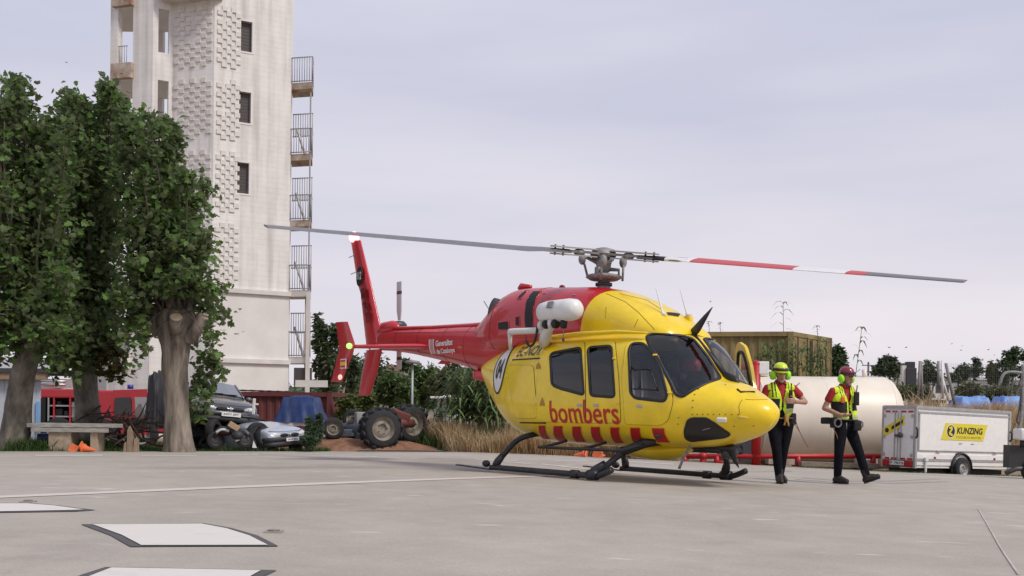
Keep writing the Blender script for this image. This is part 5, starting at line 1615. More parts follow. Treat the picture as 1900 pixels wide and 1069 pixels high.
for k in range(2):
    a = d2 * (w2 * (k * .5 + .015)); b = d2 * (w2 * (k * .5 + .485))
    mid = (a + b) / 2 + n2 * .03
    MB().box((mid.x, mid.y, ch / 2), ((b - a).length, .05, ch - .3), rot=(0, 0, math.atan2(d2.y, d2.x))).build('container_door', m_yc, ct)
    for f in (.25, .75):
        p = a.lerp(b, f) + n2 * .075
        MB().tube([p + V((0, 0, .1)), p + V((0, 0, ch - .1))], .022, 8).build('locking_bar', mat('rust brown', (.13, .06, .03), .8), ct, smooth=True)
p = d2 * (w2 * .45) + n2 * .065
MB().box((p.x, p.y, ch * .5), (.12, .03, ch - .35), rot=(0, 0, math.atan2(d2.y, d2.x))).build('door_gasket', m_blk, ct)
gz = G(c.x, c.y) - c.z - .1
q4 = [V((0, 0, 0)), d1 * 4.4, d1 * 4.4 + d2 * w2, d2 * w2]
MB().prism([(p_.x, p_.y) for p_ in q4], -gz, M=Matrix.Translation((0, 0, gz))).build('plinth', mat('concrete block', (.42, .37, .31), .9), ct)
m_rc = mat('dark red container paint', (.15, .035, .034), .75, col2=(.10, .028, .027), vscale=2)
RY = 33.0
c = at(612, 730, RY); c.z = G(c.x, RY) - .1
hh = at(612, 729, RY).z - c.z
container('shipping_container', c, (-1, .06, 0), 4.6, (.25, .97, 0), 2.4, hh, m_rc, 'dark red corrugated container behind the wrecked cars and blue tarpaulin', 'container')
# corrugated sheets lying on the red container roof
o = MB()
for k in range(14): o.box((k * .2, 0, .015 * (k % 2)), (.2, 1.2, .03), rot=(0, .10 if k % 2 else -.10, 0))
o = o.build('roofing_sheet', mat('dark rusty sheet', (.07, .05, .045), .8, var=.4, vscale=3), None); p = at(436, 722, RY + .6); o.location = (p.x, p.y, p.z - .04); o.rotation_euler = (0, .02, -.06); o.scale = (.72, .7, .8)
tag(o, 'rusty corrugated sheet lying on the roof of the dark red container', 'metal sheet')
# ------------------------------------------------------------------ blue tarpaulin over a load
def drape(name, cx, cy, z0, L, W, H, m, seed, label, cat='tarpaulin', squash=1.0):
    n, k = 40, 28
    vs, fs = [], []
    for i in range(n + 1):
        for j in range(k + 1):
            u, w = i / n * 2 - 1, j / k * 2 - 1
            e = max(abs(u), abs(w))
            top = 1 if e < .72 else 1 - ((e - .72) / .28) ** .6
            r = noise.noise(V((u * 2.2 + seed, w * 2.2, 0))) * .12 + noise.noise(V((u * 7 + seed, w * 7, 3))) * .05
            s = 1 - .1 * (top)
            fold = .022 * (math.sin((u if abs(w) > abs(u) else w) * 9 + seed) + .6 * math.sin((u + w) * 17 + seed)) * (1 - top)
            vs.append((u * L / 2 * s + fold * (abs(u) > abs(w)), w * W / 2 * s + fold * (abs(w) > abs(u)), max(0, H * top * (1 + r) * squash)))
    for i in range(n):
        for j in range(k): a = i * (k + 1) + j; fs.append((a, a + 1, a + k + 2, a + k + 1))
    me = bpy.data.meshes.new(name); me.from_pydata(vs, [], fs)
    o = link(name, me, m, None, True); o.location = (cx, cy, z0)
    return tag(o, label, cat)
m_bt = mat('blue tarpaulin', (.012, .032, .125), .6, var=.25, vscale=2, bump=.2, bscale=8)
p = at(560, 780, 29.5); z0 = at(560, 783, 29.5).z
drape('tarpaulin', p.x, p.y, z0, px_w(88, 29.5), 1.6, px_w(46, 29.5), m_bt, 3, 'dark blue tarpaulin covering a load in front of the red container')
ld = MB().box((0, 0, -.02), (1.3, 1.5, .10)).box((-.5, -.7, -.4), (.1, .1, .8)).box((.5, -.7, -.4), (.1, .1, .8)).box((-.5, .7, -.4), (.1, .1, .8)).box((.5, .7, -.4), (.1, .1, .8)).build('flat_cart', m_wht, None)
ld.location = (p.x, p.y, z0 - .03); tag(ld, 'white edged cart under the dark blue tarpaulin', 'cart')
m_lb = mat('light blue tarpaulin', (.16, .30, .62), .6, var=.2, vscale=3, bump=.2, bscale=8)
TBY = 44
for x, w, lab in ((1800, 75, 'light blue tarpaulin in the dry grass behind the trailer, the left one'), (1872, 60, 'light blue tarpaulin in the dry grass near the bent grey pole')):
    p = at(x, 752, TBY)
    drape('tarpaulin', p.x, p.y, p.z - .25, px_w(w, TBY), 1.6, px_w(26, TBY), m_lb, x, lab)['group'] = 'light blue tarpaulins in the dry grass'

# ------------------------------------------------------------------ box trailer
m_tr = mat('white trailer panel', (.76, .74, .71), .38, var=.04)
m_alu = mat('aluminium edge', (.48, .48, .47), .35, .7, var=.1)
m_yst = mat('yellow sticker', (.70, .58, .03), .45)
TRY = 25.6
cb = at(1697, 868, TRY); ctp = at(1696, 755, TRY)
dS = V((.86, .51, 0)).normalized()            # along the side, away to the right
t_s = (lambda k: (k * cb.y - cb.x) / (dS.x - k * dS.y))(ray(1871, 800).x)
dR = V((-.51, .86, 0)).normalized()
t_r = (lambda k: (k * cb.y - cb.x) / (dR.x - k * dR.y))(ray(1638.5, 800).x)
HT = ctp.z - cb.z
trailer = empty('box_trailer', cb, math.atan2(dS.y, dS.x), 'white box trailer with a yellow sign parked on the grass at the right', 'trailer')
trailer.rotation_euler = (0, math.radians(1.6), math.atan2(dS.y, dS.x))
L_, W_ = t_s, min(t_r, 1.7)
# local frame: x along the side, y across to the far side, z up
MB().box((L_ / 2, W_ / 2, HT * .5), (L_, W_, HT)).build('box_body', m_tr, trailer)
for x, y in ((0, 0), (L_, 0), (0, W_), (L_, W_)): MB().box((x, y, HT * .5), (.07, .07, HT + .03)).build('corner_profile', m_alu, trailer)
for z in (HT, .20 + HT * .0): MB().box((L_ / 2, -.012, z), (L_ + .02, .05, .07)).box((-.012, W_ / 2, z + .001), (.05, W_ + .02, .07)).build('edge_profile', m_alu, trailer)
MB().box((L_ / 2, -.02, HT - .13), (L_ - .1, .03, .05)).build('edge_profile', m_alu, trailer)
fl = MB().box((L_ / 2 + .01, -.02, HT * .59), (L_ - .22, .03, HT * .60), bev=.012).build('side_flap', m_tr, trailer)
fr = MB()
for z in (HT * .59 + HT * .3, HT * .59 - HT * .3): fr.box((L_ / 2, -.02, z), (L_ - .18, .026, .022))
for x in (.10, L_ - .10): fr.box((x, -.02, HT * .59), (.022, .027, HT * .6))
fr.build('flap_frame', m_alu, fl)
for x in (L_ * .23, L_ * .84): MB().box((x, -.045, HT * .285), (.16, .03, .03)).build('flap_hinge', m_alu, fl)
for x in (L_ * .45, L_ * .58): MB().box((x, -.04, HT * .42), (.12, .015, .012)).build('flap_handle', m_dgy, fl)
for x in (-.03, L_ + .01): MB().tube([(x, -.04, HT * .66), (x - .02, -.09, HT * .63), (x - .02, -.09, HT * .52), (x, -.04, HT * .49)], .025, 8).build('grab_handle', m_blk, trailer, smooth=True)
# rear doors with red-white edge marking
for k in (0, 1):
    y0, y1 = W_ * (k * .5 + .04), W_ * (k * .5 + .46)
    d_ = MB().box((-.03, (y0 + y1) / 2, HT * .53), (.04, y1 - y0, HT * .80), bev=.012).build('rear_door', m_tr, trailer)
    for z in (HT * .92, HT * .14):
        n = 8
        for j in range(n):
            MB().box((-.053, y0 + (y1 - y0) * (j + .5) / n, z), (.006, (y1 - y0) / n * .97, .045)).build('edge_mark', m_sqr if j % 4 != 3 else m_wht, d_)
    MB().box((-.06, W_ * .5 + (-.09 if k == 0 else .09), HT * .53), (.03, .025, HT * .82)).build('lock_rod', m_alu, d_)
    for z in (.2, .5, .85): MB().box((-.055, y0 + .03 if k == 0 else y1 - .03, HT * z), (.02, .06, .09)).build('door_hinge', m_alu, d_)
MB().box((-.09, W_ * .45, HT * .52), (.05, .22, .05)).ball((-.10, W_ * .40, HT * .53), (.05, .07, .07)).build('door_lock', m_dgy, trailer, smooth=True)
MB().box((-.02, W_ / 2, .09), (.06, W_ - .1, .16)).build('light_board', m_dgy, trailer)
for y in (.16, W_ - .16): MB().box((-.06, y, .09), (.04, .22, .13), bev=.01).build('rear_light', mat('red lamp', (.42, .01, .02), .25), trailer)
pl_ = MB().box((-.06, W_ * .5, .10), (.02, .52, .11)).build('number_plate', m_wht, trailer)
def plane_text(body, o, ux, uy, w, h, m, name, parent, bold=0.0, shear=0.0):
    return plate_text(body, o, ux, uy, w, h, m, name, parent, bold, shear)
plane_text('P 7875', (-.073, W_ * .5 + .2, .07), (0, -1, 0), (0, 0, 1), .40, .06, m_ink, 'plate_lettering', pl_, .02)
# yellow parallelogram sign with the firm's name
sx, sz, sw, shh = L_ * .245, HT * .475, L_ * .45, HT * .285
sg = MB().prism([(0, 0), (sw, -.0), (sw * 1.10, shh), (sw * .10, shh)], .008, M=Matrix.Translation((sx, -.037, sz)) @ Matrix.Rotation(PI / 2, 4, 'X')).build('sign_sticker', m_yst, fl)
U, Wv = (1, 0, 0), (0, 0, 1)
MB().lathe([(0, 0), (shh * .36, 0), (shh * .36, .004), (0, .004)], 24, M=Matrix.Translation((sx + sw * .22, -.046, sz + shh * .52)) @ Matrix.Rotation(PI / 2, 4, 'X')).build('logo_disc', m_ink, sg)
MB().lathe([(shh * .36, 0), (shh * .40, 0), (shh * .40, .004), (shh * .36, .004)], 24, M=Matrix.Translation((sx + sw * .22, -.046, sz + shh * .52)) @ Matrix.Rotation(PI / 2, 4, 'X')).build('logo_ring', m_wht, sg)
lg = MB().prism([(-.10, .13), (.05, .16), (.08, .06), (-.02, -.04), (.10, -.10), (.06, -.16), (-.09, -.10), (-.10, -.03), (.0, .07), (-.09, .08)], .004, M=Matrix.Translation((sx + sw * .22, -.0505, sz + shh * .52)) @ Matrix.Rotation(PI / 2, 4, 'X') @ Matrix.Diagonal((shh * 1.9, shh * 1.9, 1, 1))).build('logo_figure', m_yst, sg)
plane_text('KUNZING', (sx + sw * .36, -.047, sz + shh * .38), U, Wv, sw * .62, shh * .40, m_ink, 'sign_lettering', sg, .035, .15)
plane_text('TOOLBOX MASTER', (sx + sw * .34, -.047, sz + shh * .12), U, Wv, sw * .60, shh * .13, mat('sign grey', (.22, .18, .03), .5), 'sign_lettering', sg, .01)
r_s = MB().prism([(-.04, .0), (.60, .34), (.60, .58), (-.04, .24)], .006, M=Matrix.Translation((-.052, W_ * .93, HT * .48)) @ Matrix.Rotation(-PI / 2, 4, 'Z') @ Matrix.Rotation(PI / 2, 4, 'X')).build('sign_sticker', m_yst, trailer)
MB().prism([(.22, .20), (.56, .38), (.56, .47), (.22, .29)], .004, M=Matrix.Translation((-.059, W_ * .93, HT * .48)) @ Matrix.Rotation(-PI / 2, 4, 'Z') @ Matrix.Rotation(PI / 2, 4, 'X')).build('sign_lettering', m_ink, r_s)
MB().lathe([(0, 0), (.06, 0), (.06, .004), (0, .004)], 16, M=Matrix.Translation((-.059, W_ * .93 - .08, HT * .48 + .19)) @ Matrix.Rotation(-PI / 2, 4, 'Y')).build('logo_disc', m_ink, r_s)
# skirt, wheel, mudguard
MB().box((L_ / 2, .0, HT * .135), (L_ - .06, .05, HT * .19), bev=.01).build('skirt_panel', m_tr, trailer)
wx, wr = L_ * .465, .29
MB().tube([(wx + math.cos(a) * (wr + .10), -.0, .0 + math.sin(a) * (wr + .09)) for a in [PI * k / 16 for k in range(17)]], .10, 8, flat=.35, up=[V((math.cos(a), 0, math.sin(a))) for a in [PI * k / 16 for k in range(17)]]).build('mudguard', m_blk, trailer, smooth=True)
MB().lathe([(0, -.02), (wr + .07, -.02), (wr + .07, .02), (0, .02)], 24, M=Matrix.Translation((wx, .0, .0)) @ Matrix.Rotation(PI / 2, 4, 'X'), a0=0, a1=2 * PI).build('wheel_recess', m_drk, trailer)
def wheel(r, w, M, parent, tyre_m, rim_m, lug=0, hubm=None):
    tp = [(r * .62, -w / 2), (r * .86, -w / 2), (r * .97, -w * .42), (r, -w * .25), (r, w * .25), (r * .97, w * .42), (r * .86, w / 2), (r * .62, w / 2)]
    wh = MB().lathe(tp, 36, M=M).build('wheel', tyre_m, parent, auto=50)
    rm = MB().lathe([(0, -w * .18), (r * .2, -w * .2), (r * .24, -w * .32), (r * .30, -w * .33), (r * .5, -w * .2), (r * .60, -w * .42), (r * .65, -w * .5), (r * .65, -w * .38), (r * .6, w * .4)], 28, M=M).build('rim', rim_m, wh, auto=50)
    if lug:
        lg = MB()
        for k in range(lug):
            for s in (-1, 1):
                a = 2 * PI * (k + (.5 if s > 0 else 0)) / lug
                lg.box((0, 0, 0), (.055, w * .52, .10), M=M @ Matrix.Rotation(a, 4, 'Z') @ Matrix.Translation((r + .02, 0, s * w * .24)) @ Matrix.Rotation(PI / 2, 4, 'X') @ Matrix.Rotation(s * .7, 4, 'X'))
        lg.build('tread_lugs', tyre_m, wh)['kind'] = 'stuff'
    bt = MB()
    for k in range(5):
        a = 2 * PI * k / 5; bt.cyl(M @ V((math.cos(a) * r * .26, math.sin(a) * r * .26, -w * .36)), M @ V((math.cos(a) * r * .26, math.sin(a) * r * .26, -w * .24)), r * .035, 6)
    bt.build('wheel_bolts', m_dgy, wh)
    return wh
m_tyre = mat('tyre rubber', (.022, .022, .024), .85, var=.25, vscale=14)
m_rimg = mat('wheel rim grey', (.42, .41, .39), .4, .4, var=.15)
wheel(wr, .20, Matrix.Translation((wx, -.03, -.01)) @ Matrix.Rotation(-PI / 2, 4, 'X'), trailer, m_tyre, m_rimg)
MB().tube([(L_ * .09, -.06, .18), (L_ * .09, -.06, -.18)], .03, 8).box((L_ * .09, -.06, .22), (.10, .08, .09)).build('prop_stand', m_wht, trailer)
MB().box((L_ + .25, W_ / 2, .12), (.7, .1, .1)).build('drawbar', m_dgy, trailer)
for x in (L_ * .19, L_ * .83): MB().lathe([(0, 0), (.035, 0), (.03, .02), (0, .025)], 12, M=Matrix.Translation((x, -.03, HT * .17)) @ Matrix.Rotation(PI / 2, 4, 'X')).build('side_marker', mat('red lamp', (.42, .01, .02), .25), trailer)
MB().box((L_ / 2, W_ / 2, -.10), (L_ - .1, W_ - .3, .12)).build('chassis', m_drk, trailer)

# ------------------------------------------------------------------ machine cut off by the right edge of the photo
MXY = 24.2
p = at(1890, 880, MXY); p.z = G(p.x, p.y)
mc = empty('site_machine', p, 0, 'dark machine with white box and bent grey pole cut off at the right', 'machine')
O_ = V(p)
def mp_(px, py, dy=0): return at(px, py, MXY + dy) - O_
MB().prism([(mp_(1872, 880).x, mp_(1872, 868).z), (mp_(1950, 880).x, mp_(1950, 866).z), (mp_(1950, 830).x, mp_(1950, 830).z), (mp_(1873, 826).x, mp_(1873, 826).z)], .3, M=Matrix.Translation((0, .3, 0)) @ Matrix.Rotation(PI / 2, 4, 'X')).build('body', mat('dark machine paint', (.028, .027, .028), .6), mc)
MB().tube([mp_(1866, 878), mp_(1885, 870), mp_(1915, 868)], .06, 8).build('tow_bar', m_dgy, mc, smooth=True)
MB().box(mp_(1905, 806), (.48, .4, .28), bev=.05).build('white_box', m_wht, mc, smooth=True)
MB().tube([mp_(1896, 816), mp_(1897, 830)], .05, 8).build('box_stem', m_blk, mc, smooth=True)
MB().tube(curve([mp_(1890, 800), mp_(1895, 775), mp_(1898, 720), mp_(1898, 676)], 14), .04, 10).build('bent_pole', m_gry, mc, smooth=True)
MB().tube(curve([mp_(1898, 692), mp_(1875, 690), mp_(1862, 695), mp_(1855, 712)], 14), .035, 8).build('pole_arm', m_gry, mc, smooth=True)
MB().tube(curve([mp_(1896, 720), mp_(1891, 760), mp_(1887, 780), mp_(1893, 790)], 14), .02, 8).build('cable', m_dgy, mc, smooth=True)
wheel(.36, .25, Matrix.Translation(mp_(1925, 872)) @ Matrix.Rotation(-PI / 2, 4, 'X'), mc, m_tyre, m_rimg)

# ------------------------------------------------------------------ tractor lying in the soil
m_rimw = mat('dirty cream rim', (.30, .27, .22), .75, col2=(.17, .14, .11), vscale=5)
tr_ = empty('tractor', (at(680, 830, 28).x, 28, G(-4, 28)), 0, 'old tractor wreck with two big lugged rear wheels and cream rims on reddish soil', 'tractor')
TO = V(tr_.location)
def tw(px, py, Y, rpx, w, yaw, lug):
    c = at(px, py, Y) - TO
    M = Matrix.Translation(c) @ Matrix.Rotation(yaw, 4, 'Z') @ Matrix.Rotation(-PI / 2, 4, 'X')
    wheel(px_w(rpx, Y), w, M, tr_, m_tyre, m_rimw, lug)
tw(706, 795, 27.0, 36, .46, .50, 15); tw(759, 787, 28.6, 34, .46, .72, 15)
tw(618, 795, 27.6, 20, .26, .25, 0); tw(655, 778, 29.0, 19, .26, .1, 0)
P_ = lambda px, py, Y=28: at(px, py, Y) - TO
MB().tube([P_(640, 800), P_(672, 800), P_(725, 790)], [.22, .3, .34], 10, flat=.8).build('gearbox_housing', mat('dark slate iron', (.035, .04, .052), .6, var=.4, vscale=5), tr_, smooth=True)
MB().box(P_(655, 803), (.9, .5, .22), rot=(0, -.05, .2), bev=.04).build('engine_block', mat('slate blue paint', (.07, .085, .115), .6, var=.3), tr_, smooth=True)
MB().tube([P_(620, 800), P_(656, 780, 29)], .06, 8).build('front_axle', m_dgy, tr_, smooth=True)
MB().box(P_(672, 822), (.55, .6, .5), rot=(0, .2, .3), bev=.05).build('sump', m_drk, tr_, smooth=True)
MB().box(P_(676, 778, 28.4), (.5, .4, .4), rot=(0, 0, .3), bev=.03).build('bonnet_remnant', mat('pale grey paint', (.3, .29, .27), .7), tr_, smooth=True)
MB().tube([P_(735, 785), P_(765, 785, 28.6)], .12, 10).build('rear_axle', mat('dull red iron', (.13, .035, .03), .7), tr_, smooth=True)
MB().box(P_(742, 772, 28.3), (.5, .35, .3), rot=(.2, .3, .5), bev=.04).build('mudguard', mat('dull red iron', (.13, .035, .03), .7), tr_, smooth=True)
# red implement behind it
p = at(808, 812, 29.5); p.z = G(p.x, p.y)
im = empty('plough', p, .2, 'rusty red farm implement lying between tractor wheels and reeds', 'implement')
for k in range(4):
    MB().tube(curve([(-.8 + k * .45, 0, .5), (-.65 + k * .45, -.2, .45), (-.6 + k * .45, -.3, .05)], 8), .05, 6).build('tine', mat('dull red iron', (.13, .035, .03), .7), im, smooth=True)
MB().tube([(-1.0, 0, .48), (1.0, .1, .52)], .08, 6).build('beam', mat('dull red iron', (.13, .035, .03), .7), im, smooth=True)
MB().tube([(-.9, .3, .3), (1.1, .4, .3)], .06, 6).build('beam', m_rust, im, smooth=True)
# white cab behind the reeds
p = at(835, 800, 33.5); p.z = G(p.x, p.y)
vn = empty('van', p, 0, 'white vehicle cab with its door open half hidden behind the reeds', 'van')
Q = lambda px, py, Y=33.5: at(px, py, Y) - V(p)
MB().box(Q(846, 762) + V((0, .8, 0)), (.95, 1.6, 1.05), bev=.15).build('body', m_wht, vn, smooth=True)
MB().box(Q(822, 738), (.75, 1.3, .07), bev=.02).build('roof_flap', m_wht, vn)
MB().prism([(Q(808, 785).x, Q(808, 785).z), (Q(811, 785).x, Q(811, 785).z), (Q(818, 740).x, Q(818, 740).z), (Q(812, 738).x, Q(812, 738).z)], .08, M=Matrix.Rotation(PI / 2, 4, 'X')).build('door_pillar', m_wht, vn)
MB().box(Q(821, 762) + V((0, .3, 0)), (.34, .3, 1.0), bev=.04).build('dark_interior', m_blk, vn)
MB().box(Q(846, 756) + V((0, -.02, 0)), (.6, .06, .36), bev=.02).build('window', mat('van glass', (.03, .035, .04), .1), vn)

# ------------------------------------------------------------------ wrecked cars
m_carg = mat('dark grey car paint', (.085, .088, .098), .28, .25, coat=.6, var=.08)
m_cars = mat('silver blue car paint', (.48, .52, .60), .28, .25, coat=.5, var=.08)
m_cgl = mat('car glass', (.16, .17, .18), .06, coat=1.0)
m_bum = mat('black bumper plastic', (.03, .03, .032), .6)
def car(name, M, m, label, crushed=False, group=None, plate='6077 JBT'):
    """front half of a hatchback: local x across, -y forward, z up; origin under the bumper"""
    t = empty(name, label=label, cat='car', group=group)
    t.matrix_world = M
    hw = .84
    rows = []   # (y, half width, sill z, shoulder z, roof z, roof half width)
    ys = [(-.02, .62, .30, .52, .56, .55), (.06, .78, .24, .62, .68, .68), (.30, .83, .2, .74, .80, .70), (.75, .84, .2, .84, .90, .72), (1.15, .85, .2, .90, .97, .72),
          (1.32, .85, .2, .93, 1.03, .72), (1.75, .85, .2, .95, 1.30, .64), (2.05, .85, .2, .96, 1.42, .60), (2.7, .85, .2, .97, 1.46, .60), (3.3, .84, .2, .97, 1.42, .58), (3.8, .80, .25, .95, 1.05, .62), (3.95, .7, .35, .8, .85, .6)]
    if crushed: ys = ys[:6] + [(1.75, .85, .2, .93, 1.10, .66), (2.3, .84, .2, .92, 1.06, .66), (3.2, .84, .2, .9, 1.0, .66), (3.9, .75, .3, .8, .85, .6)]
    vs, fs = [], []
    for y, w, zs, zsh, zr, wr_ in ys:
        sec = [(-w * .92, zs), (-w, zs + .12), (-w, zsh - .10), (-w * .97, zsh), (-wr_, zr - .03), (-wr_ * .6, zr), (0, zr + .02), (wr_ * .6, zr), (wr_, zr - .03), (w * .97, zsh), (w, zsh - .10), (w, zs + .12), (w * .92, zs)]
        vs += [(x, y, z) for x, z in sec]
    k = 13
    for i in range(len(ys) - 1):
        for j in range(k - 1): fs.append((i * k + j, i * k + j + 1, (i + 1) * k + j + 1, (i + 1) * k + j))
    fs += [tuple(range(k)), tuple((len(ys) - 1) * k + j for j in range(k))[::-1]]
    body = MB().add(vs, fs).build('body', m, t)
    sd = body.modifiers.new('s', 'SUBSURF'); sd.levels = 2; sd.render_levels = 2
    body.data.polygons.foreach_set('use_smooth', [True] * len(body.data.polygons))
    if not crushed:
        MB().add([(-.66, 1.33, 1.04), (.66, 1.33, 1.04), (.56, 2.0, 1.425), (-.56, 2.0, 1.425), (-.3, 1.30, 1.075), (.3, 1.30, 1.075), (.25, 1.98, 1.46), (-.25, 1.98, 1.46)], [(0, 4, 7, 3), (4, 5, 6, 7), (5, 1, 2, 6)]).build('windscreen', m_cgl, t)
        for s in (-1, 1):
            MB().tube([(s * .70, 1.28, 1.0), (s * .60, 2.0, 1.43)], .028, 6).build('pillar', m, t, smooth=True)
            MB().add([(s * .80, 1.75, 1.0), (s * .66, 2.05, 1.40), (s * .64, 2.8, 1.42), (s * .80, 2.9, 1.0)], [(0, 1, 2, 3)]).build('side_window', m_cgl, t)
            MB().ball((s * .93, 1.6, 1.02), (.09, .06, .07)).build('mirror', m, t, smooth=True)
        MB().tube([(-.5, 1.27, 1.055), (.1, 1.30, 1.09)], .014, 5).tube([(0, 1.27, 1.065), (.5, 1.30, 1.08)], .014, 5).build('wiper', m_blk, t, smooth=True)
    # bonnet edge, headlights, grille, bumper, plate, wheels
    MB().tube(curve([(-.70, .20, .725), (-.4, .02, .685), (0, -.03, .675), (.4, .02, .685), (.70, .20, .725)], 16), .008, 6).build('bonnet_gap', m_blk, t, smooth=True)
    for s in (-1, 1):
        hl = MB().ball((0, 0, 0), (.20, .09, .075), M=Matrix.Translation((s * .56, .09, .595)) @ Matrix.Rotation(s * .42, 4, 'Z') @ Matrix.Rotation(-s * .12, 4, 'Y')).build('headlight', mat('headlight glass', (.62, .63, .62), .08, coat=1.0), t, smooth=True)
        MB().ball((s * .52, .045, .595), (.055, .05, .05)).build('lamp_reflector', m_alu, hl, smooth=True)
        MB().ball((s * .22, -.02, .565), (.17, .05, .055)).build('grille', m_drk, t, smooth=True)
        for yy in (.72,):
            wheel(.30, .2, Matrix.Translation((s * .78, yy, .28)) @ Matrix.Rotation(s * PI / 2, 4, 'Y'), t, m_tyre, m_rimg)
        MB().ball((s * .55, .02, .36), (.09, .05, .06)).build('fog_light', m_dgy, t, smooth=True)
    MB().ball((0, -.045, .575), (.04, .03, .055)).build('badge', m_alu, t, smooth=True)
    MB().tube(curve([(-.83, .34, .46), (-.74, .05, .45), (-.4, -.05, .45), (0, -.08, .45), (.4, -.05, .45), (.74, .05, .45), (.83, .34, .46)], 20), [.07] * 20, 8).build('bumper', m if not crushed else m_bum, t, smooth=True)
    MB().tube(curve([(-.80, .34, .31), (-.72, .07, .30), (-.4, -.03, .30), (0, -.05, .30), (.4, -.03, .30), (.72, .07, .30), (.80, .34, .31)], 20), [.085] * 20, 8).build('lower_grille', m_bum, t, smooth=True)
    pl = MB().box((0, -.16, .42), (.52, .02, .11)).build('number_plate', m_wht, t)
    plate_text(plate, (-.21, -.172, .39), (1, 0, 0), (0, 0, 1), .42, .06, m_ink, 'plate_lettering', pl, .02)
    return t
CY1 = 25.8
p = at(424, 778, CY1)
gm = Matrix.Translation((p.x, p.y, p.z - .28)) @ Matrix.Rotation(math.radians(30), 4, 'Z') @ Matrix.Rotation(math.radians(5), 4, 'Y') @ Matrix.Rotation(math.radians(-3), 4, 'X')
car('wrecked_car', gm @ Matrix.Diagonal((.93, .93, .93, 1)), m_carg, 'dark grey hatchback propped up on scrap beside the right plane tree', group='wrecked cars on the scrap heap')
CY2 = 25.4
p = at(540, 824, CY2)
sm_ = Matrix.Translation((p.x, p.y, p.z - .22)) @ Matrix.Rotation(math.radians(50), 4, 'Z') @ Matrix.Rotation(math.radians(-3), 4, 'Y') @ Matrix.Rotation(math.radians(-5), 4, 'X')
car('wrecked_car', sm_ @ Matrix.Diagonal((.74, .74, .80, 1)), m_cars, 'silver car with a flattened cabin lying in front of the red container', True, 'wrecked cars on the scrap heap', '2418 BRD')
# sheet propped on the silver car, white post
o = MB().box((0, 0, 0), (.10, .08, .55), bev=.02).box((.05, 0, .08), (.22, .06, .06), bev=.01).build('metal_post', m_wht, None); o.location = at(471, 754, 25.9); o.rotation_euler = (0, .05, 0); o.scale = (.7, .7, .72)
tag(o, 'short white post sticking up beside the silver wreck', 'post')
# motor scooter in the heap
p = at(430, 828, 24.9)
mo = empty('motor_scooter', p, 0, 'black wrecked motor scooter lying under the dark grey car', 'scooter')
Z = lambda px, py, Y=24.9: at(px, py, Y) - V(p)
for q in ((400, 817), (455, 815)): wheel(.21, .10, Matrix.Translation(Z(*q)) @ Matrix.Rotation(.5, 4, 'Z') @ Matrix.Rotation(-PI / 2, 4, 'X'), mo, m_tyre, m_dgy)
MB().tube(curve([Z(398, 812), Z(410, 795), Z(432, 800), Z(452, 800), Z(462, 808)], 12), [.06] * 12, 8).build('frame', m_dgy, mo, smooth=True)
MB().ball(Z(417, 802), (.2, .1, .09), M=None).build('body_panel', mat('scooter panel', (.05, .012, .016), .35), mo, smooth=True)
MB().ball(Z(440, 808, 24.7), (.15, .12, .11)).build('engine_cover', m_bum, mo, smooth=True)
MB().tube(curve([Z(401, 803, 24.8), Z(412, 797, 24.8), Z(425, 800, 24.8)], 8), .035, 6).build('trim_strip', m_wht, mo, smooth=True)
MB().box(Z(438, 812, 24.7), (.10, .05, .20), rot=(0, -.5, 0), bev=.02).build('mirror', m_wht, mo, smooth=True)
MB().tube([Z(418, 792), Z(428, 782), Z(436, 778)], .02, 6).build('handlebar', m_blk, mo, smooth=True)
o = MB().box((0, 0, 0), (.27, .14, .14), rot=(0, .55, .3), bev=.01).build('wooden_crate', mat('crate wood', (.40, .28, .17), .8, var=.2, vscale=8, stretch=(1, 1, 6)), None); o.location = at(434, 791, 24.8)
tag(o, 'small tan wooden crate wedged under the dark grey car', 'crate')
for k, (px, py, rx) in enumerate(((478, 806, .3), (489, 812, .28), (396, 800, .3))):
    t = empty('scrap_tyre', at(px, py, 25.3 + .1 * k), 0, ['worn black tyre leaning beside the silver wreck, the left one', 'worn black tyre nearest to the silver wreck', 'worn black tyre under the dark grey car near the tree trunk'][k], 'tyre', 'worn tyres in the scrap heap')
    MB().lathe([(rx * .6, -.09), (rx * .9, -.1), (rx, -.06), (rx, .06), (rx * .9, .1), (rx * .6, .09), (rx * .6, -.09)], 28, M=Matrix.Rotation(.6 + .3 * k, 4, 'Z') @ Matrix.Rotation(PI / 2, 4, 'X') @ Matrix.Rotation(.2, 4, 'Y')).build('tread', m_tyre, t, auto=40)
o = MB().prism([(-.05, 0), (.06, 0), (-.02, .17)], .02, M=Matrix.Rotation(PI / 2, 4, 'X')).build('white_shard', m_wht, None); o.location = at(472, 831, 24.7)
tag(o, 'pointed white shard standing in the grass before the silver wreck', 'shard')
sc = MB()
for k in range(90):
    px, py = rnd.uniform(362, 505), rnd.uniform(786, 832)
    c = at(px, py, 26.2 + rnd.random() * .9)
    sc.box(c, (rnd.uniform(.15, .5), rnd.uniform(.1, .4), rnd.uniform(.08, .3)), rot=(rnd.uniform(-.6, .6), rnd.uniform(-.6, .6), rnd.uniform(0, 3)), bev=.02)
tag(sc.build('scrap_heap', mat('scrap', (.014, .014, .016), .7, var=.6, vscale=2), None, smooth=False), kind='stuff')

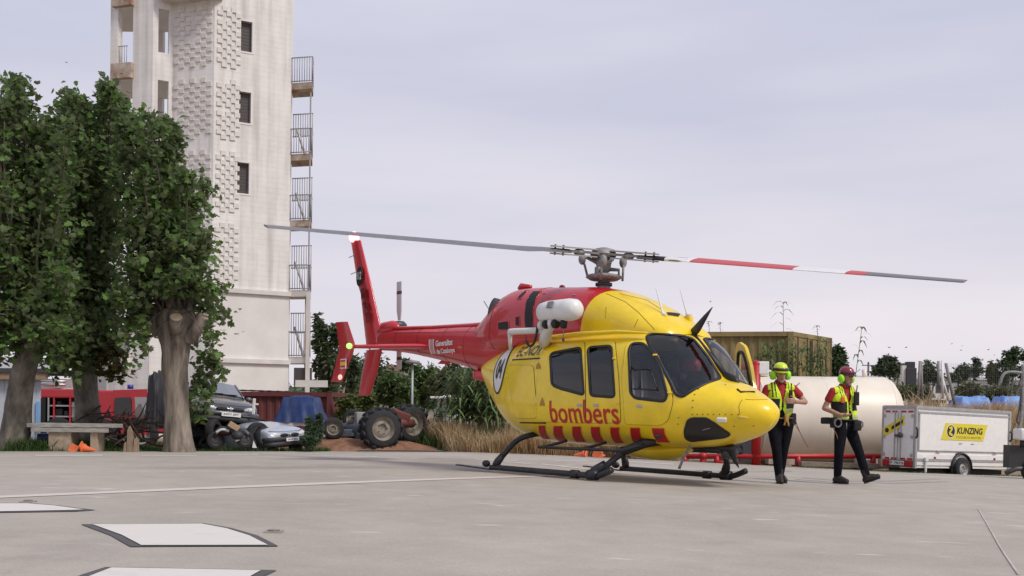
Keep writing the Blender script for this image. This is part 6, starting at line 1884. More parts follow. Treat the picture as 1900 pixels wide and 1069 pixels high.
# ------------------------------------------------------------------ fire engine
m_fe = mat('fire engine red', (.48, .03, .045), .4, coat=.3, var=.06)
FY = 30.5
p = at(180, 800, FY); p.z = G(p.x, p.y)
fe = empty('fire_engine', p, 0, 'red fire engine with open equipment shelves standing behind the plane trees', 'fire engine')
Fq = lambda px, py, dy=0: at(px, py, FY + dy) - V(p)
def fbox(x0, x1, y0, y1, dy, dep, m, nm, par=None, bev=0.0):
    a, b = Fq(x0, y1, dy), Fq(x1, y0, dy)
    return MB().box(((a.x + b.x) / 2, dy + dep / 2, (a.z + b.z) / 2), (abs(b.x - a.x), dep, abs(b.z - a.z)), bev=bev).build(nm, m, par or fe)
fbox(75, 150, 722, 738, 0, 2.2, m_fe, 'roof_beam', bev=.04)
fbox(75, 84, 738, 790, 0, 2.2, m_drk, 'rear_post')
fbox(84, 150, 738, 792, .9, .1, m_dgy, 'locker_back')
fbox(75, 205, 790, 808, 0, 2.2, m_drk, 'chassis')
for y in (752, 772): fbox(92, 148, y, y + 2, .05, .85, m_alu, 'shelf')
for x in (88, 98, 128): fbox(x, x + 3, 738, 790, .0, .05, m_alu if x == 88 else m_fe, 'shelf_post')
for x, y, w, h in ((102, 758, 14, 14), (118, 762, 8, 9), (104, 744, 10, 8), (132, 745, 12, 40)): fbox(x, x + w, y, y + h, .3, .5, m_alu if x == 132 else m_dgy, 'stowed_kit', bev=.03)
fbox(150, 214, 724, 800, 0, 2.2, m_fe, 'crew_cabin', bev=.06)
fbox(166, 176, 742, 790, -.02, .05, m_dgy, 'cabin_door_gap')
a = [(210, 724), (272, 722), (274, 740), (280, 775), (280, 806), (210, 806)]
MB().prism([(Fq(*q).x, Fq(*q).z) for q in a], 2.2, M=Matrix.Translation((0, 2.2, 0)) @ Matrix.Rotation(PI / 2, 4, 'X')).build('cab', m_fe, fe)
MB().prism([(Fq(*q, -.03).x, Fq(*q, -.03).z) for q in ((214, 738), (242, 737), (246, 768), (213, 770))], .05, M=Matrix.Rotation(PI / 2, 4, 'X')).build('side_window', mat('truck glass', (.05, .052, .055), .08), fe)
MB().prism([(Fq(*q, -.03).x, Fq(*q, -.03).z) for q in ((250, 737), (271, 737), (277, 768), (252, 770))], .05, M=Matrix.Rotation(PI / 2, 4, 'X')).build('side_window', mat('pale truck glass', (.35, .36, .36), .1), fe)
MB().prism([(Fq(*q, -.05).x, Fq(*q, -.05).z) for q in ((244, 738), (249, 738), (252, 770), (246, 770))], .06, M=Matrix.Rotation(PI / 2, 4, 'X')).build('door_pillar', m_fe, fe)
MB().cyl(Fq(242, 722, .6), Fq(242, 714, .6), .09, 14).build('beacon', mat('blue beacon', (.02, .04, .30), .2), fe, smooth=True)
fbox(77, 102, 709, 721, .4, 1.4, m_wht, 'roof_box'); fbox(100, 122, 703, 720, .3, .5, m_alu, 'monitor')
for y in (707, 713): MB().tube([Fq(76, y, .3), Fq(122, y + 1, .3)], .04, 6).build('ladder_rail', m_alu, fe, smooth=True)
for px in (110, 190, 262): wheel(.5, .3, Matrix.Translation(Fq(px, 806, .1)) @ Matrix.Rotation(-PI / 2, 4, 'X'), fe, m_tyre, m_rimg)
# black covered thing right of the cab
p = at(291, 775, 28.6)
drape('cover', p.x, p.y, at(291, 795, 28.6).z, px_w(30, 28.6), 1.0, px_w(98, 28.6), mat('black sheet', (.02, .02, .026), .6, bump=.3, bscale=5), 8, 'black sheet hanging over a tall load between fire engine and trunk', 'cover')
# pale grey blue shed at the left edge
SY = 33.0
p = at(0, 800, SY); p.z = G(p.x, p.y)
sh = empty('metal_shed', p, 0, 'pale blue grey metal shed with a brown fascia at the left edge', 'shed')
Sq = lambda px, py, dy=0: at(px, py, SY + dy) - V(p)
def sbox(x0, x1, y0, y1, dy, dep, m, nm):
    a, b = Sq(x0, y1, dy), Sq(x1, y0, dy)
    return MB().box(((a.x + b.x) / 2, dy + dep / 2, (a.z + b.z) / 2), (abs(b.x - a.x), dep, abs(b.z - a.z))).build(nm, m, sh)
m_shed = mat('pale blue sheet', (.50, .53, .58), .6, var=.06)
a, b = Sq(-140, 815), Sq(76, 702)
n = 22; w = (b.x - a.x) / n
for k in range(n): MB().box((a.x + w * (k + .5), .04 + .012 * (k % 2), (a.z + b.z) / 2), (w * .985, .06, b.z - a.z), bev=.0).build('wall_sheet', m_shed, sh)
sbox(-140, 76, 702, 815, .15, 3, m_shed, 'wall')
sbox(-150, 84, 688, 702, -.25, .2, mat('brown fascia', (.30, .20, .13), .8, var=.15), 'fascia')
sbox(-150, 90, 684, 689, -.3, 3.8, m_dgy, 'roof')
sbox(66, 72, 745, 800, -.06, .08, mat('sky blue post', (.20, .42, .70), .5), 'door_post')
sbox(-140, 110, 664, 683, 5.0, .3, mat('pale roof', (.62, .64, .67), .6), 'far_roof')

# ------------------------------------------------------------------ bench, stakes, cones, branches
BY = 22.9
m_bn = mat('grey weathered bench', (.34, .32, .285), .85, var=.22, vscale=5, stretch=(1, 6, 6), bump=.3, bscale=14)
p = at(135, 830, BY); p.z = G(p.x, p.y) - .03
be = empty('bench', p, 0, 'long weathered grey plank bench on two supports between the plane trees', 'bench')
Bq = lambda px, py, dy=0: at(px, py, BY + dy) - V(p)
a, b = Bq(57, 791), Bq(216, 791)
for k in range(3): MB().box(((a.x + b.x) / 2, -.1 + k * .2, a.z + .03), (b.x - a.x, .19, .09), rot=(0, .004 * (k - 1), .006), bev=.012).build('plank', m_bn, be)
MB().box(((a.x + b.x) / 2, -.19, a.z - .07), (b.x - a.x - .2, .03, .09)).build('front_board', m_bn, be)
for px in (116, 179): c = Bq(px, 815); MB().box((c.x, .05, a.z / 2), (.16 if px > 150 else .5, .4, a.z), bev=.01).build('support', mat('tan block', (.36, .28, .2), .9, var=.2), be)
p = at(168, 815, 23.6); p.z = G(p.x, p.y) - .05
for k, (px, h, lab) in enumerate(((243, .62, 'split wooden stake standing in the grass near the right plane tree'), (252, .38, 'short wooden stake leaning beside the split stake'), (232, .28, 'low sawn stump left of the split stake'))):
    o = MB().prism([(-.08, 0), (.10, 0), (.09, h * .8), (.02, h), (-.05, h * .85)], .07, M=Matrix.Rotation(PI / 2, 4, 'X') @ Matrix.Diagonal((.75, 1, 1, 1))).build('wooden_stake', mat('bleached wood', (.26, .19, .13), .9, var=.25, vscale=7, stretch=(6, 6, 1)), None)
    q = at(px, 832, 22.8); o.location = (q.x, q.y, G(q.x, q.y) - .04); o.rotation_euler = (0, .05 * (k - 1), .3 * k)
    tag(o, lab, 'stake', 'wooden stakes near the bench')
br = MB()
for k in range(70):
    c = at(rnd.gauss(243, 26), rnd.uniform(765, 825), 23.8 + rnd.random() * 1.5)
    d = V((rnd.gauss(0, 1), rnd.gauss(0, .5), rnd.gauss(.2, .5))).normalized() * rnd.uniform(.3, .9)
    br.tube(curve([c - d * .5, c + V((0, 0, rnd.uniform(-.1, .1))), c + d * .5], 4), [.03, .026, .02, .01], 5)
tag(br.build('brushwood_pile', mat('dry branches', (.09, .06, .045), .9, var=.4, vscale=3), None, smooth=True), kind='stuff')
o = MB().ball((0, 0, 0), (.11, .10, .17)).box((0, 0, .17), (.08, .07, .08), bev=.02).build('grey_sack', mat('pale sack', (.42, .38, .33), .9), None, smooth=True); o.location = at(259, 766, 24.2)
tag(o, 'pale grey sack perched on the branch pile', 'sack')
o = MB().box((0, 0, .16), (.3, .3, .32), bev=.04).build('blue_tub', mat('blue tub', (.03, .06, .28), .5), None, smooth=True); q = at(85, 818, 23.4); o.location = (q.x, q.y, q.z - .15)
tag(o, 'small blue plastic tub under the left end of the bench', 'tub')
m_cone = mat('faded orange plastic', (.75, .17, .06), .6, var=.15, vscale=6)
def cone_heap(px, py, Y, label, s=1.0):
    q = at(px, py, Y)
    t = empty('traffic_cone', (q.x, q.y, G(q.x, q.y) - .02), 0, label, 'traffic cone', 'orange cones fallen by the pad edge')
    MB().lathe([(.0, 0), (.165, 0), (.17, .04), (.13, .05), (.035, .52), (.0, .53)], 20, M=Matrix.Translation((.05, 0, .16 * s)) @ Matrix.Rotation(math.radians(97), 4, 'Y') @ Matrix.Rotation(.3, 4, 'X') @ Matrix.Scale(s, 4)).build('cone_shell', m_cone, t, auto=40)
    MB().box((0, 0, 0), (.36 * s, .36 * s, .035), M=Matrix.Translation((.03, 0, .18 * s)) @ Matrix.Rotation(math.radians(80), 4, 'Y') @ Matrix.Rotation(.5, 4, 'Z'), bev=.01).build('cone_base', m_cone, t)
    return t
cone_heap(150, 836, 22.4, 'orange cone fallen in front of the bench with its tip to the right', .62)
c2 = cone_heap(137, 836, 22.5, 'crumpled orange cone lying left against another by the bench', .5); c2.rotation_euler = (0, 0, 2.2)
c3 = cone_heap(1090, 849, 26.0, 'orange cone fallen by the pad edge under the helicopter belly, the left one', .62); c3.rotation_euler = (0, 0, 2.9)
c4 = cone_heap(1108, 850, 25.7, 'orange cone end-on by the pad edge under the helicopter belly, the right one', .62); c4.rotation_euler = (0, 0, 1.2)
# street lamp behind the tail boom
q = at(764, 800, 46); zt = at(764, 671, 46).z
la = empty('street_lamp', (q.x, q.y, q.z - .6), 0, 'slim pale street lamp standing behind the tail boom', 'street lamp')
MB().tube([(0, 0, 0), (0, 0, zt - q.z + .5)], [.07, .05], 10).build('lamp_pole', mat('galvanised grey', (.34, .36, .36), .5, .3), la, smooth=True)
MB().lathe([(0, .12), (.30, .08), (.36, .0), (.3, -.04), (0, -.05)], 18, M=Matrix.Translation((0, 0, zt - q.z + .55))).build('lamp_head', m_gry, la, smooth=True)
# leaning poles of the net fence
NY = 40
m_pole = mat('grey pole', (.24, .22, .21), .7, var=.15)
for k, (x0, y0, x1, y1, m_) in enumerate(((1703, 742, 1707, 670, 0), (1711, 742, 1709, 671, 0), (1742, 722, 1741, 670, 0), (1749, 740, 1748, 669, 1), (1745, 690, 1760, 744, 1), (1755, 674, 1772, 755, 0), (1739, 676, 1742, 700, 0))):
    o = MB().tube([at(x0, y0, NY + .3 * k), at(x1, y1, NY + .3 * k)], .05 if k != 5 else .06, 8).build('fence_pole', m_wht if m_ else m_pole, None, smooth=True)
    tag(o, ['upright grey pole at the left end of the net fence', 'upright grey pole touching the leftmost fence pole', 'dark grey pole half way along the net fence', 'white upright pole of the net fence', 'white pole leaning left to right across the fence', 'long grey pole leaning over the dry grass behind the trailer', 'short stub of pole beside the dark grey fence pole'][k], 'pole', 'poles of the net fence')
net = MB()
for k in range(46): net.tube([at(1709 + k * 4, 674 + .05 * k, NY + 2), at(1709 + k * 4, 735, NY + 2)], .003, 3)
for k in range(14): net.tube([at(1709, 675 + k * 4.5, NY + 2), at(1893, 677 + k * 4.4, NY + 2)], .003, 3)
tag(net.build('fence_net', mat('grey netting', (.25, .25, .26), .8), None), 'thin grey net stretched behind the dry grass at right', 'net')
# grey column and white posts by the far hedge
o = MB().box((0, 0, 0), (.55, .5, 1.1), bev=.02).box((0, 0, .7), (.42, .4, .36), bev=.02).build('dark_cabinet', mat('charcoal', (.03, .03, .035), .6), None); o.location = at(1688, 702, 55)
tag(o, 'charcoal cabinet standing in front of the distant trees right of the tank', 'cabinet')
o = MB().box((0, 0, 0), (.28, .28, 3.4)).build('gate_post', m_stn, None); o.location = at(1677, 737, 55)
tag(o, 'pale gate post beside the charcoal cabinet', 'post')
q = at(1690, 712, 130)
wb = empty('warehouse', (q.x, q.y, q.z - 3), 0, 'long low white building far behind the dry grass at right', 'building')
MB().box((8, 4, 2.3), (44, 8, 2.6)).build('wall', m_wht, wb); MB().box((8, 4, 3.75), (45, 9, .35)).build('roof', mat('pale roof', (.62, .64, .67), .6), wb)
for k in range(6): MB().box((-6 + k * 5, -.03, 2.4), (1.6, .1, 1.0)).build('window', m_dgy, wb)
# power pole far away
q = at(1611, 700, 150)
pp_ = empty('power_pole', (q.x, q.y, q.z - 4), 0, 'thin power pole with a crossarm on the far skyline', 'power pole')
MB().tube([(0, 0, 0), (0, 0, at(1611, 672, 150).z - q.z + 4)], .14, 6).build('pole', m_dgy, pp_, smooth=True)
for dz in (.0, .9): MB().box((0, 0, at(1611, 678, 150).z - q.z + 4 - dz), (1.9, .12, .12)).build('crossarm', m_dgy, pp_)
# farm house on the far hill behind the tail
q = at(735, 690, 220)
fh = empty('farmhouse', (q.x - 1, q.y, q.z - 4), 0, 'pale stone farmhouse on the hill seen under the tail boom', 'building')
MB().box((0, 3, 2), (7, 6, 4.4)).build('wall', mat('pale stone', (.45, .38, .33), .9, var=.15, vscale=1), fh)
MB().prism([(-4, 0), (4, 0), (0, 1.5)], 6.6, M=Matrix.Translation((0, 6.3, 4.2)) @ Matrix.Rotation(PI / 2, 4, 'X')).build('roof', mat('roof tile', (.30, .20, .15), .9), fh)
for x in (-1.8, 1.5): MB().box((x, -.03, 2.4), (.9, .1, 1.1)).build('window', m_dgy, fh)
# ================================================================== VEGETATION
def leafmat(name, col, back, isl=.35, sub=.25):
    m = mat(name, col, .55, island=isl, inner=back, sub=sub, spec=.35)
    return m
m_plane = leafmat('plane leaf', (.100, .180, .040), (.15, .19, .09), .55, .42)
m_dark = leafmat('dark evergreen leaf', (.052, .094, .032), (.07, .105, .05), .45, .15)
m_mid = leafmat('green bush leaf', (.075, .13, .028), (.10, .145, .06), .4, .2)
m_oliv = leafmat('olive leaf', (.115, .135, .045), (.14, .15, .09), .4, .2)
m_reed = leafmat('reed leaf', (.125, .19, .065), (.16, .20, .11), .35, .25)
m_far = leafmat('far foliage', (.088, .12, .06), (.10, .13, .08), .4, .1)
m_gra = leafmat('green grass blade', (.055, .10, .022), (.06, .11, .03), .4, .25)
m_dry = leafmat('dry grass blade', (.46, .31, .15), (.44, .31, .16), .35, .35)
m_straw = leafmat('pale straw blade', (.56, .43, .25), (.52, .42, .26), .3, .35)
m_bark = mat('plane bark', (.07, .058, .046), .9, col2=(.27, .24, .19), vscale=3.6, stretch=(1, 1, .5), detail=10, bump=1.0, bscale=12)
m_bark2 = mat('pale cut bark', (.08, .062, .048), .9, col2=(.32, .27, .215), vscale=4, stretch=(1.5, 1.5, .22), detail=10, bump=1.0, bscale=10)
m_cut = mat('sawn wood', (.55, .41, .27), .85, var=.15, vscale=9)

def raw(name, co, polys, m, parent=None, smooth=False):
    """mesh from numpy arrays: co (n,3), polys (k, s) of one size"""
    me = bpy.data.meshes.new(name)
    n, (k, s) = len(co), polys.shape
    me.vertices.add(n); me.vertices.foreach_set('co', co.astype(np.float32).ravel())
    me.loops.add(k * s); me.loops.foreach_set('vertex_index', polys.astype(np.int32).ravel())
    me.polygons.add(k); me.polygons.foreach_set('loop_start', np.arange(0, k * s, s, dtype=np.int32))
    me.update(calc_edges=True)
    return link(name, me, m, parent, smooth)
LOBED = np.array([(0, 0, 0), (.08, .30, .05), (.34, .50, .10), (.42, .27, .03), (.68, .36, .05), (.72, .16, 0), (1, 0, -.06),
                  (.72, -.16, 0), (.68, -.36, .05), (.42, -.27, .03), (.34, -.50, .10), (.08, -.30, .05)])
LOBED_F = np.array([(0, 6, 5, 4, 3, 2, 1), (0, 11, 10, 9, 8, 7, 6)])
OVAL = np.array([(0, 0, 0), (.35, .22, .05), (.75, .16, .02), (1, 0, -.05), (.75, -.16, .02), (.35, -.22, .05)])
OVAL_F = np.array([(0, 3, 2, 1), (0, 5, 4, 3)])
def leaves(name, pos, size, m, parent, shape='lobed', droop=.3, dirs=None, spread=1.0):
    """one leaf per row of pos, random facing with a tilt"""
    T, Fc = (LOBED, LOBED_F) if shape == 'lobed' else (OVAL, OVAL_F)
    N = len(pos)
    d = nrs.normal(size=(N, 3)) * spread
    d[:, 2] = d[:, 2] * .6 - droop
    if dirs is not None: d += dirs
    d /= np.linalg.norm(d, axis=1)[:, None] + 1e-9
    up = nrs.normal(size=(N, 3)) * .7; up[:, 2] += .9
    s = np.cross(up, d); s /= np.linalg.norm(s, axis=1)[:, None] + 1e-9
    n = np.cross(d, s)
    L = (size * (.5 + 1.0 * nrs.rand(N)))[:, None, None]
    co = pos[:, None, :] + L * (T[None, :, 0:1] * d[:, None, :] + T[None, :, 1:2] * s[:, None, :] + T[None, :, 2:3] * n[:, None, :])
    k = len(T)
    f = (Fc[None] + (np.arange(N) * k)[:, None, None]).reshape(-1, Fc.shape[1])
    return raw(name, co.reshape(-1, 3), f, m, parent)
def blob(n, c, r, shell=.55):
    """points in an ellipsoid, denser towards the outside"""
    d = nrs.normal(size=(n, 3)); d /= np.linalg.norm(d, axis=1)[:, None]
    rr = (shell + (1 - shell) * nrs.rand(n)) ** .8
    return np.array(c)[None] + d * rr[:, None] * np.array(r)[None]

# ------------------------------------------------------------------ the three plane trees
def shoots_tree(base, knob, targets, label, trunk, per, leaf=.135, extra=None, bark=m_bark, clear=None):
    t = empty('plane_tree', base, 0, label, 'tree', 'pollarded plane trees by the pad')
    B = V(base)
    trunk(t)
    tw = MB(); P = []
    for tg, cnt in targets:
        a = V(knob) - B + V((rnd.uniform(-.25, .25), rnd.uniform(-.3, .3), rnd.uniform(-.1, .2)))
        b = V(tg) - B
        mid = a.lerp(b, .45) + V((rnd.uniform(-.25, .25), rnd.uniform(-.35, .35), .25))
        c = curve([a, mid, b], 12)
        tw.tube(c, [(.040 * (1 - k / 13) + .006) * (1 if b.z > a.z + .3 else .3) for k in range(12)], 5)
        ln = (b - a).length
        n = int(cnt * ln)
        nodes = []
        for _ in range(max(5, int(ln * 5.5))):
            f = rnd.random() ** .75
            q = c[min(11, int(f * 11.99))]
            w = .46 * (1 - f) + .06
            nodes.append((V((q.x + max(-1.8, min(1.8, rnd.gauss(0, 1))) * w, q.y + max(-1.8, min(1.8, rnd.gauss(0, 1))) * w, q.z + rnd.gauss(0, w * .6))), .10 + .10 * (1 - f)))
        nodes += [(c[11], .06), (c[10], .08), (c[9], .10)]
        for _ in range(n):
            q, w = rnd.choice(nodes)
            P.append((q.x + rnd.gauss(0, w), q.y + rnd.gauss(0, w), q.z + rnd.gauss(0, w)))
    tw.build('limbs', mat('young limb bark', (.10, .085, .06), .9, var=.3), t, smooth=True)
    P = np.array(P)
    if clear is not None:      # keep the front of the bole free of leaves
        W = P + np.array(B)[None]
        qx = 950 + 1900 * W[:, 0] / W[:, 1] - (754 - 610) * .0115; qy = 761.5 - 1900 * (W[:, 2] - CAM_H) / W[:, 1]
        P = P[~((W[:, 1] < clear[4]) & (qx > clear[0]) & (qx < clear[1]) & (qy > clear[2]) & (qy < clear[3]))]
    if extra is not None: P = np.concatenate([P, extra - np.array(B)[None]])
    leaves('crown', P, leaf, m_plane, t)
    return t
def targets(pts, Y, dy, n, jit=14):
    out = []
    for px, py in pts:
        for k in range(n):
            out.append((at(px + rnd.gauss(0, jit if py > 175 else 4), py + abs(rnd.gauss(0, jit * 1.2)), Y + rnd.uniform(-dy, dy)), rnd.uniform(62, 84)))
    return out
def trunk_of(rows, nm='trunk', m=m_bark, n=18, seed=0):
    """rows of (px, py, Y, radius m): an uneven bole"""
    def f(t):
        B = V(t.location)
        pts = [(at(px, py, Y) - B, r) for px, py, Y, r in rows]
        N = 22
        c = [spline([[*p, r] for p, r in pts], (len(pts) - 1) * i / (N - 1)) for i in range(N)]
        vs, fs = [], []
        for i, (x, y, z, r) in enumerate(c):
            for k in range(n):
                a = 2 * PI * k / n
                rr = r * (1 + .22 * noise.noise(V((math.cos(a) * 1.3 + seed, math.sin(a) * 1.3, z * .7))) + .13 * noise.noise(V((math.cos(a) * 3 + seed, math.sin(a) * 3, z * 2.2))))
                if i < 4: rr *= 1 + .09 * (4 - i) / 4 * (1 + math.cos(3 * a + seed))
                rr += .022 * r * math.sin(9 * a + 2.5 * noise.noise(V((z * 1.1, seed, 0))))
                vs.append((x + rr * math.cos(a), y + rr * math.sin(a), z))
        for i in range(N - 1):
            for k in range(n): fs.append((i * n + k, i * n + (k + 1) % n, (i + 1) * n + (k + 1) % n, (i + 1) * n + k))
        fs.append(tuple((N - 1) * n + k for k in range(n)))
        MB().add(vs, fs).build(nm, m, t, smooth=True)
    return f
T1Y, T2Y, T3Y = 22.9, 25.5, 23.4
b1 = at(25, 838, T1Y); b1.z = G(b1.x, b1.y) - .1
b2 = at(160, 826, T2Y); b2.z = G(b2.x, b2.y) - .1
b3 = at(332, 834, T3Y); b3.z = G(b3.x, b3.y) - .1
tg1 = targets([(-70, 230), (-30, 190), (5, 195), (30, 152), (31, 162), (55, 215), (85, 225), (110, 235), (-60, 330), (-40, 420), (20, 330), (75, 330), (60, 430)], T1Y, 1.3, 3) + targets([(88, 250), (98, 300), (92, 370), (104, 430), (80, 480), (95, 540)], T1Y + .6, 1.0, 2) + targets([(-80, 520), (-30, 560), (15, 600), (60, 610), (-20, 640), (30, 560), (100, 480), (105, 600)], T1Y - .6, 1.2, 3)
tg2 = targets([(133, 160), (135, 172), (160, 195), (120, 240), (150, 260), (200, 150), (203, 162), (195, 200), (225, 180), (185, 260), (130, 340), (180, 360)], T2Y, 1.2, 3) + targets([(110, 520), (150, 560), (190, 500), (160, 630), (130, 620), (195, 590), (120, 655), (175, 660)], T2Y - .6, 1.0, 3)
tg3 = targets([(262, 222), (280, 215), (240, 230), (300, 235), (318, 290), (335, 320), (350, 345), (225, 290), (270, 320), (350, 400), (300, 370), (240, 400)], T3Y, 1.2, 3) + targets([(346, 430), (340, 470), (356, 525), (354, 575), (362, 610), (345, 500), (250, 480), (225, 540), (235, 590), (280, 520), (310, 545), (370, 625), (258, 615), (346, 452), (352, 500), (360, 545), (356, 595), (352, 640), (364, 620), (360, 470), (372, 430)], T3Y - .4, .9, 3)
shoots_tree(b1, at(64, 630, T1Y), tg1, 'leaning plane tree at the left edge with whitewashed peeling bark', trunk_of([(19, 843, T1Y, .36), (24, 816, T1Y, .32), (33, 755, T1Y, .285), (43, 702, T1Y, .27), (53, 662, T1Y, .26), (62, 625, T1Y, .30), (68, 590, T1Y, .28)], seed=1), 1)
shoots_tree(b2, at(160, 650, T2Y), tg2, 'plane tree behind the middle of the bench, hiding part of the fire engine', trunk_of([(164, 836, T2Y, .34), (163, 790, T2Y, .31), (159, 720, T2Y, .285), (157, 670, T2Y, .29), (158, 620, T2Y, .3)], seed=4), 1)
def trunk3(t):
    trunk_of([(334, 840, T3Y, .37), (331, 812, T3Y, .325), (328, 760, T3Y, .285), (326, 700, T3Y, .28), (326, 655, T3Y, .315), (325, 620, T3Y, .40), (325, 592, T3Y, .44), (325, 575, T3Y, .37)], m=m_bark2, n=22, seed=9)(t)
    B = V(t.location)
    for (px, py), (qx, qy), r, dy in (((327, 618), (327, 588), .15, -.54), ((352, 632), (378, 587), .13, -.34), ((300, 620), (281, 568), .17, -.1), ((312, 600), (305, 555), .15, .25), ((340, 600), (352, 560), .14, .3)):
        a, b = at(px, py, T3Y + dy * .4) - B, at(qx, qy, T3Y + dy) - B
        s = MB().tube([a, a.lerp(b, .5), b], [r * 1.25, r * 1.05, r], 12).build('cut_stub', m_bark2, t, smooth=True)
        d = (b - a).normalized()
        MB().lathe([(0, .012), (r * .82, .010), (r * .9, 0)], 14, M=Matrix.Translation(b) @ d.to_track_quat('Z', 'Y').to_matrix().to_4x4()).build('sawn_face', m_cut, s)
ex = np.concatenate([blob(240, at(388, 690, T3Y + .6), (.36, .4, .55)), blob(200, at(368, 740, T3Y + .5), (.3, .4, .6)), blob(60, at(395, 668, T3Y + .4), (.14, .2, .22))])
shoots_tree(b3, at(325, 590, T3Y), tg3, 'pollarded plane tree with sawn stubs beside the dark grey wreck', trunk3, 1, extra=ex, bark=m_bark2, clear=(272, 384, 558, 720, T3Y + .25))
# sprouts with yellowing leaves on the second trunk
P = np.concatenate([blob(170, at(205, 668, T2Y - .5), (.36, .3, .5)), blob(60, at(190, 640, T2Y - .5), (.25, .3, .3)), blob(70, at(215, 690, T2Y - .4), (.2, .2, .3))])
o = leaves('shoots', P - np.array(b2)[None], .15, leafmat('yellowing leaf', (.10, .10, .022), (.13, .11, .05), .5, .25), [x for x in COL.objects if x.name == 'plane_tree.001'][0])

# ------------------------------------------------------------------ other trees and bushes
def bush(name, label, blobs, m, leaf, n, cat='bush', group=None, trunk=True, shape='oval', base=None):
    """blobs: (px, py, Y, rx px, ry px)"""
    c0 = at(*(base or (blobs[0][0], blobs[0][1] + blobs[0][4])), blobs[0][2])
    t = empty(name, (c0.x, c0.y, min(c0.z, G(c0.x, c0.y) + .0)), 0, label, cat, group)
    tot = sum(b[3] * b[4] for b in blobs)
    P = []
    B = np.array(t.location)
    st = MB()
    for px, py, Y, rx, ry in blobs:
        c = np.array(at(px, py, Y)); k = max(8, int(n * rx * ry / tot))
        R = np.array((px_w(rx, Y), px_w(rx, Y) * .9, px_w(ry, Y)))
        # clumps on the blob give an uneven outline
        nc = max(5, int(k / 60))
        cc = blob(nc, c, R * .8, .35)
        for q in cc: P.append(blob(k // nc + 1, q, R * (.28 + .2 * rnd.random()), .2))
        if trunk: st.tube([V((0, 0, 0)), V((c - B) * np.array((.6, .6, .55))), V(c - B) + V((0, 0, R[2] * .6))], [.12, .07, .02], 6)
    if trunk: st.build('trunk', m_bark, t, smooth=True)
    leaves('crown' if trunk else 'foliage', np.concatenate(P) - B[None], leaf, m, t, shape, .15)
    return t
bush('poplar', 'tall leafy tree right beside the tower balconies, behind the tail fin', [(610, 690, 46, 32, 55), (600, 640, 46, 18, 40), (590, 605, 46, 8, 22), (625, 630, 46, 10, 35), (650, 690, 47, 22, 40), (640, 660, 47, 12, 30)], leafmat('poplar leaf', (.05, .085, .03), (.14, .16, .10), .5, .2), .26, 5200, 'tree')
bk_ = [((690, 690, 62, 40, 40), 'dark round tree just right of the lower tail fin'), ((735, 715, 58, 38, 34), 'round green tree under the tail boom, left of the lamp post'), ((785, 705, 64, 36, 38), 'round tree directly right of the lamp post'),
       ((840, 700, 60, 42, 34), 'yellowish green tree right of the round trees under the boom'), ((890, 690, 66, 40, 45), 'dark tree behind the rear of the helicopter cabin'), ((660, 730, 55, 34, 30), 'low dark tree between red container and tractor')]
for b, lab in bk_:
    px, py, Y, rx, ry = b
    bush('round_tree', lab, [b, (px - rx * .5, py + ry * .4, Y, rx * .7, ry * .7), (px + rx * .5, py + ry * .4, Y - 1, rx * .7, ry * .7), (px + 4, py + ry, Y, rx, ry * .6)], m_oliv if 'yellowish' in lab else (m_dark if 'dark' in lab else m_mid), .25, 4200, 'tree', 'trees behind the tail boom')
bush('shrub', 'light green shrub behind the small front wheels of the tractor', [(655, 750, 33, 30, 22), (680, 745, 33, 22, 18), (640, 762, 33, 18, 14)], leafmat('light green leaf', (.10, .14, .03), (.12, .15, .05), .35, .25), .16, 1700, 'shrub', trunk=False)
bush('rosemary_bush', 'feathery blue green bush between silver wreck and tractor', [(582, 806, 25.2, 15, 28), (576, 818, 25, 15, 18), (592, 788, 25.3, 7, 26), (574, 798, 25.1, 7, 28)], leafmat('feathery leaf', (.075, .12, .06), (.09, .13, .08), .35, .35), .075, 9000, 'bush', trunk=False)
for b, lab, mm in (([(1552, 665, 38, 22, 26), (1560, 690, 38, 18, 16)], 'dark bushy tree right behind the yellow container', m_dark),
                   ([(1650, 685, 62, 24, 16), (1640, 672, 62, 10, 10), (1652, 666, 62, 12, 10), (1672, 680, 62, 9, 10), (1628, 690, 62, 14, 10)], 'airy eucalyptus standing right of the tank', m_far),
                   ([(1720, 690, 70, 16, 22), (1735, 700, 70, 18, 14)], 'small dark tree behind the net fence poles', m_far),
                   ([(1790, 690, 78, 20, 20), (1812, 684, 78, 16, 22), (1775, 700, 78, 20, 14)], 'grey green tree behind the left blue tarpaulin', m_far),
                   ([(1838, 690, 82, 7, 24), (1848, 695, 82, 6, 20)], 'thin poplar-like tree between two far trees at right', m_oliv),
                   ([(1868, 690, 74, 26, 26), (1872, 668, 74, 15, 20), (1885, 660, 74, 12, 18), (1905, 670, 74, 16, 26)], 'large dark tree at the right edge behind the bent grey pole', m_dark),
                   ([(1800, 728, 50, 24, 16)], 'round olive bush behind the left blue tarpaulin', m_oliv),
                   ([(1848, 730, 52, 22, 13)], 'low olive bush between the two blue tarpaulins', m_oliv),
                   ([(1668, 730, 42, 30, 16), (1640, 720, 42, 20, 12), (1700, 728, 43, 26, 15)], 'long straggling bush behind the right end of the tank', m_oliv)):
    bush('tree' if 'tree' in lab or 'euca' in lab else 'bush', lab, b, mm, .22 if b[0][2] > 45 else .16, 1300 + 500 * len(b) + (1200 if b[0][2] < 60 else 300), 'tree' if 'tree' in lab or 'euca' in lab else 'bush', 'far trees and bushes')
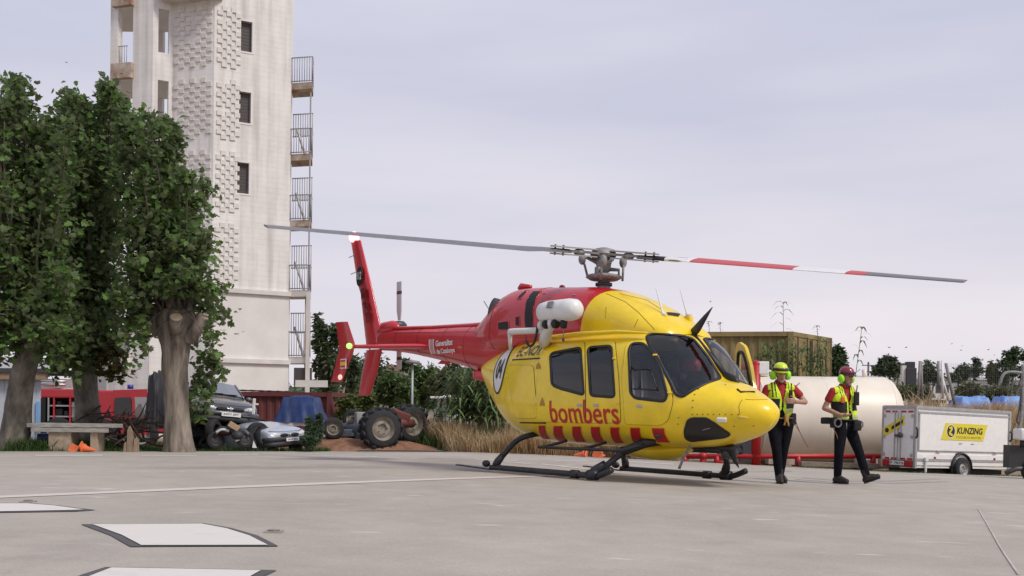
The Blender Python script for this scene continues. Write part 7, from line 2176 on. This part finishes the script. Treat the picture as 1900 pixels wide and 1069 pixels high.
# far wood on the skyline
P = []
for k in range(210):
    px = -150 + k * 10.5 + rnd.uniform(-6, 6)
    Y = rnd.uniform(120, 170)
    top = 716 + 7 * noise.noise(V((px * .012, 0, 0))) * 2 + rnd.uniform(-5, 6)
    P.append(blob(70, at(px, top + 14, Y), (px_w(12, Y), 3, px_w(15, Y)), .3))
tag(leaves('far_wood', np.concatenate(P), .95, m_far, None, 'oval', .1), kind='stuff')
# hills
vs, fs = [], []
for i in range(61):
    for j in range(5):
        x = -420 + i * 14; y = 240 + j * 40
        h = 9.5 * math.exp(-((x + 22) / 60) ** 2) + 6 * math.exp(-((x - 120) / 150) ** 2) + 5 * math.exp(-((x + 250) / 120) ** 2)
        vs.append((x, y, -3 + h * math.sin(PI * j / 4) + .8 * noise.noise(V((x * .05, y * .05, 0)))))
for i in range(60):
    for j in range(4): a = i * 5 + j; fs.append((a, a + 5, a + 6, a + 1))
me = bpy.data.meshes.new('hills'); me.from_pydata(vs, [], fs)
tag(link('hills', me, mat('hill scrub', (.07, .085, .055), .95, col2=(.20, .17, .12), vscale=.08), None, True), kind='structure')
bush('pine_tree', 'dark umbrella pine on the hill beside the farmhouse', [(752, 678, 210, 15, 8), (748, 672, 210, 9, 5)], m_dark, 1.0, 500, 'tree', base=(752, 700))

# ------------------------------------------------------------------ giant reeds
def reed(mb_st, P, D, S, foot, tip, lean=0.0, leaves_n=16, top_only=0.0, L=.55):
    foot, tip = V(foot), V(tip)
    c = curve([foot, foot.lerp(tip, .5) + V((lean, 0, .05)), tip], 10)
    mb_st.tube(c, [.016 * (1 - .06 * k) for k in range(10)], 5)
    for k in range(leaves_n):
        f = top_only + (1 - top_only) * (k + .5) / leaves_n
        q = c[min(9, int(f * 10))].lerp(c[min(9, int(f * 10) + 1)], f * 10 % 1)
        a = PI * (k % 2) + rnd.gauss(0, .8)
        P.append(q); D.append((math.cos(a), math.sin(a) * .8, .9 + .5 * f)); S.append(L * (1.15 - .55 * f) * rnd.uniform(.8, 1.2))
def reed_leaves(name, P, D, S, m, parent, B):
    vs, fs = [], []
    for p, d, s in zip(P, D, S):
        d = V(d).normalized(); sd_ = d.cross(V((0, 0, 1)))
        sd_ = sd_.normalized() if sd_.length > 1e-3 else V((1, 0, 0))
        k = len(vs); w = .034 * (s / .5) ** .5
        hor = V((d.x, d.y, 0))
        for t, ww in ((0, .6), (.3, 1), (.6, .8), (.85, .4), (1, .05)):
            q = V(p) - B + d * (s * t) + hor * (s * .35 * t * t) - V((0, 0, s * 1.05 * t ** 2.2))
            vs += [tuple(q - sd_ * w * ww), tuple(q + sd_ * w * ww)]
        fs += [(k + 2 * i, k + 2 * i + 1, k + 2 * i + 3, k + 2 * i + 2) for i in range(4)]
    return raw(name, np.array(vs), np.array(fs), m, parent)
def reed_clump(label, spots, group=None, L=.6, n=14, top_only=0.1, m=None):
    """spots: (foot px, foot py, Y, tip px, tip py)"""
    f0 = at(spots[0][0], spots[0][1], spots[0][2])
    t = empty('giant_reed', (f0.x, f0.y, min(f0.z, G(f0.x, f0.y))), 0, label, 'reeds', group)
    st = MB(); P, D, S = [], [], []
    for fx, fy, Y, tx, ty in spots:
        ft = at(fx, fy, Y); drop = max(0, ft.z - G(ft.x, ft.y)); ft.z -= drop
        if drop > .5: top_only = max(top_only, .4)
        reed(st, P, D, S, ft, at(tx, ty, Y + rnd.uniform(-.3, .3)), rnd.uniform(-.1, .1), n, top_only, L)
    B = V(t.location)
    st.v = [tuple(V(v) - B) for v in st.v]
    st.build('stems', m or m_reed, t, smooth=True)
    reed_leaves('reed_leaves', P, D, S, m or m_reed, t, B)
    return t
reed_clump('dense giant reed clump growing behind the rear of the helicopter', [(x + rnd.uniform(-8, 8), 800, 28.6 + rnd.uniform(-.6, 1.6), x + rnd.uniform(-14, 14), rnd.uniform(685, 735)) for x in range(836, 948, 2)], L=.8, n=18)
reed_clump('lower giant reeds beside the white cab, left of the dense clump', [(x + rnd.uniform(-6, 6), 800, 30.5 + rnd.uniform(-.6, .6), x + rnd.uniform(-14, 10), rnd.uniform(735, 765)) for x in range(805, 850, 6)], L=.6, n=13)
reed_clump('giant reeds in front of the long side of the yellow container', [(x + rnd.uniform(-5, 5), 745, 30.4 + rnd.uniform(-.2, .2), x + rnd.uniform(-12, 12), rnd.uniform(632, 668)) for x in range(1405, 1465, 3)], L=.6, n=13)
reed_clump('giant reeds in front of the container doors above the tank', [(x + rnd.uniform(-5, 5), 745, 30.2 + rnd.uniform(-.2, .2), x + rnd.uniform(-16, 12), rnd.uniform(628, 670)) for x in range(1472, 1542, 3)], L=.6, n=14)
for sp_, lab in (([(1453, 720, 31.2, 1453, 563)], 'tallest single reed rising above the yellow container'), ([(1560, 745, 30.4, 1599, 610)], 'single arching reed leaning right beyond the container and above the red helmet'),
                 ([(1326, 700, 34, 1315, 598)], 'bare reed tip behind the wire cutter, the left of two'), ([(1340, 700, 34, 1336, 600)], 'bare reed tip behind the wire cutter, the right of two'), ([(1520, 745, 31, 1516, 606)], 'short reed tip at the top of the container doors')):
    bare = 'tip' in lab
    reed_clump(lab, sp_, 'single tall reeds', L=.26 if bare else .62, n=10 if bare else 18, top_only=.82 if bare else .45)
    fx, fy, Y, tx, ty = sp_[0]

# ------------------------------------------------------------------ grass
def grass(name, poly, n, h, w, m, lean=.35, jit=1.0, zoff=0.0):
    """poly: ground polygon (x, y) in metres"""
    x0, x1 = min(p[0] for p in poly), max(p[0] for p in poly); y0, y1 = min(p[1] for p in poly), max(p[1] for p in poly)
    pts = []
    while len(pts) < n:
        p = (rnd.uniform(x0, x1), rnd.uniform(y0, y1))
        if inside(p, poly):
            d = noise.noise(V((p[0] * .55, p[1] * .55, len(name))))
            if rnd.random() < .55 + .6 * d * jit: pts.append((*p, G(*p) - .08 + zoff, .72 + .55 * d))
    P = np.array(pts); N = len(P)
    a = nrs.rand(N) * 2 * PI
    hh = h * (.45 + .8 * nrs.rand(N)) * P[:, 3]
    ln = nrs.normal(size=(N, 2)) * lean * hh[:, None]
    s = np.stack([np.cos(a), np.sin(a)], 1) * w * (.6 + .8 * nrs.rand(N))[:, None]
    b = P[:, :3]
    v = np.zeros((N, 5, 3))
    v[:, 0] = b; v[:, 1] = b; v[:, 0, :2] -= s; v[:, 1, :2] += s
    m_ = b.copy(); m_[:, 2] += hh * .6; m_[:, :2] += ln * .35
    v[:, 2] = m_; v[:, 3] = m_; v[:, 2, :2] += s * .7; v[:, 3, :2] -= s * .7
    v[:, 4] = b; v[:, 4, 2] += hh; v[:, 4, :2] += ln
    k = np.arange(N)[:, None] * 5
    tri = np.concatenate([k + np.array([[0, 1, 2]]), k + np.array([[0, 2, 3]]), k + np.array([[3, 2, 4]])])
    return tag(raw(name, v.reshape(-1, 3), tri, m), kind='stuff')
edge = [(-32, 10.05), (-10.95, 21.95), (-5.17, 25.25), (-1.42, 27.15), (4.31, 25.55), (8.88, 24.45), (13.14, 26.25), (24, 31.05)]
grass('green_grass', [(-20, 17.2), edge[1], edge[2], (-4.6, 25.7), (-4.8, 27.2), (-11.5, 26.5), (-22, 22)], 36000, .22, .010, m_gra)
grass('tall_weeds', [(-11.1, 22.3), (-9.6, 23.1), (-9.4, 24.2), (-11.0, 24.0)], 3500, .42, .012, m_gra)
grass('dry_grass', [(-1.2, 27.3), (4.2, 25.8), (4.4, 28.2), (2.2, 31), (-1.6, 31), (-2.2, 28.4)], 24000, .85, .011, m_dry)
grass('green_weeds', [(-2.6, 28), (1.6, 27.2), (2.0, 29.5), (-2.6, 31)], 3500, .7, .012, m_gra)
grass('straw_grass', [(-1.6, 27.4), (1.0, 26.8), (2.4, 29), (-1.2, 32), (-3, 30)], 9000, 1.0, .011, m_straw)
grass('dry_grass', [(11, 31), (16, 30), (30, 33), (34, 46), (15, 46), (12, 36)], 52000, .85, .015, m_dry)
grass('straw_grass', [(11.5, 31), (17, 30), (30, 36), (30, 44), (15, 44)], 14000, .95, .014, m_straw)
grass('verge_grass', [(4.35, 25.55), (8.9, 24.48), (13.14, 26.3), (22, 30.2), (22, 31.4), (13, 28.0), (9, 26.3), (5, 26.6)], 16000, .11, .010, mat('verge blade', (.16, .16, .06), .8, island=.4))
grass('low_weeds', [(-6, 26), (-1.4, 27.4), (-1.8, 34), (-12, 40), (-14, 30)], 16000, .16, .012, mat('verge blade', (.16, .16, .06), .8, island=.4))
# reddish soil mound under the tractor and a pale path
vs, fs = [], []
for i in range(25):
    for j in range(13):
        u, w = i / 24 * 2 - 1, j / 12 * 2 - 1
        h = max(0, 1 - u * u - w * w) ** .7 * .42 * (1 + .5 * noise.noise(V((u * 4, w * 4, 1)))) - .08
        x, y = -4.3 + u * 2.6, 28.0 + w * 1.5
        vs.append((x, y, G(x, y) + h))
for i in range(24):
    for j in range(12): a = i * 13 + j; fs.append((a, a + 13, a + 14, a + 1))
me = bpy.data.meshes.new('soil_mound'); me.from_pydata(vs, [], fs)
tag(link('soil_mound', me, mat('reddish soil', (.17, .075, .04), .95, col2=(.27, .14, .08), vscale=4, bump=.8, bscale=14), None, True), kind='structure')
pa = [gp(650, 838), gp(760, 838.5), gp(845, 838), (-1.7, 29.5), (-1.9, 34), (-2.8, 34), (-2.9, 30)]
pa = [(-4.6, 25.75), (-1.9, 27.2), (-1.5, 28.6), (-1.5, 33), (-2.4, 33), (-2.7, 29), (-3.6, 27.2)]
tag(sheet(dens(pa, .5), .5, .03, 'concrete_path', mat('path concrete', (.36, .33, .29), .9, var=.15, vscale=2)), kind='structure')
# birds far up over the right side
bird = MB().tube([(-.16, 0, 0), (0, 0, 0), (.16, 0, .02)], [.01, .05, .015], 6).add([(-.03, 0, .02), (.06, 0, .02), (.0, .34, .10)], [(0, 1, 2)]).add([(-.03, 0, .02), (.06, 0, .02), (.0, -.34, .10)], [(0, 1, 2)]).mesh('bird')
bird.materials.append(m_drk)
for k, (px, py) in enumerate(((1650, 645), (1681, 645), (1783, 650), (1785, 642), (1834, 649), (1845, 659), (1318, 560), (1766, 638), (123, 116))):
    o = bpy.data.objects.new('bird', bird); COL.objects.link(o); o.location = at(px, py, 60 + 5 * (k % 4)); o.rotation_euler = (rnd.uniform(-.4, .4), rnd.uniform(-.3, .3), rnd.uniform(0, 6)); o.scale = (.5, .5, .5)
    tag(o, ['bird low over the tank, left of two side by side', 'bird low over the tank, right of two side by side', 'lowest bird above the net fence poles', 'bird just above the lowest one over the net fence', 'bird over the right end of the trailer, the upper one', 'bird over the right end of the trailer, the lower one', 'single bird above the wire cutter tip', 'bird left of the pair above the net fence', 'single bird above the plane trees at the left'][k], 'bird', 'birds in the sky')
